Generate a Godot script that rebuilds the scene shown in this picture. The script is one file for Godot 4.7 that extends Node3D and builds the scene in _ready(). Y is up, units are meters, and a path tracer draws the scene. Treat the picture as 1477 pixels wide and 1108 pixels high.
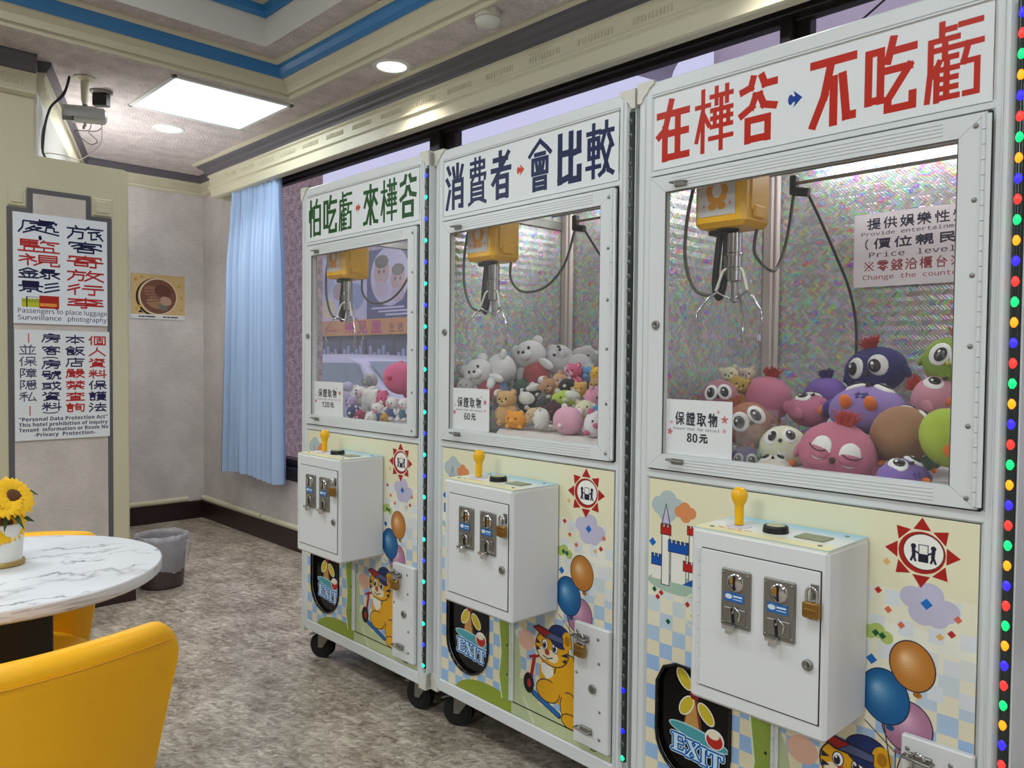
extends Node3D
# A hotel lobby corner with three claw machines by a window, a pillar with notices, a marble table and yellow chairs.

const CAM := Vector3(0, 1.24, 0)
const FOC := 1123.5          # focal length for a picture of 1477 x 1108
const CEIL := 2.625
const XB := -6.02            # back wall
const ZW := -2.49            # window wall
const XP := -4.18            # face of the pillar
var fwd: Vector3
var rgt: Vector3
var upv: Vector3
var mats := {}
var used := {}
var sans: SystemFont
var sans_b: SystemFont
var serif_b: SystemFont
var mono: SystemFont


func _ready() -> void:
	# ---- camera
	var yaw := deg_to_rad(45.911)
	var pitch := deg_to_rad(-1.709)
	var roll := deg_to_rad(0.545)
	fwd = Vector3(-sin(yaw) * cos(pitch), sin(pitch), -cos(yaw) * cos(pitch))
	var r := fwd.cross(Vector3.UP).normalized()
	var u := r.cross(fwd)
	rgt = r * cos(roll) + u * sin(roll)
	upv = u * cos(roll) - r * sin(roll)
	var cam := Camera3D.new()
	cam.name = "camera"
	cam.fov = rad_to_deg(2.0 * atan(554.0 / FOC))
	cam.near = 0.05
	cam.far = 200.0
	cam.transform = Transform3D(Basis(rgt, upv, -fwd), CAM)
	add_child(cam)
	# ---- sky and exposure
	var sky_mat := ProceduralSkyMaterial.new()
	sky_mat.sky_top_color = Color(0.80, 0.80, 0.94)
	sky_mat.sky_horizon_color = Color(0.84, 0.83, 0.96)
	sky_mat.ground_horizon_color = Color(0.55, 0.55, 0.58)
	sky_mat.ground_bottom_color = Color(0.4, 0.4, 0.42)
	var sky := Sky.new()
	sky.sky_material = sky_mat
	var env := Environment.new()
	env.background_mode = Environment.BG_SKY
	env.sky = sky
	env.tonemap_mode = Environment.TONE_MAPPER_LINEAR
	env.tonemap_exposure = 1.0
	env.sdfgi_enabled = true
	env.ssao_enabled = true
	env.ssil_enabled = true
	var we := WorldEnvironment.new()
	we.name = "world"
	we.environment = env
	add_child(we)

	sans = fnt("Droid Sans", 400)
	sans_b = fnt("Droid Sans", 700)
	serif_b = fnt("Droid Serif", 700)
	mono = fnt("Droid Sans Mono", 400)
	make_materials()
	build_room()
	build_ceiling()
	build_window()
	build_outside()
	build_pillar()
	build_machines()
	build_plush()
	build_furniture()
	build_small()


func fnt(called: String, weight: int) -> SystemFont:
	var f := SystemFont.new()
	f.font_names = PackedStringArray([called])
	f.font_weight = weight
	return f


# ---------------------------------------------------------------- places from the photograph
func ray(x: float, y: float) -> Vector3:
	return fwd + rgt * ((x - 738.5) / FOC) - upv * ((y - 554.0) / FOC)


func on_x(x: float, y: float, at: float) -> Vector3:
	var d := ray(x, y)
	return CAM + d * ((at - CAM.x) / d.x)


func on_y(x: float, y: float, at: float) -> Vector3:
	var d := ray(x, y)
	return CAM + d * ((at - CAM.y) / d.y)


func on_z(x: float, y: float, at: float) -> Vector3:
	var d := ray(x, y)
	return CAM + d * ((at - CAM.z) / d.z)


# ---------------------------------------------------------------- nodes
func numbered(called: String) -> String:
	if not used.has(called):
		used[called] = 0
		return called
	used[called] += 1
	return "%s_%03d" % [called, used[called]]


func thing(called: String, label: String, category: String, at := Vector3.ZERO, turn := 0.0, group := "") -> Node3D:
	var o := Node3D.new()
	o.name = numbered(called)
	add_child(o)
	o.position = at
	o.rotation.y = turn
	tag(o, label, category, group)
	return o


func tag(o: Node, label: String, category: String, group := "") -> Node:
	o.set_meta("label", label)
	o.set_meta("category", category)
	if group != "": o.set_meta("group", group)
	return o


func part(called: String, m, material: Material, parent: Node3D, at := Vector3.ZERO, q := Basis()) -> MeshInstance3D:
	var o := MeshInstance3D.new()
	o.name = called if parent != self else numbered(called)
	o.mesh = m.done() if m is MB else m
	o.material_override = material
	o.transform = Transform3D(q, at)
	parent.add_child(o, true)
	return o


func structure(called: String, m, material: Material, label := "") -> MeshInstance3D:
	var o := part(called, m, material, self)
	o.set_meta("kind", "structure")
	if label != "": o.set_meta("label", label)
	return o


# ---------------------------------------------------------------- materials
func mat(key: String, c := Color.WHITE, rough := 0.6, metal := 0.0) -> StandardMaterial3D:
	if mats.has(key): return mats[key]
	var m := StandardMaterial3D.new()
	m.resource_name = key
	m.albedo_color = c
	m.roughness = rough
	m.metallic = metal
	mats[key] = m
	return m


func noise(f: float, s: int, oct := 4, kind := FastNoiseLite.TYPE_SIMPLEX_SMOOTH) -> FastNoiseLite:
	var n := FastNoiseLite.new()
	n.seed = s
	n.frequency = f
	n.noise_type = kind
	n.fractal_octaves = oct
	return n


func bumps(f: float, s: int, strength: float, size := 512, oct := 3) -> ImageTexture:
	var im := noise(f, s, oct).get_seamless_image(size, size)
	im.bump_map_to_normal_map(strength)
	return ImageTexture.create_from_image(im)


func tri(m: StandardMaterial3D, scale: float, world := false) -> void:
	m.uv1_triplanar = true
	m.uv1_world_triplanar = world
	m.uv1_scale = Vector3.ONE * scale


func rough_skin(m: StandardMaterial3D, t: Texture2D, amount: float, scale: float, world := false) -> StandardMaterial3D:
	m.normal_enabled = true
	m.normal_texture = t
	m.normal_scale = amount
	tri(m, scale, world)
	return m


func mottle(c: Color, amount: float, f: float, s: int, size := 256, stretch := 1.0) -> ImageTexture:
	# small random differences of tone around a colour
	var a := noise(f, s, 5).get_seamless_image(size, size)
	var b := noise(f * 5.0, s + 7, 3).get_seamless_image(size, size)
	var o := Image.create(size, size, false, Image.FORMAT_RGBA8)
	for y in size:
		for x in size:
			var k := 1.0 + amount * ((a.get_pixel(x, y).r - .5) * 1.4 + (b.get_pixel(x, y).r - .5) * .8)
			o.set_pixel(x, y, Color(c.r * k, c.g * k, c.b * k))
	return ImageTexture.create_from_image(o)


func make_materials() -> void:
	var grain := bumps(0.05, 3, 6.0)
	var pile := bumps(0.09, 9, 10.0)
	mats["_grain"] = null
	var m: StandardMaterial3D
	# floor: brown-grey vinyl with short streaks
	var sz := 1024
	var a := noise(0.0045, 5, 5).get_seamless_image(sz, sz)
	var b := noise(0.016, 21, 4).get_seamless_image(sz, sz)
	var fine := noise(0.045, 33, 5).get_seamless_image(sz, sz)
	var im := Image.create(sz, sz, false, Image.FORMAT_RGBA8)
	var dark := Color(0.425, 0.375, 0.315)
	var light := Color(0.82, 0.775, 0.715)
	for y in sz:
		for x in sz:
			var wob := b.get_pixel(x, y).r - .5
			# streaks: the grain is drawn out twice along u
			var s := fine.get_pixel(int(x / 2.0 + sz + wob * 40.0) % sz, int(y + sz + wob * 70.0) % sz).r - .5
			var s2 := fine.get_pixel(int(x / 2.0 + 300.0) % sz, int(y * 2.0 + wob * 50.0 + sz) % sz).r - .5
			var patch := a.get_pixel(x, y).r - .5
			var k := clampf(0.53 + s * .85 + s2 * .75 + patch * 0.55 + wob * .30, 0, 1)
			im.set_pixel(x, y, dark.lerp(light, k))
	m = mat("floor_vinyl", Color.WHITE, 0.33)
	m.albedo_texture = ImageTexture.create_from_image(im)
	m.normal_enabled = true
	m.normal_texture = grain
	m.normal_scale = 0.12
	# wallpaper: pale, with a fine level weave
	sz = 512
	a = noise(0.006, 41, 4).get_seamless_image(sz, sz)
	b = noise(0.12, 43, 3).get_seamless_image(sz, sz)
	im = Image.create(sz, sz, false, Image.FORMAT_RGBA8)
	var wp := Color(0.80, 0.775, 0.765)
	for y in sz:
		var row := 0.012 * sin(y * TAU / 8.0)
		for x in sz:
			var k := 1.0 + row + (a.get_pixel(x, y).r - .5) * 0.10 + (b.get_pixel((x / 4) % sz, y).r - .5) * .07
			im.set_pixel(x, y, Color(wp.r * k, wp.g * k, wp.b * k))
	m = mat("wallpaper", Color.WHITE, 0.7)
	m.albedo_texture = ImageTexture.create_from_image(im)
	tri(m, 0.9, true)
	m = mat("pillar_paper", Color(0.97, 0.955, 0.92), 0.7)
	m.albedo_texture = mats["wallpaper"].albedo_texture
	tri(m, 1.6, true)
	m = mat("ceiling_coat", Color.WHITE, 0.85)
	m.albedo_texture = mottle(Color(0.88, 0.83, 0.815), 0.10, 0.02, 61)
	rough_skin(m, bumps(0.12, 15, 14.0), 0.9, 1.4, true)
	m = mat("stucco", Color.WHITE, 0.95)
	m.albedo_texture = mottle(Color(0.93, 0.81, 0.76), 0.26, 0.03, 71)
	rough_skin(m, bumps(0.04, 17, 16.0), 1.0, 1.6, true)
	rough_skin(mat("cream_paint", Color(0.80, 0.78, 0.68), 0.45), grain, 0.08, 2.0, true)
	rough_skin(mat("pillar_cream", Color(0.78, 0.755, 0.64), 0.5), grain, 0.1, 2.0, true)
	mat("white_paint", Color(0.84, 0.84, 0.82), 0.6)
	mat("grey_moulding", Color(0.36, 0.345, 0.37), 0.4)
	mat("blue_moulding", Color(0.20, 0.47, 0.70), 0.35)
	mat("maroon", Color(0.17, 0.095, 0.10), 0.35)
	mat("bronze_frame", Color(0.17, 0.145, 0.14), 0.4, 0.3)
	mat("dark_groove", Color(0.36, 0.35, 0.36), 0.5)
	mat("black", Color(0.03, 0.03, 0.033), 0.45)
	mat("black_gloss", Color(0.025, 0.023, 0.025), 0.12)
	mat("rubber", Color(0.035, 0.035, 0.037), 0.75)
	mat("camera_silver", Color(0.66, 0.66, 0.65), 0.38, 0.35)
	mat("steel", Color(0.62, 0.62, 0.61), 0.28, 0.9)
	mat("chrome", Color(0.8, 0.8, 0.8), 0.12, 1.0)
	mat("zinc", Color(0.56, 0.555, 0.53), 0.42, 0.8)
	mat("brass", Color(0.62, 0.47, 0.24), 0.3, 0.85)
	mat("machine_white", Color(0.845, 0.86, 0.86), 0.32)
	mat("box_white", Color(0.865, 0.87, 0.87), 0.38)
	mat("cap_plastic", Color(0.83, 0.82, 0.77), 0.45)
	mat("yellow_plastic", Color(0.93, 0.70, 0.03), 0.3)
	mat("cable_grey", Color(0.36, 0.34, 0.31), 0.5)
	mat("cable_pale", Color(0.75, 0.70, 0.68), 0.5)
	mat("cable_black", Color(0.04, 0.04, 0.045), 0.5)
	m = mat("glass", Color(0.96, 0.98, 0.98, 0.012), 0.02)
	m.metallic_specular = 0.34
	m.transparency = BaseMaterial3D.TRANSPARENCY_ALPHA
	m = mat("acrylic", Color(0.85, 0.9, 0.92, 0.05), 0.05)
	m.metallic_specular = 0.4
	m.transparency = BaseMaterial3D.TRANSPARENCY_ALPHA
	# holographic film: silver with a pressed herringbone of pale tints
	var hs := 512
	var hue := noise(0.018, 81, 3).get_seamless_image(hs, hs)
	im = Image.create(hs, hs, false, Image.FORMAT_RGBA8)
	var hg := Image.create(hs, hs, false, Image.FORMAT_RGBA8)
	var rn := RandomNumberGenerator.new()
	rn.seed = 5
	var tint := []
	for i in 64 * 64: tint.append(rn.randf())
	for y in hs:
		for x in hs:
			# zigzag bands of short slanting facets
			var zig := y % 16
			var ph := x + (zig if zig < 8 else 16 - zig)
			var band := y / 8
			var c2 := (ph / 6) % 64
			var q: float = tint[(band % 64) * 64 + c2]
			var big := hue.get_pixel(x, y).r
			var h := fposmod(big * 3.4 + q * 0.18, 1.0)
			var sat := 0.05 + 0.42 * q * q * clampf(absf(big - .5) * 5.0, .25, 1.0)
			im.set_pixel(x, y, Color.from_hsv(h, sat, 0.74 + 0.24 * q))
			var e := float(ph % 6) / 6.0
			hg.set_pixel(x, y, Color.from_hsv(0, 0, clampf(0.5 + (e - .5) * (0.5 if band % 2 == 0 else -0.5) + (q - .5) * .5, 0, 1)))
	hg.bump_map_to_normal_map(3.0)
	m = mat("holo_film", Color.WHITE, 0.3, 0.6)
	m.albedo_texture = ImageTexture.create_from_image(im)
	m.normal_enabled = true
	m.normal_texture = ImageTexture.create_from_image(hg)
	m.normal_scale = 0.45
	m.uv1_scale = Vector3(1.2, 1.2, 1)
	# marble print
	im = Image.create(512, 512, false, Image.FORMAT_RGBA8)
	var n1 := noise(0.006, 91, 5)
	var n2 := noise(0.02, 97, 4)
	for y in 512:
		for x in 512:
			var w := n1.get_noise_2d(x, y) * 60.0 + n2.get_noise_2d(x, y) * 22.0
			var u1 := x * 0.95 + y * 0.30 + w
			var d1 := absf(fposmod(u1, 120.0) - 60.0)
			var d2 := absf(fposmod(x * 0.98 + y * 0.12 + w * 1.4 + 40.0, 190.0) - 95.0)
			var along := n2.get_noise_2d(x * .5 + 300, y * .5)
			var vein := maxf(exp(-d1 / 2.6) * clampf(along * 2.6 + .62, 0, 1), exp(-d2 / 9.0) * 0.5 * clampf(n1.get_noise_2d(x, y + 500) * 2.2 + .5, 0, 1))
			im.set_pixel(x, y, Color(0.88, 0.89, 0.905).lerp(Color(0.40, 0.38, 0.41), clampf(vein, 0, 1) * 0.85))
	m = mat("marble", Color.WHITE, 0.22)
	m.albedo_texture = ImageTexture.create_from_image(im)
	m.uv1_scale = Vector3(1, 1, 1)
	# leather, cloth, plush
	rough_skin(mat("yellow_leather", Color(0.96, 0.70, 0.012), 0.42), grain, 0.14, 5.0)
	m = mat("curtain", Color(0.64, 0.73, 0.86), 0.8)
	rough_skin(m, pile, 0.1, 6.0)
	m.backlight_enabled = true
	m.backlight = Color(0.14, 0.16, 0.20)
	m = mat("liner", Color(0.87, 0.86, 0.88, 0.34), 0.3)
	m.transparency = BaseMaterial3D.TRANSPARENCY_ALPHA
	mats["_pile"] = mat("pile_holder")
	mats["_pile"].normal_texture = pile
	mat("light_face", Color(0.95, 0.97, 1.0), 0.5)
	mats["light_face"].emission_enabled = true
	mats["light_face"].emission = Color(0.93, 0.96, 1.0)
	mats["light_face"].emission_energy_multiplier = 1.15
	mat("lamp_face", Color(1, 1, 1), 0.5)
	mats["lamp_face"].emission_enabled = true
	mats["lamp_face"].emission = Color(1.0, 0.98, 0.95)
	mats["lamp_face"].emission_energy_multiplier = 1.6


func plush_mat(c: Color) -> StandardMaterial3D:
	var key := "plush_" + c.to_html(false)
	if mats.has(key): return mats[key]
	var m := mat(key, c, 0.95)
	rough_skin(m, mats["_pile"].normal_texture, 0.8, 9.0)
	m.rim_enabled = true
	m.rim = 0.5
	m.rim_tint = 0.6
	return m


func print_mat(key: String, t: Texture2D, rough := 0.45) -> StandardMaterial3D:
	var m := mat(key, Color.WHITE, rough)
	m.albedo_texture = t
	m.texture_repeat = false
	m.metallic_specular = 0.38
	return m
# ---------------------------------------------------------------- mesh builder
class MB:
	var v := PackedVector3Array()
	var n := PackedVector3Array()
	var t := PackedVector2Array()

	func tri(a: Vector3, b: Vector3, c: Vector3, ua := Vector2.ZERO, ub := Vector2.ZERO, uc := Vector2.ZERO) -> void:
		var m := (b - a).cross(c - a).normalized()
		v.append(a); v.append(c); v.append(b)
		n.append(m); n.append(m); n.append(m)
		t.append(ua); t.append(uc); t.append(ub)

	func quad(a: Vector3, b: Vector3, c: Vector3, d: Vector3, u0 := Vector2(0, 1), u1 := Vector2(1, 0)) -> void:
		# a lower left, b lower right, c upper right, d upper left, seen from outside
		tri(a, b, c, u0, Vector2(u1.x, u0.y), u1)
		tri(a, c, d, u0, u1, Vector2(u0.x, u1.y))

	func box(c: Vector3, s: Vector3, r := 0.0, q := Basis()) -> void:
		var h := s * 0.5
		r = minf(r, minf(h.x, minf(h.y, h.z)) * 0.98)
		var f := [[Vector3.RIGHT, Vector3.UP, Vector3.BACK], [Vector3.LEFT, Vector3.UP, Vector3.FORWARD], [Vector3.UP, Vector3.BACK, Vector3.RIGHT],
			[Vector3.DOWN, Vector3.FORWARD, Vector3.RIGHT], [Vector3.BACK, Vector3.RIGHT, Vector3.UP], [Vector3.FORWARD, Vector3.LEFT, Vector3.UP]]
		for e in f:
			var m: Vector3 = e[0]
			var y: Vector3 = e[2] if absf(m.y) < 0.5 else e[1]
			if absf(m.x) > 0.5: y = Vector3.UP
			var x := y.cross(m)
			var o := m * absf(m.dot(h))
			var hx := absf(x.dot(h)) - r
			var hy := absf(y.dot(h)) - r
			quad(c + q * (o - x * hx - y * hy), c + q * (o + x * hx - y * hy), c + q * (o + x * hx + y * hy), c + q * (o - x * hx + y * hy))
		if r <= 0.0:
			return
		for a in 3:
			var b := (a + 1) % 3
			var k := (a + 2) % 3
			for sa in [-1.0, 1.0]:
				for sb in [-1.0, 1.0]:
					var p := Vector3.ZERO
					p[a] = sa * h[a]; p[b] = sb * (h[b] - r)
					var w := Vector3.ZERO
					w[a] = sa * (h[a] - r); w[b] = sb * h[b]
					var lo := Vector3.ZERO
					lo[k] = -(h[k] - r)
					var hi := -lo
					if sa * sb > 0:
						quad(c + q * (p + lo), c + q * (w + lo), c + q * (w + hi), c + q * (p + hi))
					else:
						quad(c + q * (w + lo), c + q * (p + lo), c + q * (p + hi), c + q * (w + hi))
		for sx in [-1.0, 1.0]:
			for sy in [-1.0, 1.0]:
				for sz in [-1.0, 1.0]:
					var g := Vector3(sx, sy, sz)
					var i := h - Vector3.ONE * r
					var p1 := Vector3(h.x, i.y, i.z) * g
					var p2 := Vector3(i.x, h.y, i.z) * g
					var p3 := Vector3(i.x, i.y, h.z) * g
					if sx * sy * sz > 0: tri(c + q * p1, c + q * p2, c + q * p3)
					else: tri(c + q * p1, c + q * p3, c + q * p2)

	func bb(lo: Vector3, hi: Vector3, r := 0.0) -> void:
		box((lo + hi) * 0.5, (hi - lo).abs(), r)

	func grid(rows: Array, closed := false, flip := false) -> void:
		# rows of points: a smooth sheet; closed joins each row's ends
		var nr := rows.size()
		var nc: int = rows[0].size()
		var nn := []
		for i in nr:
			var out := PackedVector3Array()
			for j in nc:
				var jp := (j + 1) % nc if closed else mini(j + 1, nc - 1)
				var jm := (j - 1 + nc) % nc if closed else maxi(j - 1, 0)
				var du: Vector3 = rows[i][jp] - rows[i][jm]
				var dv: Vector3 = rows[mini(i + 1, nr - 1)][j] - rows[maxi(i - 1, 0)][j]
				if du.length_squared() < 1e-14:
					var k := i + 1 if i == 0 else i - 1
					du = rows[k][jp] - rows[k][jm]
				var m := du.cross(dv)
				if m.length_squared() < 1e-20: m = Vector3.UP
				m = m.normalized()
				out.append(-m if flip else m)
			nn.append(out)
		for i in nr - 1:
			for j in (nc if closed else nc - 1):
				var k := (j + 1) % nc
				var ps := [rows[i][j], rows[i][k], rows[i + 1][k], rows[i + 1][j]]
				var ns := [nn[i][j], nn[i][k], nn[i + 1][k], nn[i + 1][j]]
				var us := [Vector2(float(j) / (nc - 1), 1.0 - float(i) / (nr - 1)), Vector2(float(j + 1) / (nc - 1), 1.0 - float(i) / (nr - 1)),
					Vector2(float(j + 1) / (nc - 1), 1.0 - float(i + 1) / (nr - 1)), Vector2(float(j) / (nc - 1), 1.0 - float(i + 1) / (nr - 1))]
				for tr in ([[0, 2, 1], [0, 3, 2]] if not flip else [[0, 1, 2], [0, 2, 3]]):
					for q in tr:
						v.append(ps[q]); n.append(ns[q]); t.append(us[q])

	func disc(c: Vector3, x: Vector3, y: Vector3, seg := 20, uvs := false) -> void:
		for i in seg:
			var a := TAU * i / seg
			var b := TAU * (i + 1) / seg
			tri(c, c + x * cos(a) + y * sin(a), c + x * cos(b) + y * sin(b), Vector2(.5, .5), Vector2(.5 + .5 * cos(a), .5 - .5 * sin(a)), Vector2(.5 + .5 * cos(b), .5 - .5 * sin(b)))

	func cyl(a: Vector3, b: Vector3, r0: float, r1 := -1.0, seg := 16, caps := true) -> void:
		if r1 < 0.0: r1 = r0
		var d := (b - a).normalized()
		var x := d.cross(Vector3.UP if absf(d.y) < 0.9 else Vector3.RIGHT).normalized()
		var y := d.cross(x)
		var ra := []
		var rb := []
		for i in seg:
			var g := TAU * i / seg
			var e := x * cos(g) + y * sin(g)
			ra.append(a + e * r0); rb.append(b + e * r1)
		grid([ra, rb], true)
		if caps:
			disc(b, x * r1, y * r1, seg)
			disc(a, y * r0, x * r0, seg)

	func tube(p: Array, r: float, seg := 8, caps := true, loop := false) -> void:
		var rows := []
		var last := Vector3.ZERO
		var m := p.size()
		for i in (m + 1 if loop else m):
			var k := i % m
			var d: Vector3
			if loop: d = p[(k + 1) % m] - p[(k - 1 + m) % m]
			else: d = p[mini(k + 1, m - 1)] - p[maxi(k - 1, 0)]
			d = d.normalized()
			var x := last - d * last.dot(d)
			if x.length() < 0.01: x = d.cross(Vector3.UP if absf(d.y) < 0.9 else Vector3.RIGHT)
			x = x.normalized()
			last = x
			var y := d.cross(x)
			var row := []
			for j in seg:
				var g := TAU * j / seg
				row.append(p[k] + (x * cos(g) + y * sin(g)) * r)
			rows.append(row)
		grid(rows, true)
		if caps and not loop:
			for e in [[0, -1.0], [rows.size() - 1, 1.0]]:
				var row: Array = rows[e[0]]
				var c := Vector3.ZERO
				for q in row: c += q
				c /= seg
				for j in seg:
					if e[1] > 0: tri(c, row[j], row[(j + 1) % seg])
					else: tri(c, row[(j + 1) % seg], row[j])

	func lathe(pr: Array, xf := Transform3D(), seg := 24, smooth := true) -> void:
		# profile of Vector2(radius, height), from the top outside down
		var rows := []
		for q in pr:
			var row := []
			for i in seg:
				var a := TAU * i / seg
				row.append(xf * Vector3(q.x * cos(a), q.y, -q.x * sin(a)))
			rows.append(row)
		if smooth: grid(rows, true, true)
		else:
			for i in rows.size() - 1: grid([rows[i], rows[i + 1]], true, true)

	func ball(c: Vector3, r: Vector3, q := Basis(), lat := 10, lon := 16) -> void:
		var b := v.size()
		var rows := []
		for i in lat + 1:
			var p := PI * i / lat
			var row := []
			for j in lon:
				var a := TAU * j / lon
				row.append(Vector3(sin(p) * cos(a), cos(p), -sin(p) * sin(a)))
			rows.append(row)
		grid(rows, true, true)
		for i in range(b, v.size()):
			var u := v[i]
			n[i] = (q * (u / r)).normalized()
			v[i] = c + q * (u * r)

	func prism(p: PackedVector2Array, xf: Transform3D, depth: float, front := true, back := true) -> void:
		# outline in the x-y plane of xf, counter-clockwise, pushed back along -z
		if Geometry2D.is_polygon_clockwise(p) == false: pass
		var area := 0.0
		for i in p.size():
			var a := p[i]
			var b := p[(i + 1) % p.size()]
			area += a.x * b.y - b.x * a.y
		if area < 0: p.reverse()
		var ix := Geometry2D.triangulate_polygon(p)
		for i in range(0, ix.size(), 3):
			var a := p[ix[i]]
			var b := p[ix[i + 1]]
			var c := p[ix[i + 2]]
			if (b - a).cross(c - a) < 0:
				var s := b; b = c; c = s
			if front: tri(xf * Vector3(a.x, a.y, 0), xf * Vector3(b.x, b.y, 0), xf * Vector3(c.x, c.y, 0), a, b, c)
			if back: tri(xf * Vector3(a.x, a.y, -depth), xf * Vector3(c.x, c.y, -depth), xf * Vector3(b.x, b.y, -depth), a, c, b)
		for i in p.size():
			var a := p[i]
			var b := p[(i + 1) % p.size()]
			quad(xf * Vector3(a.x, a.y, -depth), xf * Vector3(b.x, b.y, -depth), xf * Vector3(b.x, b.y, 0), xf * Vector3(a.x, a.y, 0))

	func sweep(pr: Array, path: Array, loop := false, caps := true) -> void:
		# moulding: profile of Vector2(out, y) carried along a level path with mitred corners; out lies to the right of the walk
		var m := path.size()
		var rows := []
		for i in m:
			var a: Vector3 = path[i] - path[(i - 1 + m) % m]
			var b: Vector3 = path[(i + 1) % m] - path[i]
			if not loop and i == 0: a = b
			if not loop and i == m - 1: b = a
			var na := a.normalized().cross(Vector3.UP)
			var nb := b.normalized().cross(Vector3.UP)
			var o := (na + nb).normalized()
			o /= maxf(o.dot(na), 0.2)
			var row := []
			for q in pr: row.append(path[i] + o * q.x + Vector3(0, q.y, 0))
			rows.append(row)
		for i in (m if loop else m - 1):
			var ra: Array = rows[i]
			var rb: Array = rows[(i + 1) % m]
			for k in pr.size() - 1:
				quad(ra[k + 1], rb[k + 1], rb[k], ra[k])
		if caps and not loop:
			var pg := PackedVector2Array()
			for q in pr: pg.append(q)
			var ix := Geometry2D.triangulate_polygon(pg)
			for row in [rows[0], rows[m - 1]]:
				for i in range(0, ix.size(), 3): tri(row[ix[i]], row[ix[i + 1]], row[ix[i + 2]])

	func done() -> ArrayMesh:
		var a := []
		a.resize(Mesh.ARRAY_MAX)
		a[Mesh.ARRAY_VERTEX] = v
		a[Mesh.ARRAY_NORMAL] = n
		a[Mesh.ARRAY_TEX_UV] = t
		var m := ArrayMesh.new()
		m.add_surface_from_arrays(Mesh.PRIMITIVE_TRIANGLES, a)
		return m


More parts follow.
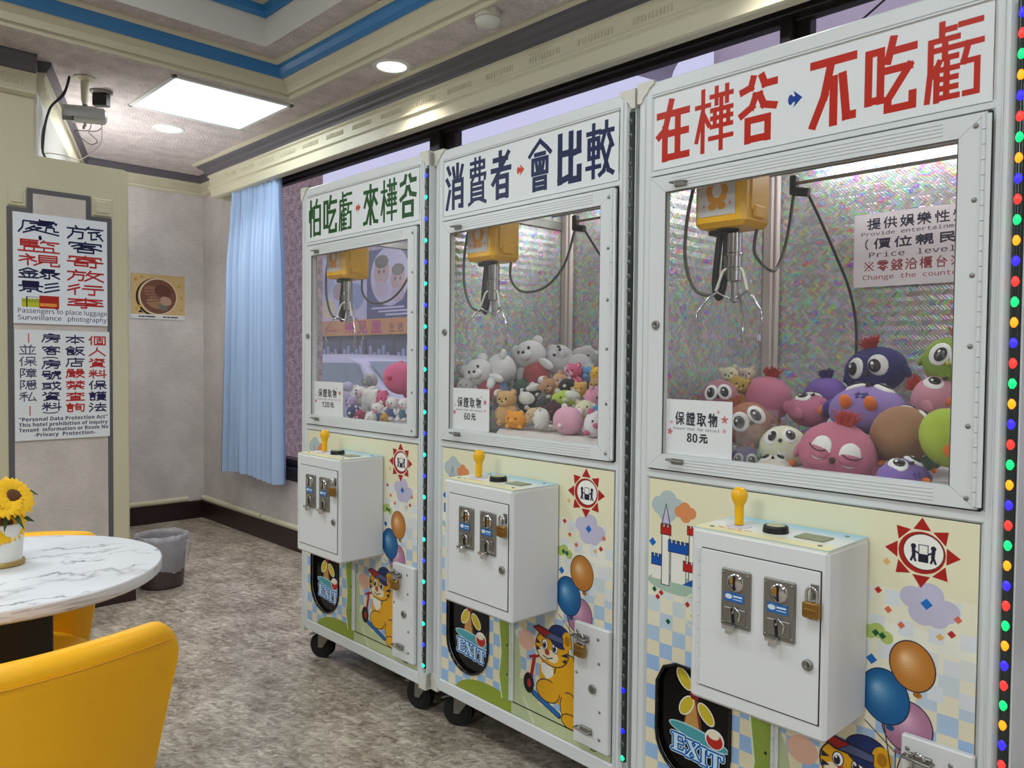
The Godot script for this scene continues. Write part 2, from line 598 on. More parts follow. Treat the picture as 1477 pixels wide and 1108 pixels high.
# ---------------------------------------------------------------- flat print (lettering, posters)
class Cv:
	var im: Image
	var k: float
	var x0: float
	var y0: float
	var up: bool
	var ss := 2

	func _init(w: float, h: float, px: int, left := 0.0, top := 0.0, y_up := false, bg := Color.WHITE) -> void:
		k = px * ss / w
		x0 = left; y0 = top; up = y_up
		im = Image.create(px * ss, int(round(h * k / ss)) * ss, false, Image.FORMAT_RGBA8)
		im.fill(bg)

	func at(p: Vector2) -> Vector2:
		return Vector2((p.x - x0) * k, ((y0 - p.y) if up else (p.y - y0)) * k)

	func poly(p: Array, c: Color) -> void:
		var q := PackedVector2Array()
		for e in p: q.append(at(e))
		fill(q, c)

	func fill(q: PackedVector2Array, c: Color) -> void:
		var lo := 1e9
		var hi := -1e9
		for e in q:
			lo = minf(lo, e.y); hi = maxf(hi, e.y)
		var m := q.size()
		for y in range(maxi(0, int(floor(lo))), mini(im.get_height(), int(ceil(hi)) + 1)):
			var yc := y + 0.5
			var xs := PackedFloat32Array()
			for i in m:
				var a := q[i]
				var b := q[(i + 1) % m]
				if (a.y <= yc) != (b.y <= yc): xs.append(a.x + (yc - a.y) * (b.x - a.x) / (b.y - a.y))
			xs.sort()
			for i in range(0, xs.size() - 1, 2):
				var l := int(round(xs[i]))
				var r := int(round(xs[i + 1]))
				if r > l: im.fill_rect(Rect2i(l, y, r - l, 1), c)

	func rect(a: Vector2, b: Vector2, c: Color) -> void:
		poly([a, Vector2(b.x, a.y), b, Vector2(a.x, b.y)], c)

	func oval(c: Vector2, rx: float, ry: float, col: Color, rot := 0.0, seg := 28) -> void:
		var p := []
		for i in seg: p.append(c + Vector2(rx * cos(TAU * i / seg), ry * sin(TAU * i / seg)).rotated(rot))
		poly(p, col)

	func ring(c: Vector2, rx: float, ry: float, w: float, col: Color, inside: Color, rot := 0.0) -> void:
		oval(c, rx, ry, col, rot)
		oval(c, rx - w, ry - w, inside, rot)

	func line(p: Array, w: float, c: Color, round_ends := true) -> void:
		for i in p.size() - 1:
			var a: Vector2 = p[i]
			var b: Vector2 = p[i + 1]
			var d := (b - a).normalized() * w * 0.5
			var s := Vector2(-d.y, d.x)
			var e := Vector2.ZERO if round_ends else d
			poly([a - e + s, b + e + s, b + e - s, a - e - s], c)
			if round_ends:
				oval(a, w * .5, w * .5, c, 0, 10)
				oval(b, w * .5, w * .5, c, 0, 10)

	func glyph(strokes: String, a: Vector2, b: Vector2, w: float, c: Color, round_ends := false) -> void:
		# a is the corner at the top left of the cell and b the one at the bottom right
		for s in strokes.split(";"):
			var f := s.strip_edges().split_floats(" ", false)
			var p := []
			var h := w * 0.5 / absf(b.x - a.x)
			var g := w * 0.5 / absf(b.y - a.y)
			for i in range(0, f.size() - 1, 2):
				p.append(Vector2(lerpf(a.x, b.x, h + (1.0 - 2.0 * h) * f[i] / 100.0), lerpf(a.y, b.y, g + (1.0 - 2.0 * g) * f[i + 1] / 100.0)))
			line(p, w, c, round_ends)

	func text(s: String, a: Vector2, w: float, h: float, c: Color, font: Font, grow := 0.0) -> void:
		# set to the width w; h is the height of a capital; a is the start of the baseline
		var tm := TextMesh.new()
		tm.font = font
		tm.font_size = 96
		tm.pixel_size = 0.01
		tm.depth = 0.0
		tm.text = s
		tm.horizontal_alignment = HORIZONTAL_ALIGNMENT_LEFT
		tm.vertical_alignment = VERTICAL_ALIGNMENT_BOTTOM
		var ar := tm.get_mesh_arrays()
		if ar.is_empty() or ar[Mesh.ARRAY_VERTEX] == null: return
		var vs: PackedVector3Array = ar[Mesh.ARRAY_VERTEX]
		var ix: PackedInt32Array = ar[Mesh.ARRAY_INDEX]
		var lo := Vector2(1e9, 1e9)
		var hi := Vector2(-1e9, -1e9)
		for q in vs:
			lo = lo.min(Vector2(q.x, q.y)); hi = hi.max(Vector2(q.x, q.y))
		var cap := 0.96 * 0.714
		var base := font.get_descent(96) * 0.01 + lo.y * 0.0
		if vs.is_empty(): return
		var sx := w / (hi.x - lo.x)
		var sy := h / cap
		var dy := 1.0 if up else -1.0
		# the baseline: TextMesh puts the line's bottom (its descent) at zero
		for i in range(0, ix.size(), 3):
			var p := []
			var o := []
			for j in 3:
				var q := vs[ix[i + j]]
				p.append(a + Vector2((q.x - lo.x) * sx, dy * (q.y - base) * sy))
			if grow > 0.0:
				var mid: Vector2 = (p[0] + p[1] + p[2]) / 3.0
				for d in 12: o.append(Vector2(cos(TAU * d / 12), sin(TAU * d / 12)) * grow)
				for d in o: poly([p[0] + d, p[1] + d, p[2] + d], c)
			else: poly(p, c)

	func star(c: Vector2, r: float, col: Color, rot := 0.0) -> void:
		var p := []
		for i in 10: p.append(c + Vector2(0, (r if i % 2 == 0 else r * .45)).rotated(TAU * i / 10 + rot))
		poly(p, col)

	func tex() -> ImageTexture:
		var o: Image = im.duplicate()
		o.resize(im.get_width() / ss, im.get_height() / ss, Image.INTERPOLATE_TRILINEAR if false else Image.INTERPOLATE_BILINEAR)
		return ImageTexture.create_from_image(o)
# ---------------------------------------------------------------- strokes of the characters, in cells of 100 by 100
const GL := {
	"怕": "3 30 3 56;14 2 14 98;26 22 26 46;66 2 58 16;42 20 42 97;42 20 94 20 94 97;42 57 94 57;42 95 94 95",
	"吃": "5 14 5 82;5 14 31 14 31 82;5 81 31 81;56 2 46 30;52 18 98 18;46 43 90 43 47 84 47 97 98 97 98 82",
	"虧": "28 2 28 20;28 10 50 10;8 22 56 22;8 22 8 60 3 97;18 34 54 34;34 24 34 44;34 46 54 46;24 50 14 66;20 56 20 98;38 52 38 96;20 60 56 60;20 72 54 72;20 84 54 84;20 96 57 96;62 8 96 8;58 34 98 34;76 34 68 56 92 56 92 96 72 96",
	"來": "50 2 50 98;6 16 96 16;26 24 8 52;28 34 40 50;74 24 60 52;76 34 94 50;48 54 22 94 4 96;52 54 78 94 98 96",
	"樺": "4 26 38 26;21 2 21 98;21 32 4 80;22 38 38 58;44 14 98 14;58 2 58 26;86 2 86 26;71 14 71 98;46 36 98 36;54 36 54 60;90 36 90 60;46 49 98 49;46 62 98 62;42 80 99 80",
	"谷": "36 2 30 15 6 19;62 2 70 14 97 14;44 30 34 46 5 56;44 30 56 30;56 30 68 46 97 51;22 67 22 98;22 67 80 67 80 98;22 97 80 97",
	"消": "8 4 20 18;3 32 16 44;4 97 20 60;66 2 66 34;40 8 48 28;94 8 84 28;42 38 42 98;42 38 94 38 94 97 80 96;42 57 94 57;42 76 94 76",
	"費": "18 10 84 10 84 24;18 24 84 24;18 24 18 38 90 38 88 48;40 2 40 34 22 50;62 2 62 50;22 56 22 88;22 56 80 56 80 88;22 67 80 67;22 78 80 78;22 89 80 89;36 90 10 98;64 90 92 98",
	"者": "14 16 80 16;46 2 46 38;3 38 97 38;88 6 8 66;32 54 32 97;32 54 84 54 84 97;32 75 84 75;32 95 84 95",
	"會": "50 2 20 18 4 28;50 2 80 18 96 28;30 28 70 28;18 38 18 66;18 38 82 38 82 66;18 66 82 66;50 38 50 64;34 46 38 58;66 46 62 58;24 76 24 98;24 76 76 76 76 98;24 87 76 87;24 97 76 97",
	"比": "12 4 12 95 46 90;12 40 44 40;60 4 60 96 97 96 97 74;95 8 95 40 60 44",
	"較": "4 16 48 16;26 2 26 98;9 28 9 62;9 28 45 28 45 62;9 45 45 45;9 62 45 62;2 80 50 80;75 2 75 18;54 18 98 18;66 26 55 46;84 26 97 46;90 46 66 90 52 96;60 46 84 90 99 96",
	"在": "4 22 97 22;44 2 24 48 4 58;24 46 24 98;42 56 95 56;67 34 67 95;38 97 98 97",
	"不": "4 8 97 8;46 10 30 58 4 97;53 36 53 98;74 34 84 93 97 93",
	"旅": "24 2 28 14;3 22 48 22;18 22 16 62 4 96;18 46 44 46 42 90 32 94;60 2 50 26;56 16 97 16;88 32 58 44;66 44 66 94 80 86;80 42 97 94;92 52 80 66",
	"客": "50 1 50 12;8 14 8 30;8 14 92 14 92 30;42 20 14 48;36 32 76 32 20 66;36 38 94 66;30 68 30 97;30 68 72 68 72 97;30 95 72 95",
	"寄": "50 1 50 10;8 12 8 26;8 12 92 12 92 26;26 28 76 28;50 18 24 46;52 30 80 46;3 52 97 52;78 52 78 96 62 94;22 64 22 88;22 64 56 64 56 88;22 86 56 86",
	"放": "24 2 28 14;3 20 50 20;20 20 18 60 4 96;18 44 46 44 42 92 32 95;64 2 52 46;58 24 98 24;90 26 48 97;58 40 98 97",
	"行": "32 3 6 28;34 30 3 62;22 46 22 98;48 14 94 14;42 42 98 42;74 42 74 96 58 94",
	"李": "5 16 95 16;50 2 50 46;46 20 6 46;54 20 94 46;22 54 80 54 52 68;52 66 52 96 38 96;3 73 97 73",
	"處": "52 2 52 16;52 9 86 9;14 18 92 18 90 28;14 18 12 62 3 94;30 31 80 26;48 22 48 38 82 38;40 46 20 74;36 56 56 56 14 97;28 68 97 97;68 50 66 78;68 50 86 50 86 74 96 74",
	"監": "8 5 8 50;8 5 48 5;8 20 46 20 46 34;8 34 46 34;8 49 50 49;28 5 28 20;28 34 28 49;62 2 54 24;60 14 97 14;70 28 86 36;16 60 16 94;16 60 84 60 84 94;38 60 38 94;62 60 62 94;2 96 98 96",
	"視": "20 2 26 14;5 24 40 24 4 64;24 46 24 98;30 48 44 62;50 5 50 62;50 5 92 5 92 62;50 24 92 24;50 43 92 43;50 61 92 61;60 62 38 97;78 62 78 95 98 95 98 78",
	"錄": "24 2 4 32;26 4 46 28;14 36 40 36;5 54 46 54;27 36 27 92;10 64 16 80;42 64 36 80;3 95 48 92;58 6 86 6 84 36;56 21 82 21;52 37 98 37;74 37 74 95 62 93;56 48 64 58;52 84 66 68;94 46 82 58;80 60 98 90",
	"影": "12 4 12 32;12 4 48 4 48 32;12 18 48 18;12 32 48 32;30 34 30 42;3 44 58 44;14 54 14 72;14 54 46 54 46 72;14 72 46 72;30 72 30 96 22 96;16 80 5 94;44 80 56 94;94 4 64 26;96 34 64 58;97 66 62 97",
	"個": "22 2 4 46;16 34 16 98;34 8 34 98;34 8 95 8 95 98;34 96 95 96;46 32 83 32;64 20 64 54;50 54 50 82;50 54 79 54 79 82;50 80 79 80",
	"人": "50 3 44 44 5 96;48 30 95 96",
	"資": "12 5 22 14;5 38 24 24;46 1 34 22;42 12 88 12 82 22;60 14 36 42;60 18 90 42;24 50 24 86;24 50 78 50 78 86;24 62 78 62;24 74 78 74;24 86 78 86;38 88 10 98;64 88 92 98",
	"料": "26 2 26 98;3 42 48 42;10 12 16 30;42 12 36 30;26 46 4 80;28 48 46 70;62 14 74 24;58 38 72 48;88 2 88 98;50 72 99 60",
	"保": "24 2 4 48;16 36 16 98;44 7 44 38;44 7 90 7 90 38;44 38 90 38;32 54 98 54;66 38 66 98;62 56 32 90;70 56 98 90",
	"護": "18 1 24 9;3 18 40 18;8 32 36 32;8 46 36 46;10 60 10 95;10 60 34 60 34 95;10 93 34 93;44 10 98 10;58 2 58 18;83 2 83 18;58 22 46 44;54 32 54 66;54 32 95 32;75 22 75 64;54 43 93 43;54 54 93 54;54 65 97 65;48 75 90 75 46 98;54 80 98 98",
	"法": "10 5 22 18;3 34 18 44;5 97 24 58;40 24 95 24;66 3 66 50;32 50 98 50;62 52 40 90 88 86;78 68 96 97",
	"本": "4 28 96 28;50 2 50 98;46 30 5 78;54 30 95 78;30 79 70 79",
	"飯": "26 2 2 34;28 6 46 26;26 22 28 32;10 38 10 95 40 88;10 38 42 38 42 66;10 52 42 52;10 66 42 66;28 70 46 86;54 12 95 8;56 10 54 60 42 97;58 40 92 40 54 97;60 50 98 97",
	"店": "50 1 54 12;12 14 97 14;14 14 14 60 3 97;52 24 52 60;52 40 90 40;30 60 30 97;30 60 83 60 83 97;30 95 83 95",
	"嚴": "12 4 12 22;12 4 40 4 40 22;12 22 40 22;60 4 60 22;60 4 88 4 88 22;60 22 88 22;5 30 95 30;10 30 8 70 3 97;18 42 52 42;22 42 22 80;44 38 44 96;22 54 44 54;22 66 44 66;16 84 52 80;64 34 54 60;60 46 97 46;88 48 56 97;64 60 98 97",
	"禁": "3 16 46 16;25 2 25 50;24 20 5 42;28 22 46 38;54 16 97 16;76 2 76 50;75 20 56 42;78 22 97 42;24 56 76 56;5 70 95 70;50 70 50 97 40 95;28 78 10 95;72 78 92 95",
	"查": "5 18 95 18;50 2 50 44;46 20 6 46;54 20 94 46;26 52 26 84;26 52 74 52 74 84;26 68 74 68;26 84 74 84;3 96 97 96",
	"詢": "18 1 24 9;3 18 40 18;8 32 36 32;8 46 36 46;10 60 10 95;10 60 34 60 34 95;10 93 34 93;60 2 46 30;54 16 95 16 93 94 80 92;52 36 52 74;52 36 78 36 78 74;52 54 78 54;52 73 78 73",
	"房": "40 1 62 7;14 14 93 14 93 34;14 14 14 56 3 97;14 34 93 34;50 38 56 48;24 52 97 52;50 52 42 78 22 97;46 66 86 66 82 95 66 93",
	"號": "8 5 8 36;8 5 42 5 42 36;8 34 42 34;2 46 50 46;18 46 14 64 42 64 38 94 28 95;70 2 70 16;70 9 97 9;54 18 97 18 95 28;54 18 52 60 44 94;60 32 95 28;74 22 74 38 95 38;66 50 62 82 52 98;66 52 86 52 86 92 98 92 98 80",
	"或": "4 20 97 20;10 36 10 64;10 36 44 36 44 64;10 63 44 63;3 86 50 76;62 2 66 54 96 97 98 76;92 40 54 96;76 4 90 14",
	"並": "30 2 38 18;72 2 62 18;6 23 94 23;38 23 38 94;62 23 62 94;12 42 26 76;88 42 74 76;3 96 97 96",
	"障": "8 5 8 98;8 5 34 5 20 40 34 60 14 72;68 1 68 10;42 12 97 12;56 16 60 28;84 16 78 28;38 30 99 30;48 38 48 68;48 38 90 38 90 68;48 53 90 53;48 68 90 68;38 83 99 83;68 68 68 98",
	"隱": "8 5 8 98;8 5 32 5 20 38 32 58 14 70;94 3 44 10;48 16 52 24;68 14 70 24;92 14 86 24;44 32 97 32;44 45 92 45;95 32 92 58;44 58 92 58;42 72 36 92;54 68 56 95 86 95 86 82;66 66 74 78;90 68 98 86",
	"私": "42 3 8 16;3 34 52 34;28 12 28 98;26 38 3 74;30 40 50 62;72 6 52 90 92 84;82 56 97 97",
	"提": "3 24 36 24;22 2 22 95 10 92;3 62 36 52;48 5 48 42;48 5 92 5 92 42;48 24 92 24;48 42 92 42;40 54 98 54;68 54 68 94;68 72 94 72;54 62 48 86 36 98;50 82 98 97",
	"供": "24 2 4 48;16 36 16 98;34 28 97 28;50 5 50 62;80 5 80 62;30 63 99 63;50 70 36 96;78 70 97 96",
	"娛": "22 2 10 54 42 94;2 30 44 30;38 30 26 72 4 97;56 5 56 34;56 5 92 5 92 34;56 34 92 34;54 46 54 58 95 58;54 46 92 46;44 72 99 72;66 72 44 98;76 72 98 98",
	"樂": "50 1 44 10;36 12 36 44;36 12 64 12 64 44;36 28 64 28;36 44 64 44;18 3 5 22 24 22 5 44 28 42;82 3 70 22 91 22 72 44 95 42;3 56 97 56;50 46 50 98;46 58 6 94;54 58 94 94",
	"性": "4 30 6 52;18 2 18 98;28 22 33 40;52 10 42 46;50 28 95 28;70 3 70 94;46 58 93 58;38 95 99 95",
	"質": "44 4 12 10 10 32 3 46;14 22 48 22;34 22 34 44;94 4 60 10 58 32 52 46;62 22 98 22;82 22 82 44;24 52 24 86;24 52 78 52 78 86;24 63 78 63;24 75 78 75;24 86 78 86;38 88 10 98;64 88 92 98",
	"價": "22 2 4 48;15 36 15 98;34 7 98 7;40 18 40 40;40 18 95 18 95 40;40 40 95 40;58 7 58 39;77 7 77 39;44 50 44 84;44 50 90 50 90 84;44 61 90 61;44 72 90 72;44 84 90 84;56 86 36 98;76 86 98 98",
	"位": "24 2 4 48;16 36 16 98;64 2 68 18;36 24 98 24;50 36 58 82;88 36 77 86;32 92 99 92",
	"親": "26 1 30 9;5 14 50 14;16 18 20 30;40 18 36 30;2 34 54 34;5 52 52 52;28 34 28 98;26 56 5 82;30 58 50 78;60 5 60 62;60 5 93 5 93 62;60 24 93 24;60 43 93 43;60 62 93 62;68 62 52 98;80 62 80 95 99 95 99 80",
	"民": "16 7 85 7 85 34;16 7 16 94 46 84;16 34 85 34;16 54 95 54;52 34 62 76 92 96 95 76",
	"零": "18 5 82 5;5 18 5 34;5 18 95 18 94 34;50 5 50 42;20 26 38 28;20 36 38 38;62 26 80 28;62 36 80 38;50 44 8 70;50 44 94 70;34 66 66 66;28 77 72 77 60 90;44 84 58 98",
	"錢": "24 2 4 32;26 4 46 28;14 36 40 36;5 54 46 54;27 36 27 92;10 64 16 80;42 64 36 80;3 95 48 92;54 18 97 14;66 2 72 36 94 48;92 24 56 48;84 4 94 10;52 66 98 60;64 50 72 88 96 97;94 70 54 98;84 52 94 58",
	"洽": "10 5 22 18;3 34 18 44;5 97 24 58;62 2 30 44;64 4 98 44;48 43 80 43;44 58 44 97;44 58 88 58 88 97;44 95 88 95",
	"櫃": "2 26 36 26;18 2 18 98;18 30 3 70;18 36 34 54;42 5 42 96 98 96;42 5 98 5;52 16 52 30 93 30;52 16 93 16;72 7 72 40;48 40 97 40;54 49 54 77;54 49 91 49 91 77;54 58 91 58;54 67 91 67;54 77 91 77;60 79 50 89;84 79 94 89",
	"台": "48 3 18 44 86 40;68 22 94 50;24 58 24 97;24 58 77 58 77 97;24 95 77 95",
	"證": "18 1 24 9;3 18 38 18;8 32 34 32;8 46 34 46;10 60 10 95;10 60 32 60 32 95;10 93 32 93;46 7 64 7 42 38;48 16 54 24;84 2 70 20;94 14 78 26;72 10 98 40;52 40 86 40;54 50 54 68;54 50 87 50 87 68;54 68 87 68;58 74 62 88;83 74 78 88;42 95 99 95",
	"取": "3 7 54 7;14 7 14 80;44 7 44 98;14 32 44 32;14 54 44 54;2 84 52 76;56 24 94 24 54 97;60 40 98 97",
	"物": "16 5 8 36;14 24 44 24;28 2 28 98;3 66 46 54;60 2 48 40;56 22 95 22 91 92 78 94;72 24 46 76;86 24 56 96",
	"元": "20 10 80 10;4 40 96 40;38 40 36 66 5 97;62 40 62 94 97 94 97 72",
	"兒": "22 5 22 54;22 8 42 4;22 30 42 30;22 54 46 54;58 5 80 5 80 54;60 30 80 30;56 54 80 54;34 56 30 82 5 98;62 56 62 95 97 95 97 76",
	"屋": "14 7 90 7 90 26;14 7 14 60 3 97;14 26 90 26;24 40 95 40;48 40 34 58 82 54;72 48 88 62;30 75 90 75;58 58 58 96;20 96 98 96",
	"生": "26 5 10 44;20 28 92 28;50 3 50 94;18 58 86 58;3 95 97 95",
	"活": "10 5 22 18;3 34 18 44;5 97 24 58;90 5 44 14;32 34 98 34;64 12 64 58;42 58 42 97;42 58 90 58 90 97;42 95 90 95",
	"※": "14 14 86 86;86 14 14 86;48 12 52 12;48 88 52 88;10 50 14 50;86 50 90 50",
	"(": "80 2 30 30 30 70 80 98",
	")": "20 2 70 30 70 70 20 98",
	"（": "5 90 30 30 70 30 95 90",
	"）": "5 10 30 70 70 70 95 10",
}
# ---------------------------------------------------------------- room
func area_light(called: String, at: Vector3, size: Vector2, e: float, c: Color, parent: Node3D) -> void:
	var l := AreaLight3D.new()
	l.name = called
	l.area_size = size
	l.light_energy = e
	l.light_color = c
	l.shadow_enabled = true
	l.area_range = 30.0
	l.area_attenuation = 2.0
	l.position = at
	l.rotation.x = -PI / 2
	parent.add_child(l, true)


func build_room() -> void:
	var b := MB.new()
	b.bb(Vector3(XB - .2, -.15, ZW - .2), Vector3(3.2, 0, 6.7))
	# the sheet is laid with its streaks at 45 degrees to the walls
	for k in b.t.size(): b.t[k] = Vector2(b.v[k].x * .707 - b.v[k].z * .707, b.v[k].x * .707 + b.v[k].z * .707) * .80
	structure("floor", b, mats["floor_vinyl"], "brown grey streaked vinyl floor")
	b = MB.new()
	b.bb(Vector3(XB - .2, 0, ZW - .2), Vector3(XB, CEIL + .6, 6.7))
	structure("wall_back", b, mats["wallpaper"], "pale papered back wall with a small poster")
	# window wall, with the opening from the curtain to the right
	b = MB.new()
	var ox := -5.3
	b.bb(Vector3(XB, 0, ZW - .2), Vector3(ox, CEIL + .6, ZW))
	b.bb(Vector3(ox, 0, ZW - .2), Vector3(3.0, .446, ZW))
	b.bb(Vector3(ox, 2.50, ZW - .2), Vector3(3.0, CEIL + .6, ZW))
	structure("wall_window", b, mats["wallpaper"], "papered wall below and beside the long window")
	b = MB.new()
	b.bb(Vector3(3.0, 0, ZW - .2), Vector3(3.2, CEIL + .6, 6.7))
	structure("wall_right", b, mats["wallpaper"])
	b = MB.new()
	b.bb(Vector3(XB, 0, 6.5), Vector3(3.0, CEIL + .6, 6.7))
	structure("wall_front", b, mats["wallpaper"])
	# slanting wall behind the pillar, up to the back wall
	b = MB.new()
	var p0 := Vector3(XP - .03, 0, -0.96)
	var p1 := Vector3(XB, 0, -1.63)
	var nn := (p1 - p0).normalized().cross(Vector3.UP) * -1.0
	var pts := [p0, p1, p1 + Vector3(0, 0, .2), p0 + Vector3(0, 0, .2)]
	var pg := PackedVector2Array()
	for q in pts: pg.append(Vector2(q.x, -q.z))
	b.prism(pg, Transform3D(Basis(Vector3.RIGHT, Vector3.FORWARD, Vector3.UP), Vector3(0, CEIL, 0)), CEIL)
	structure("wall_slant", b, mats["white_paint"], "white wall slanting back behind the pillar")
	# skirting: dark red-brown boards with a cream bead on top
	var base := [Vector2(0, .135), Vector2(.012, .135), Vector2(.018, .125), Vector2(.018, 0), Vector2(0, 0)]
	b = MB.new()
	b.sweep(base, [Vector3(XB, 0, -1.5), Vector3(XB, 0, ZW)])
	structure("baseboard_back", b, mats["maroon"], "dark maroon skirting along the back wall")
	b = MB.new()
	b.sweep(base, [Vector3(XB, 0, ZW), Vector3(3, 0, ZW)])
	structure("baseboard_window", b, mats["maroon"], "dark maroon skirting under the window")
	b = MB.new()
	var y := .155
	b.tube([Vector3(XB + .014, y, -1.5), Vector3(XB + .014, y, -2.36)], .021, 10)
	structure("trim_1", b, mats["cream_paint"], "cream pipe on the skirting of the back wall")
	b = MB.new()
	b.tube([Vector3(XB + .03, y, ZW + .016), Vector3(-5.02, y, ZW + .016)], .021, 10)
	b.tube([Vector3(-5.0, y - .003, ZW + .014), Vector3(2.9, y - .003, ZW + .014)], .019, 10)
	structure("trim_2", b, mats["cream_paint"], "cream pipe on the skirting under the window")
	# cornice of the corner: grey cove over a cream band
	var path := [Vector3(XB, 0, -1.6), Vector3(XB, 0, ZW), Vector3(-5.4, 0, ZW)]
	b = MB.new()
	b.sweep([Vector2(0, CEIL), Vector2(.058, CEIL), Vector2(.058, CEIL - .012), Vector2(.05, CEIL - .03), Vector2(.038, 2.575), Vector2(0, 2.57)], path)
	structure("trim_3", b, mats["grey_moulding"], "grey cove moulding above the back wall")
	b = MB.new()
	b.sweep([Vector2(0, 2.572), Vector2(.036, 2.572), Vector2(.036, 2.558), Vector2(.03, 2.552), Vector2(.03, 2.505), Vector2(.038, 2.50), Vector2(.034, 2.488), Vector2(.012, 2.478), Vector2(0, 2.478)], path)
	var tr := structure("trim_4", b, mats["cream_paint"], "cream cornice band with little ridges above the back wall")
	for g in 2:
		dentils(Vector3(XB + .03, 2.525, -1.98 - g * .25), Vector3(0, 0, -1), Vector3(1, 0, 0), 11, .0165, tr)
	# same two mouldings on the slanting wall
	path = [p0, p1]
	b = MB.new()
	b.sweep([Vector2(0, CEIL), Vector2(.058, CEIL), Vector2(.058, CEIL - .012), Vector2(.05, CEIL - .03), Vector2(.038, 2.575), Vector2(0, 2.57)], [p1, p0] if false else [p0, p1])
	structure("trim_5", b, mats["grey_moulding"], "grey cove moulding on the slanting wall")
	b = MB.new()
	b.sweep([Vector2(0, 2.572), Vector2(.036, 2.572), Vector2(.036, 2.558), Vector2(.03, 2.552), Vector2(.03, 2.505), Vector2(.038, 2.50), Vector2(.034, 2.488), Vector2(.012, 2.478), Vector2(0, 2.478)], path)
	structure("trim_6", b, mats["cream_paint"], "cream cornice band on the slanting wall")
	# curtain box along the window
	path = [Vector3(-5.52, 0, ZW), Vector3(-5.52, 0, ZW + .11), Vector3(2.98, 0, ZW + .11)]
	b = MB.new()
	b.sweep([Vector2(-.05, CEIL), Vector2(.125, CEIL), Vector2(.125, CEIL - .012), Vector2(.112, CEIL - .018), Vector2(-.05, CEIL - .018)], path)
	structure("trim_7", b, mats["cream_paint"], "thin cream batten where the curtain box meets the ceiling")
	b = MB.new()
	b.sweep([Vector2(-.05, CEIL - .016), Vector2(.105, CEIL - .016), Vector2(.098, CEIL - .03), Vector2(.072, CEIL - .045), Vector2(.066, CEIL - .056), Vector2(.05, CEIL - .066), Vector2(.042, CEIL - .085), Vector2(-.05, CEIL - .085)], path)
	structure("trim_8", b, mats["grey_moulding"], "dark grey ribbed cove above the window")
	b = MB.new()
	b.sweep([Vector2(-.03, CEIL - .08), Vector2(.045, CEIL - .08), Vector2(.047, CEIL - .092), Vector2(.036, CEIL - .098), Vector2(.036, CEIL - .155), Vector2(.046, CEIL - .162), Vector2(.046, CEIL - .172), Vector2(.032, CEIL - .18),
		Vector2(.03, CEIL - .235), Vector2(.018, CEIL - .24), Vector2(-.02, CEIL - .24), Vector2(-.02, CEIL - .1)], path)
	tr = structure("trim_9", b, mats["cream_paint"], "cream curtain box with rows of little ridges above the window")
	for g in 26:
		dentils(Vector3(-5.3 + g * .27, CEIL - .128, ZW + .146), Vector3(1, 0, 0), Vector3(0, 0, 1), 11, .0165, tr)


func dentils(at: Vector3, along: Vector3, out: Vector3, count: int, step: float, parent: Node3D) -> void:
	var b := MB.new()
	for i in count:
		var q := Basis(along, Vector3.UP, along.cross(Vector3.UP))
		b.box(at + along * step * i, Vector3(step * .5, .024, .012), .002, q)
	part("ridge_row", b, mats["cream_paint"], parent)


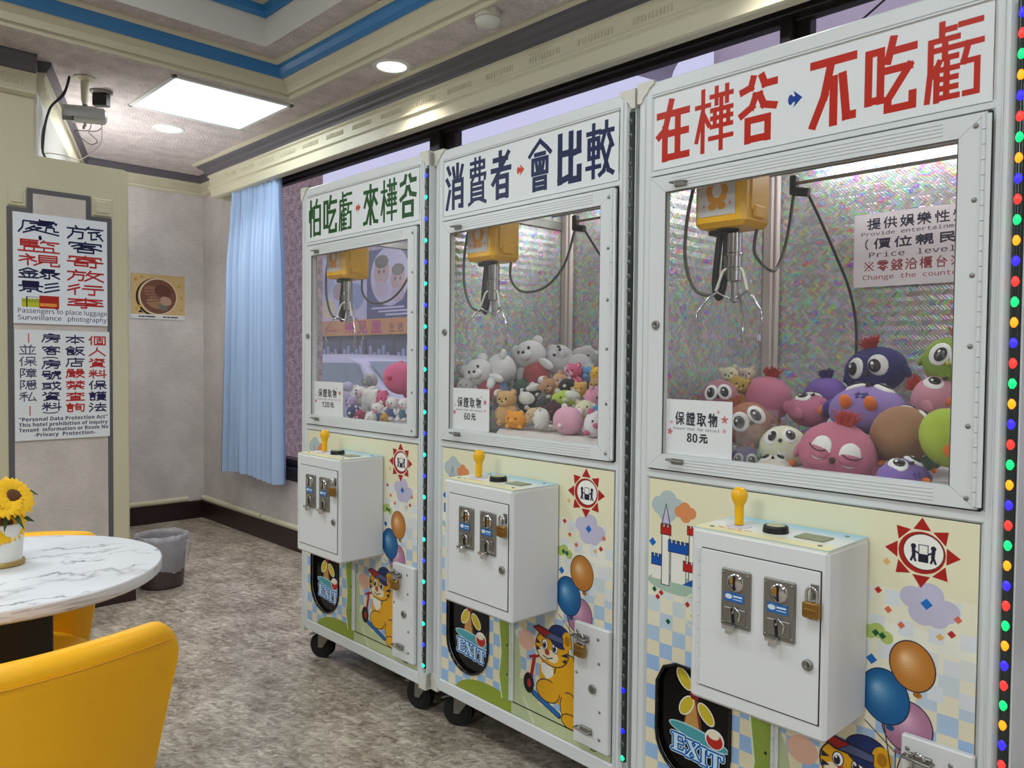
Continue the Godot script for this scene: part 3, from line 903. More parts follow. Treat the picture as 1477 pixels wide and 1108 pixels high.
func build_ceiling() -> void:
	var c0 := on_y(418, 141, CEIL)
	var xa := c0.x
	var za := c0.z
	var xe := 1.9
	var ze := 1.75
	var b := MB.new()
	b.bb(Vector3(XB, CEIL, ZW), Vector3(xa, CEIL + .06, 6.5))
	b.bb(Vector3(xe, CEIL, ZW), Vector3(3.0, CEIL + .06, 6.5))
	b.bb(Vector3(xa, CEIL, ZW), Vector3(xe, CEIL + .06, za))
	b.bb(Vector3(xa, CEIL, ze), Vector3(xe, CEIL + .06, 6.5))
	var up1 := CEIL + .115
	var up2 := CEIL + .25
	var o1 := .27
	# middle step, seen from below, and the top of the tray
	b.bb(Vector3(xa - .02, up1, za - .02), Vector3(xa + o1, up1 + .05, ze + .02))
	b.bb(Vector3(xe - o1, up1, za - .02), Vector3(xe + .02, up1 + .05, ze + .02))
	b.bb(Vector3(xa + o1, up1, za - .02), Vector3(xe - o1, up1 + .05, za + o1))
	b.bb(Vector3(xa + o1, up1, ze - o1), Vector3(xe - o1, up1 + .05, ze + .02))
	b.bb(Vector3(XB - .2, CEIL + .42, ZW - .2), Vector3(3.2, CEIL + .6, 6.7))
	structure("ceiling", b, mats["ceiling_coat"], "mauve grey rough coated ceiling with a stepped tray")
	var loop := [Vector3(xa, 0, ze), Vector3(xa, 0, za), Vector3(xe, 0, za), Vector3(xe, 0, ze)]
	var y := CEIL
	b = MB.new()
	b.sweep([Vector2(-.01, y + .01), Vector2(-.01, y - .012), Vector2(.008, y - .016), Vector2(.016, y - .006), Vector2(.018, y + .006), Vector2(.034, y + .002), Vector2(.042, y + .014), Vector2(.05, y + .03), Vector2(.082, y + .048), Vector2(.088, y + .055)], loop, true)
	structure("trim_10", b, mats["cream_paint"], "cream stepped moulding round the ceiling tray")
	b = MB.new()
	b.sweep([Vector2(.086, y + .053), Vector2(.098, y + .05), Vector2(.118, y + .062), Vector2(.136, y + .08), Vector2(.142, y + .098)], loop, true)
	structure("trim_11", b, mats["blue_moulding"], "blue cove line round the ceiling tray")
	b = MB.new()
	b.sweep([Vector2(.141, y + .096), Vector2(.15, y + .094), Vector2(.157, y + .103), Vector2(.168, y + .105), Vector2(.168, y + .117)], loop, true)
	structure("trim_12", b, mats["cream_paint"], "thin cream bead above the blue cove of the tray")
	b = MB.new()
	b.sweep([Vector2(o1, up1), Vector2(o1 + .002, up1 - .001), Vector2(o1 + .002, up2 + .01)], loop, true)
	structure("trim_13", b, mats["white_paint"], "off-white upright step of the ceiling tray")
	b = MB.new()
	b.sweep([Vector2(o1, up2), Vector2(o1 + .012, up2 - .004), Vector2(o1 + .022, up2 + .016), Vector2(o1 + .028, up2 + .05)], loop, true)
	structure("trim_14", b, mats["blue_moulding"], "upper blue line of the ceiling tray")
	b = MB.new()
	b.sweep([Vector2(o1 + .027, up2 + .048), Vector2(o1 + .06, up2 + .046), Vector2(o1 + .066, up2 + .06), Vector2(o1 + .09, up2 + .064), Vector2(o1 + .09, CEIL + .43)], loop, true)
	structure("trim_15", b, mats["cream_paint"], "cream inner step of the ceiling tray")
	# ---- lamps
	var q := on_y(300, 147, CEIL)
	lamp_panel(Vector3(-4.25, CEIL, -1.80), "square white light panel glowing in the ceiling by the security camera", 1.2)
	lamp_panel(Vector3(-4.9, CEIL, 1.2), "added square white light panel, out of view in the ceiling behind the pillar", 4.5)  # unseen panel, added to brighten the pillar and the machine by the curtain
	lamp_panel(Vector3(-.3, CEIL, 2.6), "added square white light panel, out of view in the ceiling over the open end of the room", 8.6)  # unseen panel, added to light all the machine fronts evenly
	lamp_panel(Vector3(2.4, CEIL, .1), "added square white light panel, out of view in the ceiling past the machine with red lettering", 2.8)  # added out of view to brighten the sides of the coin boxes
	lamp_panel(Vector3(-2.7, CEIL + .42, -.05), "added square white light panel, out of view high in the ceiling tray above the marble table", 2.4)  # unseen tray panel, added to brighten the first machine and the floor
	lamp_panel(Vector3(-1.0, CEIL + .42, -.05), "added square white light panel, out of view in the middle of the ceiling tray", 2.0)  # tray panel added out of view as main light on the machine fronts
	lamp_panel(Vector3(.7, CEIL + .42, -.05), "added square white light panel, out of view at the end of the ceiling tray away from the pillar", 1.3)  # another added tray panel, unseen, filling light on the machine fronts
	var d := on_y(243.5, 185.5, CEIL)
	down_lamp(Vector3(d.x, CEIL, d.z), "round recessed ceiling lamp beside the square light panel")
	d = on_y(565, 95.5, CEIL)
	down_lamp(Vector3(d.x, CEIL, d.z), "round recessed ceiling lamp near the curtain box")
	down_lamp(Vector3(-1.15, CEIL, d.z), "round recessed ceiling lamp above the claw machines")
	down_lamp(Vector3(.75, CEIL, d.z), "round recessed ceiling lamp past the claw machines")
	for e in [[-3.45, 3.65], [-3.42, 4.18], [-2.46, 3.63], [-2.46, 4.18], [-1.45, 3.65], [-1.45, 4.18]]:
		down_lamp(Vector3(e[0], CEIL, e[1]), "round recessed ceiling lamp in the rows across the room", "lamps across the room")


func lamp_panel(at: Vector3, label: String, e := 1.2) -> void:
	var o := thing("ceiling_light", label, "light", at)
	var b := MB.new()
	var s := .312
	for k in 4:
		var q := Basis(Vector3.UP, k * PI / 2)
		b.box(q * Vector3(0, -.004, s), Vector3(.646, .012, .022), .002, q)
	part("frame", b, mats["white_paint"], o)
	b = MB.new()
	b.bb(Vector3(-.302, -.006, -.302), Vector3(.302, 0.0, .302))
	part("light_diffuser", b, mats["light_face"], o)
	area_light("panel_light", Vector3(0, -.014, 0), Vector2(.6, .6), e, Color(0.945, 0.982, 0.995), o)


func down_lamp(at: Vector3, label: String, group := "") -> void:
	var o := thing("downlight", label, "light", at, 0, group)
	var b := MB.new()
	b.lathe([Vector2(.07, -.004), Vector2(.078, -.008), Vector2(.09, -.005), Vector2(.093, 0)], Transform3D(), 28)
	part("rim", b, mats["white_paint"], o)
	b = MB.new()
	b.cyl(Vector3(0, -.004, 0), Vector3(0, 0, 0), .076, -1, 28)
	part("lamp_disc", b, mats["lamp_face"], o)
	var l := SpotLight3D.new()
	l.name = "lamp_light"
	l.light_energy = 0.9
	l.light_color = Color(1, .98, .95)
	l.light_size = .07
	l.spot_angle = 62
	l.spot_angle_attenuation = .6
	l.spot_range = 20
	l.spot_attenuation = 2
	l.shadow_enabled = true
	l.position = Vector3(0, -.012, 0)
	l.rotation.x = -PI / 2
	o.add_child(l, true)


func build_window() -> void:
	var zf := ZW - .07
	var w := Node3D.new()
	w.name = "window_1"
	add_child(w)
	w.set_meta("kind", "structure")
	w.set_meta("label", "long bronze framed sliding window behind the claw machines")
	var b := MB.new()
	b.bb(Vector3(-5.3, 2.415, zf - .05), Vector3(3.0, 2.50, zf + .05), .004)
	b.bb(Vector3(-5.3, 2.40, zf - .02), Vector3(3.0, 2.43, zf + .02), .003)
	part("head_rail", b, mats["bronze_frame"], w)
	b = MB.new()
	b.bb(Vector3(-5.3, .446, ZW - .19), Vector3(3.0, .53, ZW + .012), .004)
	b.bb(Vector3(-5.3, .53, zf - .04), Vector3(3.0, .578, zf + .045), .004)
	part("sill_rail", b, mats["bronze_frame"], w)
	b = MB.new()
	b.bb(Vector3(-5.3, .53, zf - .05), Vector3(-5.22, 2.43, zf + .05), .004)
	part("stile", b, mats["bronze_frame"], w)
	var xs := [[-3.23, -3.07], [-1.305, -1.215], [.75, .84], [2.6, 2.7]]
	for e in xs:
		b = MB.new()
		var h: float = (e[1] - e[0])
		b.bb(Vector3(e[0], .57, zf - .005), Vector3(e[0] + h * .5, 2.42, zf + .045), .005)
		b.bb(Vector3(e[0] + h * .45, .57, zf - .045), Vector3(e[1], 2.42, zf + .005), .005)
		part("mullion", b, mats["bronze_frame"], w)
	var l := -5.22
	for e in xs:
		b = MB.new()
		b.bb(Vector3(l, .57, zf - .003), Vector3(e[0], 2.42, zf + .003))
		part("window_pane", b, mats["glass"], w)
		l = e[1]
	# the curtain, gathered at the left end
	var o := thing("curtain", "pale blue pleated curtain hanging at the corner end of the window", "curtain", Vector3(-4.9, .40, ZW + .09))
	var rows := []
	var rb := []
	var xl := on_z(331, 690, ZW + .09).x
	var xr := on_z(405, 690, ZW + .09).x
	var xtl := on_z(340, 262, ZW + .09).x
	var xtr := on_z(403, 250, ZW + .09).x
	var yb := .44
	var rn := RandomNumberGenerator.new()
	rn.seed = 12
	var amp := []
	for j in 120: amp.append(rn.randf_range(.55, 1.25))
	var nfold := 11.0
	for i in 22:
		var f := i / 21.0
		var y := lerpf(2.42, yb, f)
		var row := []
		var row2 := []
		for j in 121:
			var s := j / 120.0
			var cr: float = amp[int(s * nfold + .5) % 120]
			var ph := s * nfold * TAU + .35 * sin(s * 9.0 + f * 2.0)
			var a := lerpf(.022, .052, smoothstep(0, .3, f)) * cr
			var x := lerpf(lerpf(xtl, xtr, s), lerpf(xl, xr, s), f) + .012 * sin(ph * 2.0 + 1.0) * f
			var sn := sin(ph)
			var zz := ZW + .09 + a * signf(sn) * pow(absf(sn), .65) + (.008 * sin(ph * 4.0) if f < .1 else 0.0)
			var yy := y + (.012 * sin(s * 5.0) if i == 21 else 0.0)
			row.append(Vector3(x, yy, zz) - o.position)
			row2.append(Vector3(x, yy, zz - .003) - o.position)
		rows.append(row)
		rb.append(row2)
	b = MB.new()
	b.grid(rows, false, true)
	b.grid(rb, false, false)
	part("cloth", b, mats["curtain"], o)
	for j in 9:
		b = MB.new()
		var x := lerpf(xtl, xtr, (j + .5) / 9.0) - o.position.x
		b.box(Vector3(x, 2.41 - .40, .0), Vector3(.012, .05, .02), .003)
		part("gather_clip", b, mats["curtain"], o)
# ---------------------------------------------------------------- printed pictures and lettering
const NAVY := Color(0.055, 0.10, 0.29)
const RED := Color(0.73, 0.15, 0.075)
const GREEN := Color(0.025, 0.29, 0.06)


const GW := {"怕": .0135, "吃": .0148, "虧": .0108, "來": .0138, "樺": .0108, "谷": .0158, "消": .0145, "費": .0112, "者": .0155, "會": .0125, "比": .0185, "較": .0125, "在": .0168, "不": .017}


func V(x: float, y: float) -> Vector2:
	return Vector2(x, y)


func print_art() -> Texture2D:
	var bg := Color(0.905, 0.885, 0.755)
	var c := Cv.new(.739, .782, 1024, -.042, .949, true, bg)
	var pale := Color(0.93, 0.925, 0.86)
	c.rect(V(-.1, .80), V(.8, .1), Color(0.915, 0.90, 0.80))
	# chequers, printed paler towards the top
	var blue := Color(0.60, 0.73, 0.89)
	var cream := Color(0.90, 0.86, 0.74)
	var st := .0375
	for j in 17:
		for i in 20:
			var x := -.042 + i * st
			var y := .167 + j * st
			var f := clampf((.70 - y) / .22, 0, 1)
			if x > .24 and x < .5: f = clampf((.55 - y) / .1, 0, 1)
			if f <= 0.02: continue
			var k := blue if (i + j) % 2 == 0 else cream
			c.rect(V(x, y), V(x + st, y + st), pale.lerp(k, f))
	for j in 4:
		for i in 5:
			c.rect(V(.45 + i * .055 + (j % 2) * .028, .60 + j * .055), V(.478 + i * .055 + (j % 2) * .028, .63 + j * .055), pale.lerp(Color(.82, .85, .92), .6))
	# clouds
	var cl := Color(0.70, 0.76, 0.76)
	for e in [[-.01, .885, .024], [.015, .90, .026], [.04, .885, .024], [.012, .872, .028]]: c.oval(V(e[0], e[1]), e[2], e[2] * .95, cl)
	var co := Color(0.86, 0.56, 0.36)
	for e in [[.048, .877, .014], [.064, .886, .016], [.082, .877, .014], [.066, .868, .016]]: c.oval(V(e[0], e[1]), e[2], e[2], co)
	cl = Color(0.76, 0.74, 0.83)
	for e in [[.585, .79, .024], [.615, .80, .026], [.645, .775, .024], [.605, .765, .028], [.63, .758, .02]]: c.oval(V(e[0], e[1]), e[2], e[2] * .9, cl)
	cl = Color(0.70, 0.77, 0.42)
	for e in [[.505, .703, .014], [.52, .708, .015], [.538, .698, .013]]: c.oval(V(e[0], e[1]), e[2], e[2], cl)
	# castle on its island
	var ink := Color(0.14, 0.14, 0.22)
	c.oval(V(.045, .695), .088, .024, Color(.66, .76, .69))
	var wall := Color(0.93, 0.92, 0.88)
	c.rect(V(-.031, .70), V(.002, .745), wall)
	castle_top(c, -.032, .018, .735, .762, Color(.10, .33, .66), ink)
	c.rect(V(-.003, .688), V(.022, .82), ink); c.rect(V(-.001, .69), V(.020, .82), wall)
	castle_top(c, -.005, .024, .815, .838, Color(.73, .16, .15), ink)
	c.poly([V(-.004, .84), V(.023, .84), V(.0095, .893)], ink); c.poly([V(-.001, .842), V(.020, .842), V(.0095, .887)], Color(.78, .74, .86))
	c.rect(V(.024, .70), V(.070, .79), ink); c.rect(V(.026, .70), V(.068, .79), wall)
	castle_top(c, .018, .074, .775, .803, Color(.10, .33, .66), ink)
	c.rect(V(.076, .70), V(.10, .84), ink); c.rect(V(.078, .70), V(.098, .84), wall)
	castle_top(c, .072, .102, .825, .845, Color(.73, .16, .15), ink)
	castle_top(c, .062, .094, .735, .758, Color(.73, .16, .15), ink)
	c.poly([V(.06, .70), V(.10, .70), V(.10, .725)], Color(.10, .33, .66))
	c.line([V(.10, .69), V(.07, .67), V(.06, .64), V(.075, .61), V(.11, .59)], .006, Color(.87, .88, .80))
	# scattered diamonds
	for e in [[-.03, .79, 1], [-.022, .672, 2], [-.012, .655, 0], [-.002, .667, 0], [.02, .60, 2], [.075, .655, 0], [.52, .79, 0], [.54, .755, 3], [.61, .782, 1], [.665, .765, 3], [.535, .85, 4],
		[.53, .70, 2], [.517, .703, 2], [.602, .683, 2], [.635, .725, 4], [.655, .735, 0], [.51, .648, 1], [.60, .60, 4], [.565, .73, 3], [.09, .63, 4]]:
		var k: Color = [Color(.72, .18, .17), Color(.12, .42, .75), Color(.10, .36, .22), Color(.85, .42, .32), Color(.90, .72, .42)][int(e[2])]
		var s: float = .0075 if e[2] != 1 else .011
		c.poly([V(e[0] - s, e[1]), V(e[0], e[1] - s), V(e[0] + s, e[1]), V(e[0], e[1] + s)], k)
	# sun badge
	var sc := V(.599, .879)
	for i in 8:
		var a := TAU * i / 8
		var d := V(cos(a), sin(a))
		var s := V(-d.y, d.x)
		var far := .068 if i % 2 == 0 else .066
		c.poly([sc + d * .044 + s * .016, sc + d * far, sc + d * .044 - s * .016], Color(.67, .13, .11))
	c.oval(sc, .0425, .0405, Color(.67, .13, .11))
	c.oval(sc + V(.003, .002), .037, .035, Color(.12, .1, .1))
	c.oval(sc + V(.003, .002), .0358, .0338, Color(.94, .93, .90))
	for s in [-1.0, 1.0]:
		var m := sc + V(.003 + s * .018, 0)
		c.oval(m + V(0, .011), .0048, .0048, ink)
		c.line([m + V(0, .006), m + V(s * -.001, -.007)], .0065, ink)
		c.line([m + V(0, .003), m + V(s * -.010, -.002)], .0035, ink)
		c.line([m + V(0, -.006), m + V(s * .004, -.017)], .004, ink)
		c.line([m + V(0, -.006), m + V(-s * .004, -.017)], .004, ink)
	c.rect(sc + V(-.006, .016), sc + V(.012, -.004), ink); c.rect(sc + V(-.0045, .0145), sc + V(.0105, -.002), Color(.92, .91, .88))
	c.rect(sc + V(-.006, -.004), sc + V(.012, -.018), ink)
	# balloons
	balloon(c, V(.580, .534), .046, .050, -.25, Color(.80, .55, .68), ink)
	balloon(c, V(.537, .580), .046, .054, .2, Color(.12, .43, .68), ink)
	balloon(c, V(.587, .655), .041, .048, .2, Color(.86, .55, .22), ink)
	# hills and path
	var hill := Color(0.56, 0.62, 0.20)
	c.rect(V(.306, .167), V(.70, .235), Color(.76, .80, .62))
	c.oval(V(.36, .24), .06, .05, Color(.76, .80, .62))
	c.oval(V(.20, .150), .17, .072, hill)
	c.poly([V(.26, .20), V(.245, .27), V(.255, .34), V(.245, .42), V(.235, .53), V(.32, .53), V(.315, .47), V(.32, .40), V(.31, .20)], Color(.86, .90, .78))
	c.poly([V(.265, .20), V(.25, .27), V(.26, .34), V(.25, .42), V(.24, .53), V(.315, .53), V(.31, .47), V(.314, .40), V(.305, .20)], Color(.55, .64, .27))
	c.poly([V(.306, .46), V(.335, .40), V(.35, .33), V(.335, .26), V(.36, .21), V(.40, .167), V(.306, .167)], Color(.72, .77, .60))
	c.poly([V(.275, .53), V(.30, .53), V(.296, .47), V(.285, .455), V(.283, .49)], Color(.42, .17, .13))
	c.oval(V(.268, .492), .018, .011, Color(.88, .87, .83))
	for e in [[.285, .37], [.30, .33], [.285, .28]]: c.oval(V(e[0], e[1]), .003, .004, ink)
	c.line([V(.36, .235), V(.385, .20), V(.405, .165)], .004, Color(.88, .91, .84))
	# cartoon tiger on a scooter
	var tg := Color(0.90, 0.66, 0.10)
	c.oval(V(.37, .41), .035, .03, Color(.88, .70, .62))
	c.line([V(.405, .372), V(.39, .30)], .013, Color(.66, .12, .13)); c.line([V(.385, .365), V(.42, .376)], .008, Color(.66, .12, .13))
	c.oval(V(.381, .285), .022, .030, Color(.07, .06, .07)); c.oval(V(.383, .285), .008, .013, Color(.7, .15, .15))
	c.line([V(.40, .262), V(.505, .228)], .018, ink); c.line([V(.402, .262), V(.503, .229)], .013, Color(.12, .42, .72))
	c.line([V(.60, .36), V(.61, .42), V(.598, .45)], .018, tg)
	c.oval(V(.545, .33), .058, .085, ink); c.oval(V(.545, .33), .055, .082, tg)
	c.oval(V(.49, .33), .065, .072, tg)
	c.oval(V(.46, .285), .048, .034, ink); c.oval(V(.46, .285), .045, .031, tg)
	c.oval(V(.545, .262), .036, .045, ink); c.oval(V(.545, .262), .033, .042, tg)
	c.oval(V(.55, .225), .036, .022, ink); c.oval(V(.55, .225), .033, .019, tg)
	c.poly([V(.43, .36), V(.475, .372), V(.485, .335), V(.455, .318), V(.435, .335)], Color(.93, .92, .88))
	c.line([V(.53, .38), V(.49, .325), V(.515, .30)], .03, tg); c.line([V(.50, .40), V(.487, .345)], .004, ink)
	c.oval(V(.475, .412), .068, .052, ink); c.oval(V(.475, .412), .065, .049, tg)
	c.oval(V(.445, .392), .026, .018, Color(.93, .88, .76)); c.oval(V(.475, .390), .026, .018, Color(.93, .88, .76))
	for e in [[.447, .419], [.487, .417]]:
		c.oval(V(e[0], e[1]), .0125, .016, ink); c.oval(V(e[0], e[1]), .0105, .014, Color.WHITE); c.oval(V(e[0] - .002, e[1] - .002), .007, .010, ink); c.oval(V(e[0] - .004, e[1] + .004), .0025, .003, Color.WHITE)
	c.oval(V(.456, .398), .010, .009, Color(.72, .28, .16))
	c.line([V(.44, .384), V(.458, .379), V(.478, .386)], .003, ink)
	for e in [[.525, .43, .505, .42], [.538, .41, .51, .402], [.532, .39, .515, .388], [.585, .38, .565, .372], [.595, .35, .57, .345], [.597, .32, .572, .318], [.592, .29, .572, .29], [.412, .42, .43, .418], [.413, .40, .43, .40]]:
		c.poly([V(e[0], e[1] + .007), V(e[2], e[3]), V(e[0], e[1] - .007)], ink)
	# cap
	c.oval(V(.505, .455), .045, .034, ink); c.oval(V(.505, .455), .042, .031, Color(.13, .20, .42))
	c.oval(V(.535, .45), .02, .026, tg); c.oval(V(.535, .45), .010, .014, Color(.70, .48, .08))
	c.poly([V(.395, .458), V(.42, .470), V(.52, .455), V(.52, .435), V(.44, .438)], ink)
	c.poly([V(.40, .458), V(.42, .466), V(.47, .458), V(.445, .441)], Color(.68, .16, .14)); c.poly([V(.448, .441), V(.472, .458), V(.518, .452), V(.518, .438)], Color(.33, .38, .54))
	# balloon strings
	c.line([V(.50, .52), V(.56, .475), V(.56, .40)], .002, ink)
	c.line([V(.537, .525), V(.545, .48), V(.555, .42)], .002, ink)
	c.line([V(.575, .487), V(.565, .45), V(.56, .42)], .002, ink)
	return c.tex()


func castle_top(c: Cv, l: float, r: float, b: float, t: float, k: Color, ink: Color) -> void:
	var m := 3 if r - l < .04 else 5
	for q in [[.0015, ink], [0.0, k]]:
		var g: float = q[0]
		c.rect(V(l - g, b - g), V(r + g, b + (t - b) * .7 + g), q[1])
		for i in m:
			var w := (r - l) / (m * 2 - 1)
			c.rect(V(l + i * 2 * w - g, b), V(l + (i * 2 + 1) * w + g, t + g), q[1])


func balloon(c: Cv, p: Vector2, rx: float, ry: float, rot: float, k: Color, ink: Color) -> void:
	c.oval(p + V(0, -ry - .006).rotated(rot), .008, .006, k.darkened(.25))
	c.oval(p, rx + .002, ry + .002, ink, rot, 36)
	for i in 10:
		var f := i / 9.0
		c.oval(p + V(-rx * .25, ry * .3).rotated(rot) * f, rx * (1.0 - f * .86), ry * (1.0 - f * .86), k.darkened(.14).lerp(k.lightened(.45), f * f), rot, 30)


func print_header(chars: String, k: Color, arrow: Color) -> Texture2D:
	var c := Cv.new(.742, .181, 1024, -.042, 1.896, true, Color(.885, .895, .90))
	var cells := [[-.045, .064], [.072, .180], [.188, .288], [.355, .459], [.468, .573], [.582, .687]]
	for i in 6:
		var a := V(maxf(cells[i][0], -.038), 1.884)
		var b := V(cells[i][1], 1.728)
		c.glyph(GL[chars[i]], a, b, GW[chars[i]], k, false)
	c.poly([V(.312, 1.812), V(.326, 1.812), V(.322, 1.824), V(.342, 1.806), V(.322, 1.788), V(.326, 1.800), V(.312, 1.800)], arrow)
	c.oval(V(.316, 1.806), .006, .011, arrow)
	return c.tex()


func print_price(amount: String) -> Texture2D:
	var c := Cv.new(185, 132, 420, 0, 0, false, Color(.90, .905, .905))
	var k := Color(.09, .10, .16)
	for i in 4:
		c.glyph(GL["保證取物"[i]], V(26 + i * 31, 28), V(54 + i * 31, 62), 3.6, k, true)
	c.text("Ensure that the extract", V(22, 72), 130, 6, k, mono)
	var w := 17.0 * amount.length()
	var l := 92 - (w + 27) * .5
	c.text(amount, V(l, 100), w - 4, 21, k, sans_b)
	c.glyph(GL["元"], V(l + w, 77), V(l + w + 25, 101), 3.8, k, true)
	var pink := Color(.80, .42, .45)
	for e in [[165, 42, 11, 0], [148, 25, 6, .3], [12, 78, 10, .2], [16, 55, 6, .5], [165, 68, 7, .4]]:
		c.star(V(e[0], e[1]), e[2], pink if e[2] > 8 else pink.lerp(Color(.9, .9, .9), .4), e[3] + PI)
	return c.tex()


func print_notice() -> Texture2D:
	var c := Cv.new(300, 200, 600, 0, 0, false, Color(.90, .87, .875))
	var k := Color(.16, .15, .22)
	var r := Color(.56, .19, .22)
	for i in 6: c.glyph(GL["提供娛樂性質"[i]], V(34 + i * 43, 12), V(71 + i * 43, 45), 3.6, k)
	c.text("Provide entertainment", V(20, 60), 270, 10, k, mono)
	c.glyph(GL["("], V(28, 68), V(40, 98), 3.2, k)
	for i in 4: c.glyph(GL["價位親民"[i]], V(52 + i * 54, 68), V(98 + i * 54, 98), 4.2, k)
	c.glyph(GL[")"], V(270, 68), V(282, 98), 3.2, k)
	c.text("Price", V(42, 120), 92, 14, k, mono)
	c.text("level", V(166, 120), 92, 14, k, mono)
	for i in 7: c.glyph(GL["※零錢洽櫃台※"[i]], V(26 + i * 36.5, 128), V(58 + i * 36.5, 160), 3.0, r)
	c.text("Change the counter", V(26, 180), 250, 12, r, mono)
	return c.tex()


func print_exit() -> Texture2D:
	var c := Cv.new(.21, .285, 420, -.013, .508, true, Color(.035, .03, .032))
	var o := V(-.006, 0)
	var ye := Color(.80, .72, .20)
	# windmill
	c.poly([V(.060, .345), V(.118, .345), V(.103, .43), V(.077, .43)], Color(.33, .18, .10))
	c.poly([V(.064, .347), V(.112, .347), V(.100, .43), V(.080, .43)], Color(.76, .56, .30))
	c.line([V(.095, .44), V(.112, .35)], .006, Color(.45, .22, .13))
	for e in [[.064, .468, .7], [.118, .463, -.75], [.126, .40, .75], [.071, .405, -.6]]:
		c.oval(V(e[0], e[1]), .017, .030, Color(.93, .92, .86), e[2]); c.oval(V(e[0], e[1]), .014, .027, ye, e[2])
	c.oval(V(.093, .436), .013, .011, Color(.52, .14, .16))
	c.oval(V(.105, .34), .085, .018, Color(.70, .82, .84), -.12); c.oval(V(.105, .34), .081, .014, Color(.30, .62, .66), -.12)
	c.oval(V(.150, .348), .026, .024, Color(.93, .92, .90)); c.oval(V(.150, .345), .022, .019, Color(.72, .17, .15)); c.oval(V(.147, .357), .016, .010, Color(.92, .88, .78))
	for e in [["E", .030, .040], ["X", .070, .041], ["I", .111, .019], ["T", .132, .042]]:
		c.text(e[0], V(e[1], .284 - (e[1] - .03) * .10), e[2], .042, Color(.85, .93, .96), serif_b, .0062)
	for e in [["E", .030, .040], ["X", .070, .041], ["I", .111, .019], ["T", .132, .042]]:
		c.text(e[0], V(e[1], .284 - (e[1] - .03) * .10), e[2], .042, Color(.07, .36, .68), serif_b, .0042)
	for e in [["E", .030, .040], ["X", .070, .041], ["I", .111, .019], ["T", .132, .042]]:
		c.text(e[0], V(e[1], .284 - (e[1] - .03) * .10), e[2], .042, Color(.78, .88, .94), serif_b)
	return c.tex()


func print_control() -> Texture2D:
	# top of the coin box: yellow at the front edge, white, blue at the back
	var c := Cv.new(295, 180, 420, 0, 0, false, Color(.90, .91, .90))
	for i in 40:
		var f := i / 39.0
		c.rect(V(0, 180 - i * 2.0), V(295, 178 - i * 2.0), Color(.93, .89, .66).lerp(Color(.90, .91, .90), smoothstep(0, 1, f)))
		c.rect(V(0, i * 2.0), V(295, i * 2.0 + 2.0), Color(.60, .80, .90).lerp(Color(.90, .91, .90), smoothstep(0, 1, f)))
	var k := Color(.82, .52, .36)
	for i in 9: c.oval(V(40 + i * 8.5, 138 + 7 * sin(i * 2.3)), 5, 4, k.lerp(Color(.9, .85, .7), .15 * (i % 3)))
	return c.tex()


func print_slot() -> Texture2D:
	var c := Cv.new(44, 22, 132, 0, 0, false, Color(.18, .40, .66))
	c.oval(V(10, 10), 8, 6, Color(.82, .87, .90))
	c.rect(V(20, 6), V(40, 10), Color(.82, .88, .93))
	c.rect(V(20, 14), V(40, 16), Color(.75, .83, .9))
	return c.tex()


func print_sticker() -> Texture2D:
	var c := Cv.new(130, 110, 200, 0, 0, false, Color(.80, .79, .78))
	var o := Color(.86, .58, .10)
	for i in 10:
		var a := TAU * i / 10
		c.oval(V(66 + 27 * cos(a), 52 + 25 * sin(a)), 12, 11, o)
	c.oval(V(66, 52), 17, 17, Color(.88, .86, .84))
	for e in [[50, 88], [82, 88]]: c.oval(V(e[0], e[1]), 15, 9, o)
	for e in [[26, 28], [104, 30], [20, 86], [112, 84]]: c.star(V(e[0], e[1]), 6, Color(.80, .45, .42))
	for e in [[48, 24], [62, 18], [78, 20]]: c.line([V(e[0], e[1]), V(e[0] + 3, e[1] + 9)], 3, Color(.35, .22, .1))
	return c.tex()


func print_luggage_sign() -> Texture2D:
	var c := Cv.new(785, 960, 760, 105, 85, false, Color(.885, .90, .92))
	var n := Color(.09, .09, .25)
	var r := Color(.68, .15, .14)
	for e in [["旅", 140, 285, n], ["客", 282, 405, n], ["寄", 408, 535, r], ["放", 538, 660, r], ["行", 665, 785, r], ["李", 790, 905, r]]:
		c.glyph(GL[e[0]], V(528, e[1]), V(868, e[2] - 8), 15.5, e[3], true)
	for e in [["處", 125, 275, n], ["監", 306, 432, r], ["視", 434, 552, r], ["錄", 554, 664, n], ["影", 668, 785, n]]:
		c.glyph(GL[e[0]], V(132, e[1]), V(490, e[2] - 8), 14, e[3], true)
	c.line([V(320, 284), V(322, 300)], 26, n)
	# two pieces of luggage
	c.line([V(215, 835), V(215, 812), V(295, 812), V(295, 835)], 8, Color(.62, .64, .60))
	c.rect(V(170, 828), V(318, 900), Color(.74, .74, .20)); c.rect(V(170, 828), V(318, 858), Color(.62, .65, .20)); c.line([V(210, 812), V(210, 898)], 10, Color(.20, .20, .10))
	c.rect(V(310, 796), V(472, 908), Color(.66, .17, .12)); c.rect(V(314, 862), V(452, 890), Color(.90, .58, .26)); c.oval(V(450, 908), 9, 8, Color(.5, .1, .1))
	c.text("Passengers to place luggage", V(140, 952), 745, 40, n, sans)
	c.text("Surveillance", V(140, 1012), 350, 40, n, sans)
	c.text("photography", V(545, 1012), 338, 40, n, sans)
	return c.tex()


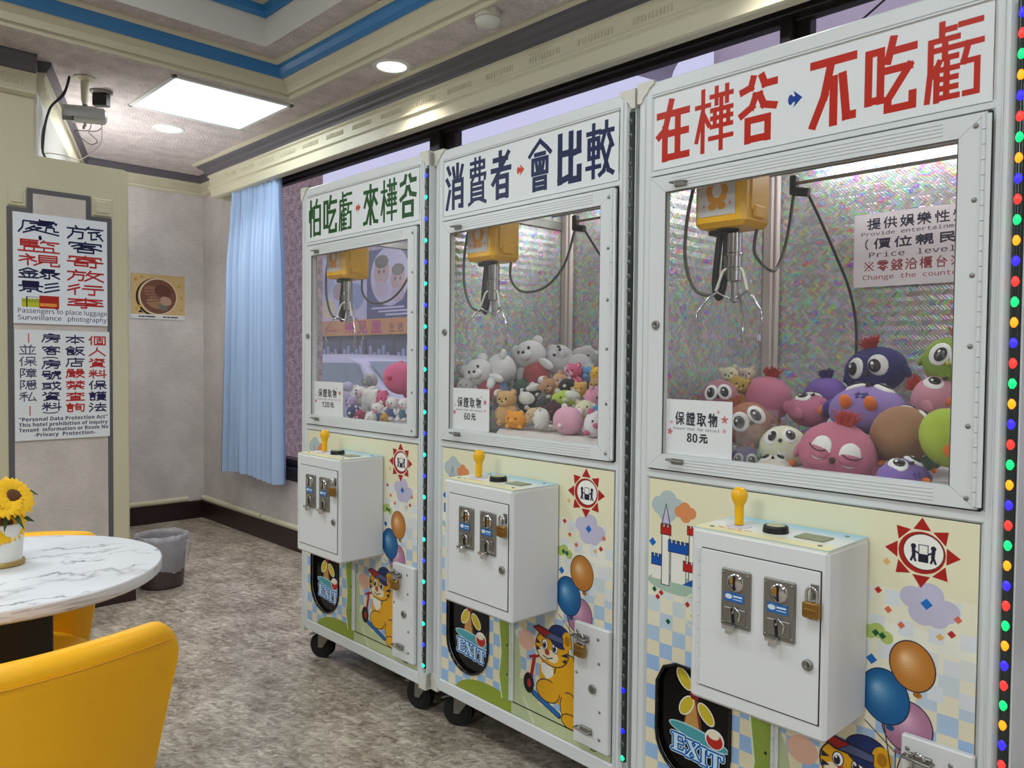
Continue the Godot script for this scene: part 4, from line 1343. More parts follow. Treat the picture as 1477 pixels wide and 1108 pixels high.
func print_privacy_sign() -> Texture2D:
	var c := Cv.new(800, 935, 760, 105, 90, false, Color(.87, .88, .885))
	var n := Color(.12, .12, .28)
	var r := Color(.68, .15, .14)
	var k := 0
	for s in "個人資料保護法":
		c.glyph(GL[s], V(712, 125 + k * 98.5), V(880, 214 + k * 98.5), 12, r if k < 4 else n, true)
		k += 1
	k = 0
	for s in "本飯店嚴禁查詢":
		c.glyph(GL[s], V(515, 120 + k * 99), V(690, 208 + k * 99), 11.5, n if k < 3 else r, true)
		k += 1
	for e in [["房", 115], ["客", 220], ["房", 340], ["號", 432], ["或", 524], ["資", 612], ["料", 700]]:
		c.glyph(GL[e[0]], V(315, e[1]), V(486, e[1] + 84), 11, n, true)
	c.glyph(GL["（"], V(320, 314), V(465, 334), 8, n, true)
	c.glyph(GL["）"], V(320, 786), V(465, 806), 8, n, true)
	k = 0
	for s in "並保障隱私":
		c.glyph(GL[s], V(136, 214 + k * 99), V(284, 302 + k * 99), 9, Color(.25, .26, .36), true)
		k += 1
	c.line([V(218, 122), V(218, 198)], 8, r)
	c.line([V(224, 735), V(224, 812)], 8, r)
	c.text("\"Personal Data Protection Act\"", V(135, 862), 750, 32, n, sans_b)
	c.text("This hotel prohibition of inquiry", V(135, 908), 750, 32, n, sans_b)
	c.text("Tenant  information or Room No", V(135, 952), 755, 32, n, sans_b)
	c.text("-Privacy  Protection-", V(255, 996), 520, 32, n, sans_b)
	return c.tex()


func print_poster() -> Texture2D:
	# a plain stand-in: brown roundel with swirls on a gold ground
	var c := Cv.new(960, 800, 480, 0, 0, false, Color(.80, .69, .49))
	var k := Color(.13, .10, .09)
	c.oval(V(455, 410), 375, 350, k)
	c.oval(V(490, 400), 372, 345, Color(.80, .69, .49))
	c.oval(V(480, 395), 335, 325, Color(.90, .85, .76))
	c.oval(V(480, 395), 322, 312, Color(.47, .31, .25))
	for e in [[400, 330, 190, 110, .56, .40, .32], [560, 300, 150, 120, .40, .24, .20], [430, 520, 170, 90, .60, .47, .36], [610, 470, 110, 80, .70, .58, .50], [560, 590, 90, 50, .45, .44, .40]]:
		c.oval(V(e[0], e[1]), e[2], e[3], Color(e[4], e[5], e[6]), .3)
	for i in 5: c.line([V(190, 300 + i * 50), V(330, 280 + i * 52), V(520, 300 + i * 40)], 12, Color(.42, .27, .22))
	for e in [[80, 110, 45, .45], [190, 60, 30, .3], [850, 190, 42, .5], [90, 620, 30, .3], [150, 580, 45, .6], [900, 400, 30, .4], [890, 620, 28, .4]]: c.star(V(e[0], e[1]), e[2], Color(.62 + e[3] * .2, .45 + e[3] * .25, .22))
	c.poly([V(120, 690), V(160, 640), V(210, 690)], k)
	c.rect(V(0, 720), V(960, 800), Color(.86, .87, .86))
	for e in [[130, 170], [180, 240], [250, 420], [560, 620], [630, 690], [700, 830]]: c.rect(V(e[0], 748), V(e[1], 772), Color(.25, .24, .26))
	return c.tex()
# ---------------------------------------------------------------- street outside
func build_outside() -> void:
	var b := MB.new()
	b.bb(Vector3(-60, -.4, -60), Vector3(30, -.15, ZW - .2))
	var m := mat("asphalt", Color(.42, .42, .44), .9)
	var o := structure("street", b, m, "grey street outside the window")
	b = MB.new()
	b.bb(Vector3(-9, -.15, ZW - 1.6), Vector3(8, -.02, ZW - .2), .01)
	structure("pavement", b, mat("paving", Color(.55, .53, .52), .9), "narrow pavement under the window")
	# stucco column right outside the window
	var e := on_z(466.5, 330, ZW - 1.15)
	b = MB.new()
	b.bb(Vector3(-8.4, -.15, ZW - 1.15), Vector3(e.x, 3.3, ZW - .95), .01)
	var c := part("stucco_wall", b, mats["stucco"], self)
	tag(c, "mauve rough stucco wall outside the window beside the curtain", "wall")
	build_shop()
	build_car()
	# pale building to the right, with a small awning
	var h := thing("pale_building", "pale pink rendered building seen above the machine with red lettering", "building", Vector3(on_z(1029, 60, -9.0).x, -.15, -9.0))
	b = MB.new()
	b.bb(Vector3(0, 0, -5), Vector3(14, 11, 0), .02)
	part("wall", b, mat("pink_render", Color(.96, .90, .91), .9), h)
	for i in 6:
		b = MB.new()
		b.bb(Vector3(0, 3.0 + i * .62, 0.0), Vector3(14, 3.012 + i * .62, .008))
		part("render_joint", b, mat("pink_joint", Color(.88, .81, .83), .9), h)
	for i in 3:
		b = MB.new()
		b.bb(Vector3(2.6 + i * 3.6, 1.0, -.01), Vector3(4.4 + i * 3.6, 3.0, .03), .01)
		var w := part("window", b, mat("far_frame", Color(.6, .6, .63), .5), h)
		b = MB.new()
		b.bb(Vector3(2.68 + i * 3.6, 1.08, .0), Vector3(4.32 + i * 3.6, 2.92, .034))
		part("pane", b, mat("far_pane", Color(.22, .25, .3), .08), w)
	b = MB.new()
	var rows := []
	for i in 9:
		var a := PI * .5 * i / 8
		rows.append([Vector3(-.62 * sin(a) , 5.05 + .46 * cos(a) + .1, .05), Vector3(-.62 * sin(a), 5.05 + .46 * cos(a), 1.2)])
	b.grid(rows)
	part("awning", b, mat("awning_grey", Color(.80, .79, .83), .6), h)
	# hanging wire
	b = MB.new()
	var p0 := on_z(1246, 26, -6.0)
	var p1 := on_z(1280, -4, -6.0)
	b.tube([p0 - (p1 - p0) * 2.0, p0, p1, p1 + (p1 - p0) * 6.0], .008, 6)
	tag(part("overhead_wire", b, mats["cable_black"], self), "thin dark wire crossing in front of the pale building", "wire")


func build_shop() -> void:
	var zf := -13.0
	var s := thing("baby_shop", "shop across the street with an orange sign band and large photo banners", "building", Vector3(-19.5, -.15, zf))
	var ox := -19.5
	var b := MB.new()
	b.bb(Vector3(-9.5, 0, -6), Vector3(9.5, 6.3, 0), .02)
	part("wall", b, mat("shop_wall", Color(.72, .68, .72), .9), s)
	# banners
	var blue := Color(.23, .27, .50)
	var c := Cv.new(5.6, 2.0, 700, 0, 2.0, true, Color(.82, .82, .89))
	for e in [[.5, 1.2, .45, Color(.72, .76, .86)], [1.5, 1.55, .4, Color(.86, .78, .74)], [2.1, .7, .5, Color(.58, .66, .80)], [.6, .4, .4, Color(.90, .86, .70)], [1.2, .9, .34, Color(.72, .62, .60)], [2.3, 1.5, .3, Color(.60, .70, .84)]]:
		c.oval(V(e[0], e[1]), e[2], e[2] * .8, e[3])
	c.rect(V(2.75, 0), V(5.6, 2.0), blue)
	c.oval(V(3.9, 1.2), .95, .85, Color(.85, .83, .88))
	for e in [[3.5, 1.35, .38], [4.3, 1.1, .34]]:
		c.oval(V(e[0], e[1]), e[2], e[2] * 1.1, Color(.80, .66, .62)); c.oval(V(e[0], e[1] + e[2] * .75), e[2] * .9, e[2] * .5, Color(.30, .24, .25))
		c.oval(V(e[0] - .12, e[1]), .05, .06, Color(.22, .18, .2)); c.oval(V(e[0] + .12, e[1]), .05, .06, Color(.22, .18, .2))
		c.oval(V(e[0], e[1] - e[2] * 1.3), e[2] * .9, e[2] * .6, Color(.82, .76, .78))
	for i in 3: c.rect(V(3.0 + i * .35, .28 - i * .1), V(4.6 + i * .3, .33 - i * .1), Color(.85, .86, .93))
	var x0 := -22.3 - ox
	var y0 := 2.42 + .15
	b = MB.new()
	b.quad(Vector3(x0, y0, .06), Vector3(x0 + 5.6, y0, .06), Vector3(x0 + 5.6, y0 + 2.0, .06), Vector3(x0, y0 + 2.0, .06))
	b.bb(Vector3(x0, y0, 0), Vector3(x0 + 5.6, y0 + 2.0, .05))
	part("banner", b, print_mat("banner_print", c.tex(), .6), s)
	# sign band
	c = Cv.new(5.6, .46, 900, 0, .46, true, Color(.90, .62, .36))
	c.oval(V(.42, .25), .13, .10, Color(.25, .30, .52)); c.oval(V(.50, .22), .08, .06, Color(.85, .35, .45))
	c.rect(V(.75, .14), V(1.45, .19), Color(.80, .35, .40)); c.rect(V(.75, .24), V(1.3, .28), Color(.84, .45, .40))
	var pk := Color(.80, .24, .48)
	c.glyph(GL["樂"], V(1.85, .43), V(2.4, .03), .055, pk)
	c.glyph(GL["兒"], V(2.55, .43), V(3.1, .03), .06, pk)
	c.glyph(GL["屋"], V(3.25, .43), V(3.8, .03), .06, pk)
	c.glyph(GL["生"], V(4.15, .34), V(4.45, .06), .035, Color(.62, .35, .25))
	c.glyph(GL["活"], V(4.55, .34), V(4.85, .06), .035, Color(.62, .35, .25))
	y0 = 1.95 + .15
	b = MB.new()
	b.quad(Vector3(x0, y0, .26), Vector3(x0 + 5.6, y0, .26), Vector3(x0 + 5.6, y0 + .46, .26), Vector3(x0, y0 + .46, .26))
	b.bb(Vector3(x0, y0, 0), Vector3(x0 + 5.6, y0 + .46, .25))
	part("sign_band", b, print_mat("sign_band_print", c.tex(), .6), s)
	# glass shop front: dark frames and panes with goods behind
	for i in 4:
		b = MB.new()
		b.bb(Vector3(x0 + i * 1.4, .0, .02), Vector3(x0 + 1.4 + i * 1.4, 2.1, .1), .01)
		var f := part("shop_window", b, mat("shop_frame", Color(.20, .24, .38), .5), s)
		for j in 2:
			b = MB.new()
			b.bb(Vector3(x0 + .08 + i * 1.4, .1 + j * 1.0, .09), Vector3(x0 + 1.32 + i * 1.4, .95 + j * 1.0, .108))
			part("pane", b, mat("shop_pane", Color(.16, .21, .36), .1), f)
		b = MB.new()
		for j in 5: b.bb(Vector3(x0 + .15 + i * 1.4 + j * .22, 1.25 + .04 * (j % 2), .105), Vector3(x0 + .30 + i * 1.4 + j * .22, 1.6 + .1 * ((i + j) % 3), .114))
		part("poster_row", b, mat("shop_notice", Color(.68, .72, .80), .6), f)


func build_car() -> void:
	# a light car parked along the kerb; only its roof side shows through the first machine
	var at := Vector3(-10.1, -.15, -6.6)
	var s := thing("parked_car", "white car parked in the street outside the first machine", "car", at)
	var paint := mat("car_paint", Color(.86, .87, .90), .2)
	paint.clearcoat_enabled = true
	var prof := [[-2.1, .35], [-2.15, .62], [-2.05, .86], [-1.55, .98], [-.95, 1.40], [-.5, 1.47], [.55, 1.46], [1.0, 1.36], [1.75, .98], [2.1, .86], [2.15, .55], [2.08, .32]]
	var rows := []
	for e in prof:
		var row := []
		for j in 9:
			var f := j / 8.0 * 2.0 - 1.0
			var nar := .80 - (.16 * clampf((e[1] - .95) / .5, 0, 1))
			row.append(Vector3(e[0], e[1] - .03 * f * f, f * nar))
		rows.append(row)
	var b := MB.new()
	b.grid(rows)
	for sd in [-1.0, 1.0]:
		var pg := PackedVector2Array()
		for e in prof: pg.append(Vector2(e[0], e[1] - .03))
		var rim := []
		var low := []
		for e in prof:
			var nar := .80 - (.16 * clampf((e[1] - .95) / .5, 0, 1))
			rim.append(Vector3(e[0], e[1] - .03, sd * nar))
			low.append(Vector3(e[0] * .99, minf(e[1] - .03, .30), sd * .80))
		var mid := []
		for i in rim.size(): mid.append(Vector3(rim[i].x, minf(rim[i].y, .92), sd * .81))
		b.grid([rim, mid], false, sd > 0)
		b.grid([mid, low], false, sd > 0)
	part("body", b, paint, s)
	var gl := mat("car_glass", Color(.52, .60, .62), .06)
	b = MB.new()
	b.quad(Vector3(-1.50, 1.01, .66), Vector3(-1.50, 1.01, -.66), Vector3(-.98, 1.395, -.56), Vector3(-.98, 1.395, .56))
	part("rear_window", b, gl, s)
	b = MB.new()
	b.quad(Vector3(1.70, 1.015, -.66), Vector3(1.70, 1.015, .66), Vector3(1.03, 1.365, .56), Vector3(1.03, 1.365, -.56))
	part("windscreen", b, gl, s)
	for sd in [-1.0, 1.0]:
		for e in [[-.95, -.05], [.02, .95]]:
			b = MB.new()
			var xa: float = e[0]
			var xc: float = e[1]
			b.quad(Vector3(xa - (.25 if xa < -.5 else 0.0), 1.0, sd * .80), Vector3(xc + (.4 if xc > .5 else 0.0), 1.0, sd * .80), Vector3(xc, 1.34, sd * .70), Vector3(xa, 1.34, sd * .70))
			part("side_window", b, gl, s)
		for x in [-1.35, 1.35]:
			b = MB.new()
			b.cyl(Vector3(x, .31, sd * .62), Vector3(x, .31, sd * .83), .31, -1, 24)
			var w := part("wheel", b, mats["rubber"], s)
			b = MB.new()
			b.cyl(Vector3(x, .31, sd * .83), Vector3(x, .31, sd * .84), .19, -1, 20)
			part("hub_cap", b, mats["steel"], w)
		b = MB.new()
		b.ball(Vector3(1.05, 1.02, sd * .9), Vector3(.06, .07, .1))
		part("mirror", b, paint, s)
		b = MB.new()
		b.ball(Vector3(2.02, .72, sd * .58), Vector3(.1, .1, .18))
		part("head_lamp", b, mat("lamp_lens", Color(.8, .82, .85), .1), s)
# ---------------------------------------------------------------- claw machines
# own axes of a machine: x along the front from the glass's left edge, y up from the floor, z towards the room, 0 at the front
const MX := [[-2.8301, -1.616, -0.072], [-1.9821, -1.6384, 1.435], [-1.1162, -1.6032, 0.635]]
var art_mesh: ArrayMesh


func mxf(i: int) -> Transform3D:
	return Transform3D(Basis(Vector3.UP, -deg_to_rad(MX[i][2])), Vector3(MX[i][0], 0, MX[i][1]))


func in_machine(i: int, x: float, y: float, d: float) -> Vector3:
	# the point seen at a pixel, at the depth d behind the machine's front
	var t := mxf(i)
	var n := t.basis.z
	var p0 := t.origin - n * d
	var r := ray(x, y)
	return CAM + r * (n.dot(p0 - CAM) / n.dot(r))


func build_machines() -> void:
	print_mat("art_print", print_art(), .35)
	print_mat("exit_print", print_exit(), .12)
	print_mat("control_print", print_control(), .3)
	print_mat("slot_print", print_slot(), .4)
	print_mat("sticker_print", print_sticker(), .4)
	print_mat("notice_print", print_notice(), .5)
	var labels := ["white claw machine with green header lettering, next to the curtain", "white claw machine with navy header lettering, between the other two machines", "white claw machine with red header lettering, full of round bird plush"]
	for i in 3:
		var word: String = ["怕吃虧來樺谷", "消費者會比較", "在樺谷不吃虧"][i]
		print_mat("header_print_%d" % i, print_header(word, [GREEN, NAVY, RED][i], [Color(.76, .30, .16), Color(.80, .22, .14), Color(.10, .25, .58)][i]), .35)
		var o := thing("claw_machine", labels[i], "claw machine")
		o.transform = mxf(i)
		machine(i, o)
		machine_extras(i, o)


func plate(b: MB, x0: float, x1: float, y0: float, y1: float, z: float, th := .004) -> void:
	# a printed board: the picture on its front
	b.quad(Vector3(x0, y0, z), Vector3(x1, y0, z), Vector3(x1, y1, z), Vector3(x0, y1, z))
	b.bb(Vector3(x0, y0, z - th), Vector3(x1, y1, z - .0004))


func port_outline(g := 0.0) -> PackedVector2Array:
	var p := PackedVector2Array()
	var l := -.008 - g
	var r := .196 + g
	var t := .500 + g
	var b := .228 - g
	for e in [[r, t - .05], [r - .035, t - .008], [r - .06, t], [l + .055, t], [l + .02, t - .015], [l, t - .055]]: p.append(Vector2(e[0], e[1]))
	var cx := (l + r) * .5
	for k in 13:
		var a := PI + PI * k / 12.0
		p.append(Vector2(cx + (r - l) * .5 * cos(a), b + .095 + .095 * sin(a)))
	return p


func screw(at: Vector3, parent: Node3D, r := .006) -> void:
	var b := MB.new()
	b.lathe([Vector2(0, .003), Vector2(r * .6, .0026), Vector2(r, .0005), Vector2(r, 0)], Transform3D(Basis(Vector3.RIGHT, PI / 2), at), 10)
	part("screw", b, mats["zinc"], parent)


func key_lock(at: Vector3, parent: Node3D, r := .011) -> void:
	var b := MB.new()
	b.lathe([Vector2(0, .004), Vector2(r * .5, .004), Vector2(r * .55, .007), Vector2(r, .005), Vector2(r, 0)], Transform3D(Basis(Vector3.RIGHT, PI / 2), at), 16)
	b.box(at + Vector3(0, 0, .0045), Vector3(.002, r * .8, .003))
	part("key_lock", b, mats["zinc"], parent)


func latch(at: Vector3, parent: Node3D, s := 1.0) -> void:
	var b := MB.new()
	b.box(at, Vector3(.034, .014, .008) * s, .002)
	b.tube([at + Vector3(-.02, .004, .004) * s, at + Vector3(-.022, .004, .016) * s, at + Vector3(.018, .002, .018) * s, at + Vector3(.02, .002, .004) * s], .0024 * s, 6)
	part("latch", b, mats["zinc"], parent)


func hinge(x: float, y0: float, y1: float, z: float, parent: Node3D, w := .009) -> void:
	var b := MB.new()
	var m := int((y1 - y0) / .027)
	var st := (y1 - y0) / m
	for i in m:
		b.cyl(Vector3(x, y0 + i * st + .0006, z), Vector3(x, y0 + (i + 1) * st - .0006, z), w * .45, -1, 8)
	b.box(Vector3(x + w * .8, (y0 + y1) * .5, z - .001), Vector3(w, y1 - y0, .003))
	part("hinge", b, mats["machine_white"], parent)


func machine(i: int, o: Node3D) -> void:
	var W: StandardMaterial3D = mats["machine_white"]
	var D := .64
	var xl := -.092
	var xr := .7555
	var y0 := .122
	var y1 := 1.933
	var b: MB
	# corner posts
	for e in [[xl, 0.0, 0], [xr, 0.0, 1], [xl, -D, 2], [xr, -D, 3]]:
		b = MB.new()
		var dir := -1.0 if e[0] == xr else 1.0
		var fz := -1.0 if e[1] == 0.0 else 1.0
		var wd := .049 if e[2] != 1 else .0355
		var px: float = e[0]
		if e[2] == 1: px = .733
		b.bb(Vector3(px, y0, e[1]), Vector3(px + dir * wd, y1, e[1] + fz * .05), .008)
		# ribs of the extrusion
		b.bb(Vector3(px + dir * wd * .45, y0 + .02, e[1]), Vector3(px + dir * (wd * .45 + .003), y1 - .02, e[1] - fz * .0025), .001)
		if e[2] == 1: b.bb(Vector3(.7525, y0, -.05), Vector3(xr, y1, -.001), .002)
		if e[2] == 1: b.bb(Vector3(.730, y0, -.05), Vector3(.754, y1, -.016), .002)
		part("corner_post", b, W, o)
	# rails
	for e in [[y0, .165], [1.898, y1], [.951, .976], [1.697, 1.716]]:
		b = MB.new()
		b.bb(Vector3(xl + .03, e[0], -.04), Vector3(.72, e[1], -.0005), .004)
		part("front_rail", b, W, o)
	for e in [[y0, .165], [1.88, y1], [.93, .976]]:
		b = MB.new()
		b.bb(Vector3(xl + .03, e[0], -D + .002), Vector3(.72, e[1], -D + .04), .004)
		part("back_rail", b, W, o)
		for x in [xl + .002, xr - .042]:
			b = MB.new()
			b.bb(Vector3(x, e[0], -D + .03), Vector3(x + .04, e[1], -.03), .004)
			part("side_rail", b, W, o)
	# plastic corner pieces
	for e in [[xl, 1.0, 1.88, 1.938], [xr, -1.0, 1.88, 1.938], [xl, 1.0, .117, .185], [xr, -1.0, .117, .185]]:
		b = MB.new()
		var s: float = e[1]
		var topc: bool = e[2] > 1.0
		var q := PackedVector2Array()
		if topc:
			for k in [[0, 1.888], [.012, 1.888], [.02, 1.902], [.03, 1.910], [.036, 1.92], [.05, 1.928], [.05, 1.938], [0, 1.938]]: q.append(Vector2(e[0] + s * k[0], k[1]))
		else:
			for k in [[0, .117], [.036, .117], [.036, .140], [.012, .172], [0, .172]]: q.append(Vector2(e[0] + s * k[0], k[1]))
		b.prism(q, Transform3D(Basis(), Vector3(0, 0, .004)), .06)
		part("corner_cap", b, mats["cap_plastic"], o)
	# header with the slogan
	b = MB.new()
	plate(b, -.044, .698, 1.715, 1.896, -.003)
	part("header_panel", b, mats["header_print_%d" % i], o)
	b = MB.new()
	b.bb(Vector3(-.046, 1.7135, -.003), Vector3(.70, 1.7155, .001)); b.bb(Vector3(-.046, 1.8955, -.003), Vector3(.70, 1.8985, .001))
	part("header_bead", b, W, o)
	# door with its pane
	var fx0 := -.044
	var fx1 := .694
	var fy0 := .977
	var fy1 := 1.695
	b = MB.new()
	var z := .008
	var g := .0004
	for e in [[[fx0, fy0], [fx1, fy0], [.648, 1.015], [0.0, 1.015]], [[fx1, fy0], [fx1, fy1], [.648, 1.655], [.648, 1.015]], [[fx1, fy1], [fx0, fy1], [0.0, 1.655], [.648, 1.655]], [[fx0, fy1], [fx0, fy0], [0.0, 1.015], [0.0, 1.655]]]:
		var q := PackedVector2Array()
		var mid := Vector2.ZERO
		for p in e: mid += Vector2(p[0], p[1]) * .25
		for p in e:
			var v := Vector2(p[0], p[1])
			q.append(v + (mid - v).normalized() * g)
		b.prism(q, Transform3D(Basis(), Vector3(0, 0, z)), .022)
	# lips and ribs along the bars
	for k in 4:
		b.bb(Vector3(.02, 1.665 + k * .007, z), Vector3(.62, 1.667 + k * .007, z + .0012)); b.bb(Vector3(.02, .985 + k * .007, z), Vector3(.62, .987 + k * .007, z + .0012))
	var door := part("door", b, W, o)
	b = MB.new()
	b.bb(Vector3(-.004, 1.011, -.002), Vector3(.652, 1.659, .002))
	part("glass_pane", b, mats["glass"], door)
	b = MB.new()
	b.bb(Vector3(-.002, 1.013, .004), Vector3(.0025, 1.657, .0065)); b.bb(Vector3(.6455, 1.013, .004), Vector3(.65, 1.657, .0065)); b.bb(Vector3(-.002, 1.652, .004), Vector3(.65, 1.657, .0065))
	part("rubber_seal", b, mats["cable_grey"], door)
	b = MB.new()
	b.bb(Vector3(fx0, 1.6955, -.004), Vector3(fx1 + .004, 1.6985, .0005)); b.bb(Vector3(fx0, .9735, -.004), Vector3(fx1 + .004, .9765, .0005)); b.bb(Vector3(fx1 + .0042, .975, -.006), Vector3(fx1 + .0056, 1.697, -.002))
	part("door_gap", b, mats["black"], o)
	hinge(.690, .982, 1.69, .0105, door)
	for y in [1.672, 1.539, 1.403, 1.274, 1.128, .996]: screw(Vector3(.676, y, z), door, .0048)
	key_lock(Vector3(-.021, 1.332, z), door, .0105)
	latch(Vector3(.045, 1.668, z), door)
	latch(Vector3(.047, 1.0, z), door)
	# printed lower front, cut out for the exit
	if art_mesh == null:
		b = MB.new()
		var po := port_outline()
		var cx := .094
		for side in 2:
			var q := PackedVector2Array()
			var half := PackedVector2Array()
			for p in po:
				if (side == 0) == (p.x <= cx + .0001): half.append(p)
			if side == 0:
				# left half of the outline runs from the top to the bottom
				q.append(Vector2(cx, .949)); q.append(Vector2(-.042, .949)); q.append(Vector2(-.042, .167)); q.append(Vector2(cx, .167)); q.append(Vector2(cx, .228))
				for k in range(half.size() - 1, -1, -1): q.append(half[k])
				q.append(Vector2(cx, .5))
			else:
				var lo := []
				var hi := []
				for p in half:
					if p.y < .33: lo.append(p)
					else: hi.append(p)
				lo.sort_custom(func(a, c): return a.x < c.x)
				hi.sort_custom(func(a, c): return a.x > c.x if absf(a.x - c.x) > .0001 else a.y < c.y)
				q.append(Vector2(cx, .228))
				q.append(Vector2(cx, .167)); q.append(Vector2(.697, .167)); q.append(Vector2(.697, .949)); q.append(Vector2(cx, .949)); q.append(Vector2(cx, .5))
				hi.reverse()
				for p in hi: q.append(p)
				lo.reverse()
				for p in lo: q.append(p)
			var clean := PackedVector2Array()
			for p in q:
				if clean.is_empty() or clean[clean.size() - 1].distance_to(p) > .0008: clean.append(p)
			b.prism(clean, Transform3D(Basis(), Vector3(0, 0, -.003)), .004)
		for k in b.t.size(): b.t[k] = Vector2((b.t[k].x + .042) / .739, (.949 - b.t[k].y) / .782)
		art_mesh = b.done()
	part("art_panel", art_mesh, mats["art_print"], o)
	# prize exit
	b = MB.new()
	b.bb(Vector3(-.03, .205, -.16), Vector3(.22, .52, -.155)); b.bb(Vector3(-.03, .205, -.155), Vector3(-.026, .52, -.008)); b.bb(Vector3(.216, .205, -.155), Vector3(.22, .52, -.008)); b.bb(Vector3(-.03, .516, -.155), Vector3(.22, .52, -.008)); b.bb(Vector3(-.03, .205, -.155), Vector3(.22, .209, -.008))
	var port := part("prize_exit", b, mats["black"], o)
	b = MB.new()
	var po3 := []
	for p in port_outline(.001): po3.append(Vector3(p.x, p.y, -.001))
	b.tube(po3, .0042, 8, false, true)
	part("rim", b, mats["black_gloss"], port)
	b = MB.new()
	var fl := port_outline(.004)
	b.prism(fl, Transform3D(Basis(), Vector3(0, 0, -.012)), .004)
	for k in b.t.size(): b.t[k] = Vector2((b.t[k].x + .013) / .21, (.508 - b.t[k].y) / .285)
	part("flap", b, mats["exit_print"], port)
	# service door hinge strip and the white lock plate
	hinge(.3035, .208, .53, .001, o, .010)
	b = MB.new()
	b.bb(Vector3(.31, .2035, -.003), Vector3(.58, .2065, -.0022)); 
	part("service_gap", b, mats["black"], o)
	b = MB.new()
	b.box(Vector3(.6385, .3575, .006), Vector3(.126, .335, .016), .003)
	var sp := part("service_plate", b, mats["box_white"], o)
	for e in [[.588, .50], [.664, .495], [.668, .43], [.588, .385], [.672, .30], [.672, .225]]: screw(Vector3(e[0], e[1], .014), sp, .0045)
	key_lock(Vector3(.6475, .356, .014), sp, .0125)
	latch(Vector3(.626, .237, .016), sp, 1.25)
	latch(Vector3(.612, .487, .016), sp, 1.25)
	b = MB.new()
	b.box(Vector3(.637, .183, -.001), Vector3(.02, .012, .008), .002)
	part("stop_bolt", b, mats["zinc"], sp)
	coin_box(o)
	# casters
	for e in [[.0, -.07], [.66, -.07], [.0, -D + .07], [.66, -D + .07]]: caster(Vector3(e[0], 0, e[1]), o, .5 if e[0] < .3 else .25)
	# light rope in the right hand groove
	b = MB.new()
	b.tube([Vector3(.743, .19, -.004), Vector3(.743, 1.88, -.004)], .0088, 10)
	var rope_m := mat("rope_dark", Color(.16, .19, .18), .2)
	var rope := part("led_strip", b, rope_m, o)
	var cols := []
	var step := .036
	if i == 0: cols = [Color(.10, .95, .75), Color(0, 0, 0), Color(.16, .22, 1.0), Color(0, 0, 0)]
	if i == 1: cols = [Color(.05, .85, .65), Color(.08, .10, 1.0), Color(0, 0, 0), Color(0, 0, 0)]
	if i == 2: cols = [Color(.05, .95, .42), Color(1.0, .18, .16), Color(.18, .14, 1.0), Color(1.0, .55, .08)]
	for k in 47:
		var c: Color = cols[k % 4]
		var y := .2 + k * step
		if i == 1:
			c = Color(0, 0, 0)
			if k == 0: c = Color(.05, .9, .65)
			elif k in [2, 5]: c = Color(.08, .10, 1.0)
		b = MB.new()
		b.ball(Vector3(.743, y, .002), Vector3(.0065, .0088 if i != 2 else .0105, .0055), Basis(), 6, 8)
		var key := "led_" + c.to_html(false)
		var lm := mat(key, c if c.v > 0 else Color(.3, .33, .32), .25)
		if c.v > 0:
			lm.emission_enabled = true
			lm.emission = c
			lm.emission_energy_multiplier = 1.6 if i != 1 else 1.2
		part("led_bulb", b, lm, rope)
	# side, back and top panels
	for x in [xl + .012, xr - .016]:
		b = MB.new()
		b.bb(Vector3(x, .165, -D + .04), Vector3(x + .004, .94, -.045))
		part("lower_side_panel", b, W, o)
	b = MB.new()
	b.bb(Vector3(-.05, .165, -D + .01), Vector3(.71, .94, -D + .014))
	part("lower_back_panel", b, W, o)
	b = MB.new()
	b.bb(Vector3(xl + .02, y1 - .02, -D + .02), Vector3(xr - .02, y1 - .012, -.02))
	part("roof_panel", b, W, o)
	var film: bool = i > 0
	b = MB.new()
	b.bb(Vector3(xl + .016, .976, -D + .05), Vector3(xl + .02, 1.88, -.05))
	if film:
		part("left_glass", b, mats["glass"], o)
		b = MB.new()
		b.quad(Vector3(xl + .024, .976, -.05), Vector3(xl + .024, .976, -D + .05), Vector3(xl + .024, 1.88, -D + .05), Vector3(xl + .024, 1.88, -.05), Vector2(0, .9), Vector2(.54, 0))
		b.bb(Vector3(xl + .022, .976, -D + .05), Vector3(xl + .0236, 1.88, -.05))
		part("left_film", b, mats["holo_film"], o)
		b = MB.new()
		b.quad(Vector3(-.045, .976, -D + .02), Vector3(.71, .976, -D + .02), Vector3(.71, 1.88, -D + .02), Vector3(-.045, 1.88, -D + .02), Vector2(0, .9), Vector2(.755, 0))
		b.bb(Vector3(-.045, .976, -D + .014), Vector3(.71, 1.88, -D + .0196))
		part("back_film", b, mats["holo_film"], o)
	else:
		part("left_glass", b, mats["glass"], o)
		b = MB.new()
		b.bb(Vector3(-.045, .976, -D + .016), Vector3(.71, 1.88, -D + .02))
		part("back_glass", b, mats["glass"], o)
	b = MB.new()
	b.bb(Vector3(xr - .02, .976, -D + .05), Vector3(xr - .016, 1.88, -.05))
	part("right_glass", b, mats["glass"], o)
	# inside: floor, chute walls, inner post
	b = MB.new()
	b.bb(Vector3(.19, .99, -D + .03), Vector3(.71, 1.0, -.015)); b.bb(Vector3(-.06, .99, -D + .03), Vector3(.19, 1.0, -.20))
	part("play_floor", b, mat("felt_floor", Color(.74, .72, .72), .95), o)
	b = MB.new()
	b.bb(Vector3(.192, .98, -.20), Vector3(.196, 1.125, -.012)); b.bb(Vector3(-.06, .98, -.204), Vector3(.196, 1.125, -.20))
	part("chute_wall", b, mats["acrylic"], o)
	b = MB.new()
	b.bb(Vector3(-.06, .60, -.20), Vector3(.19, .61, -.02)); b.bb(Vector3(-.06, .61, -.205), Vector3(.19, .99, -.20)); b.bb(Vector3(.186, .61, -.2), Vector3(.19, .99, -.02))
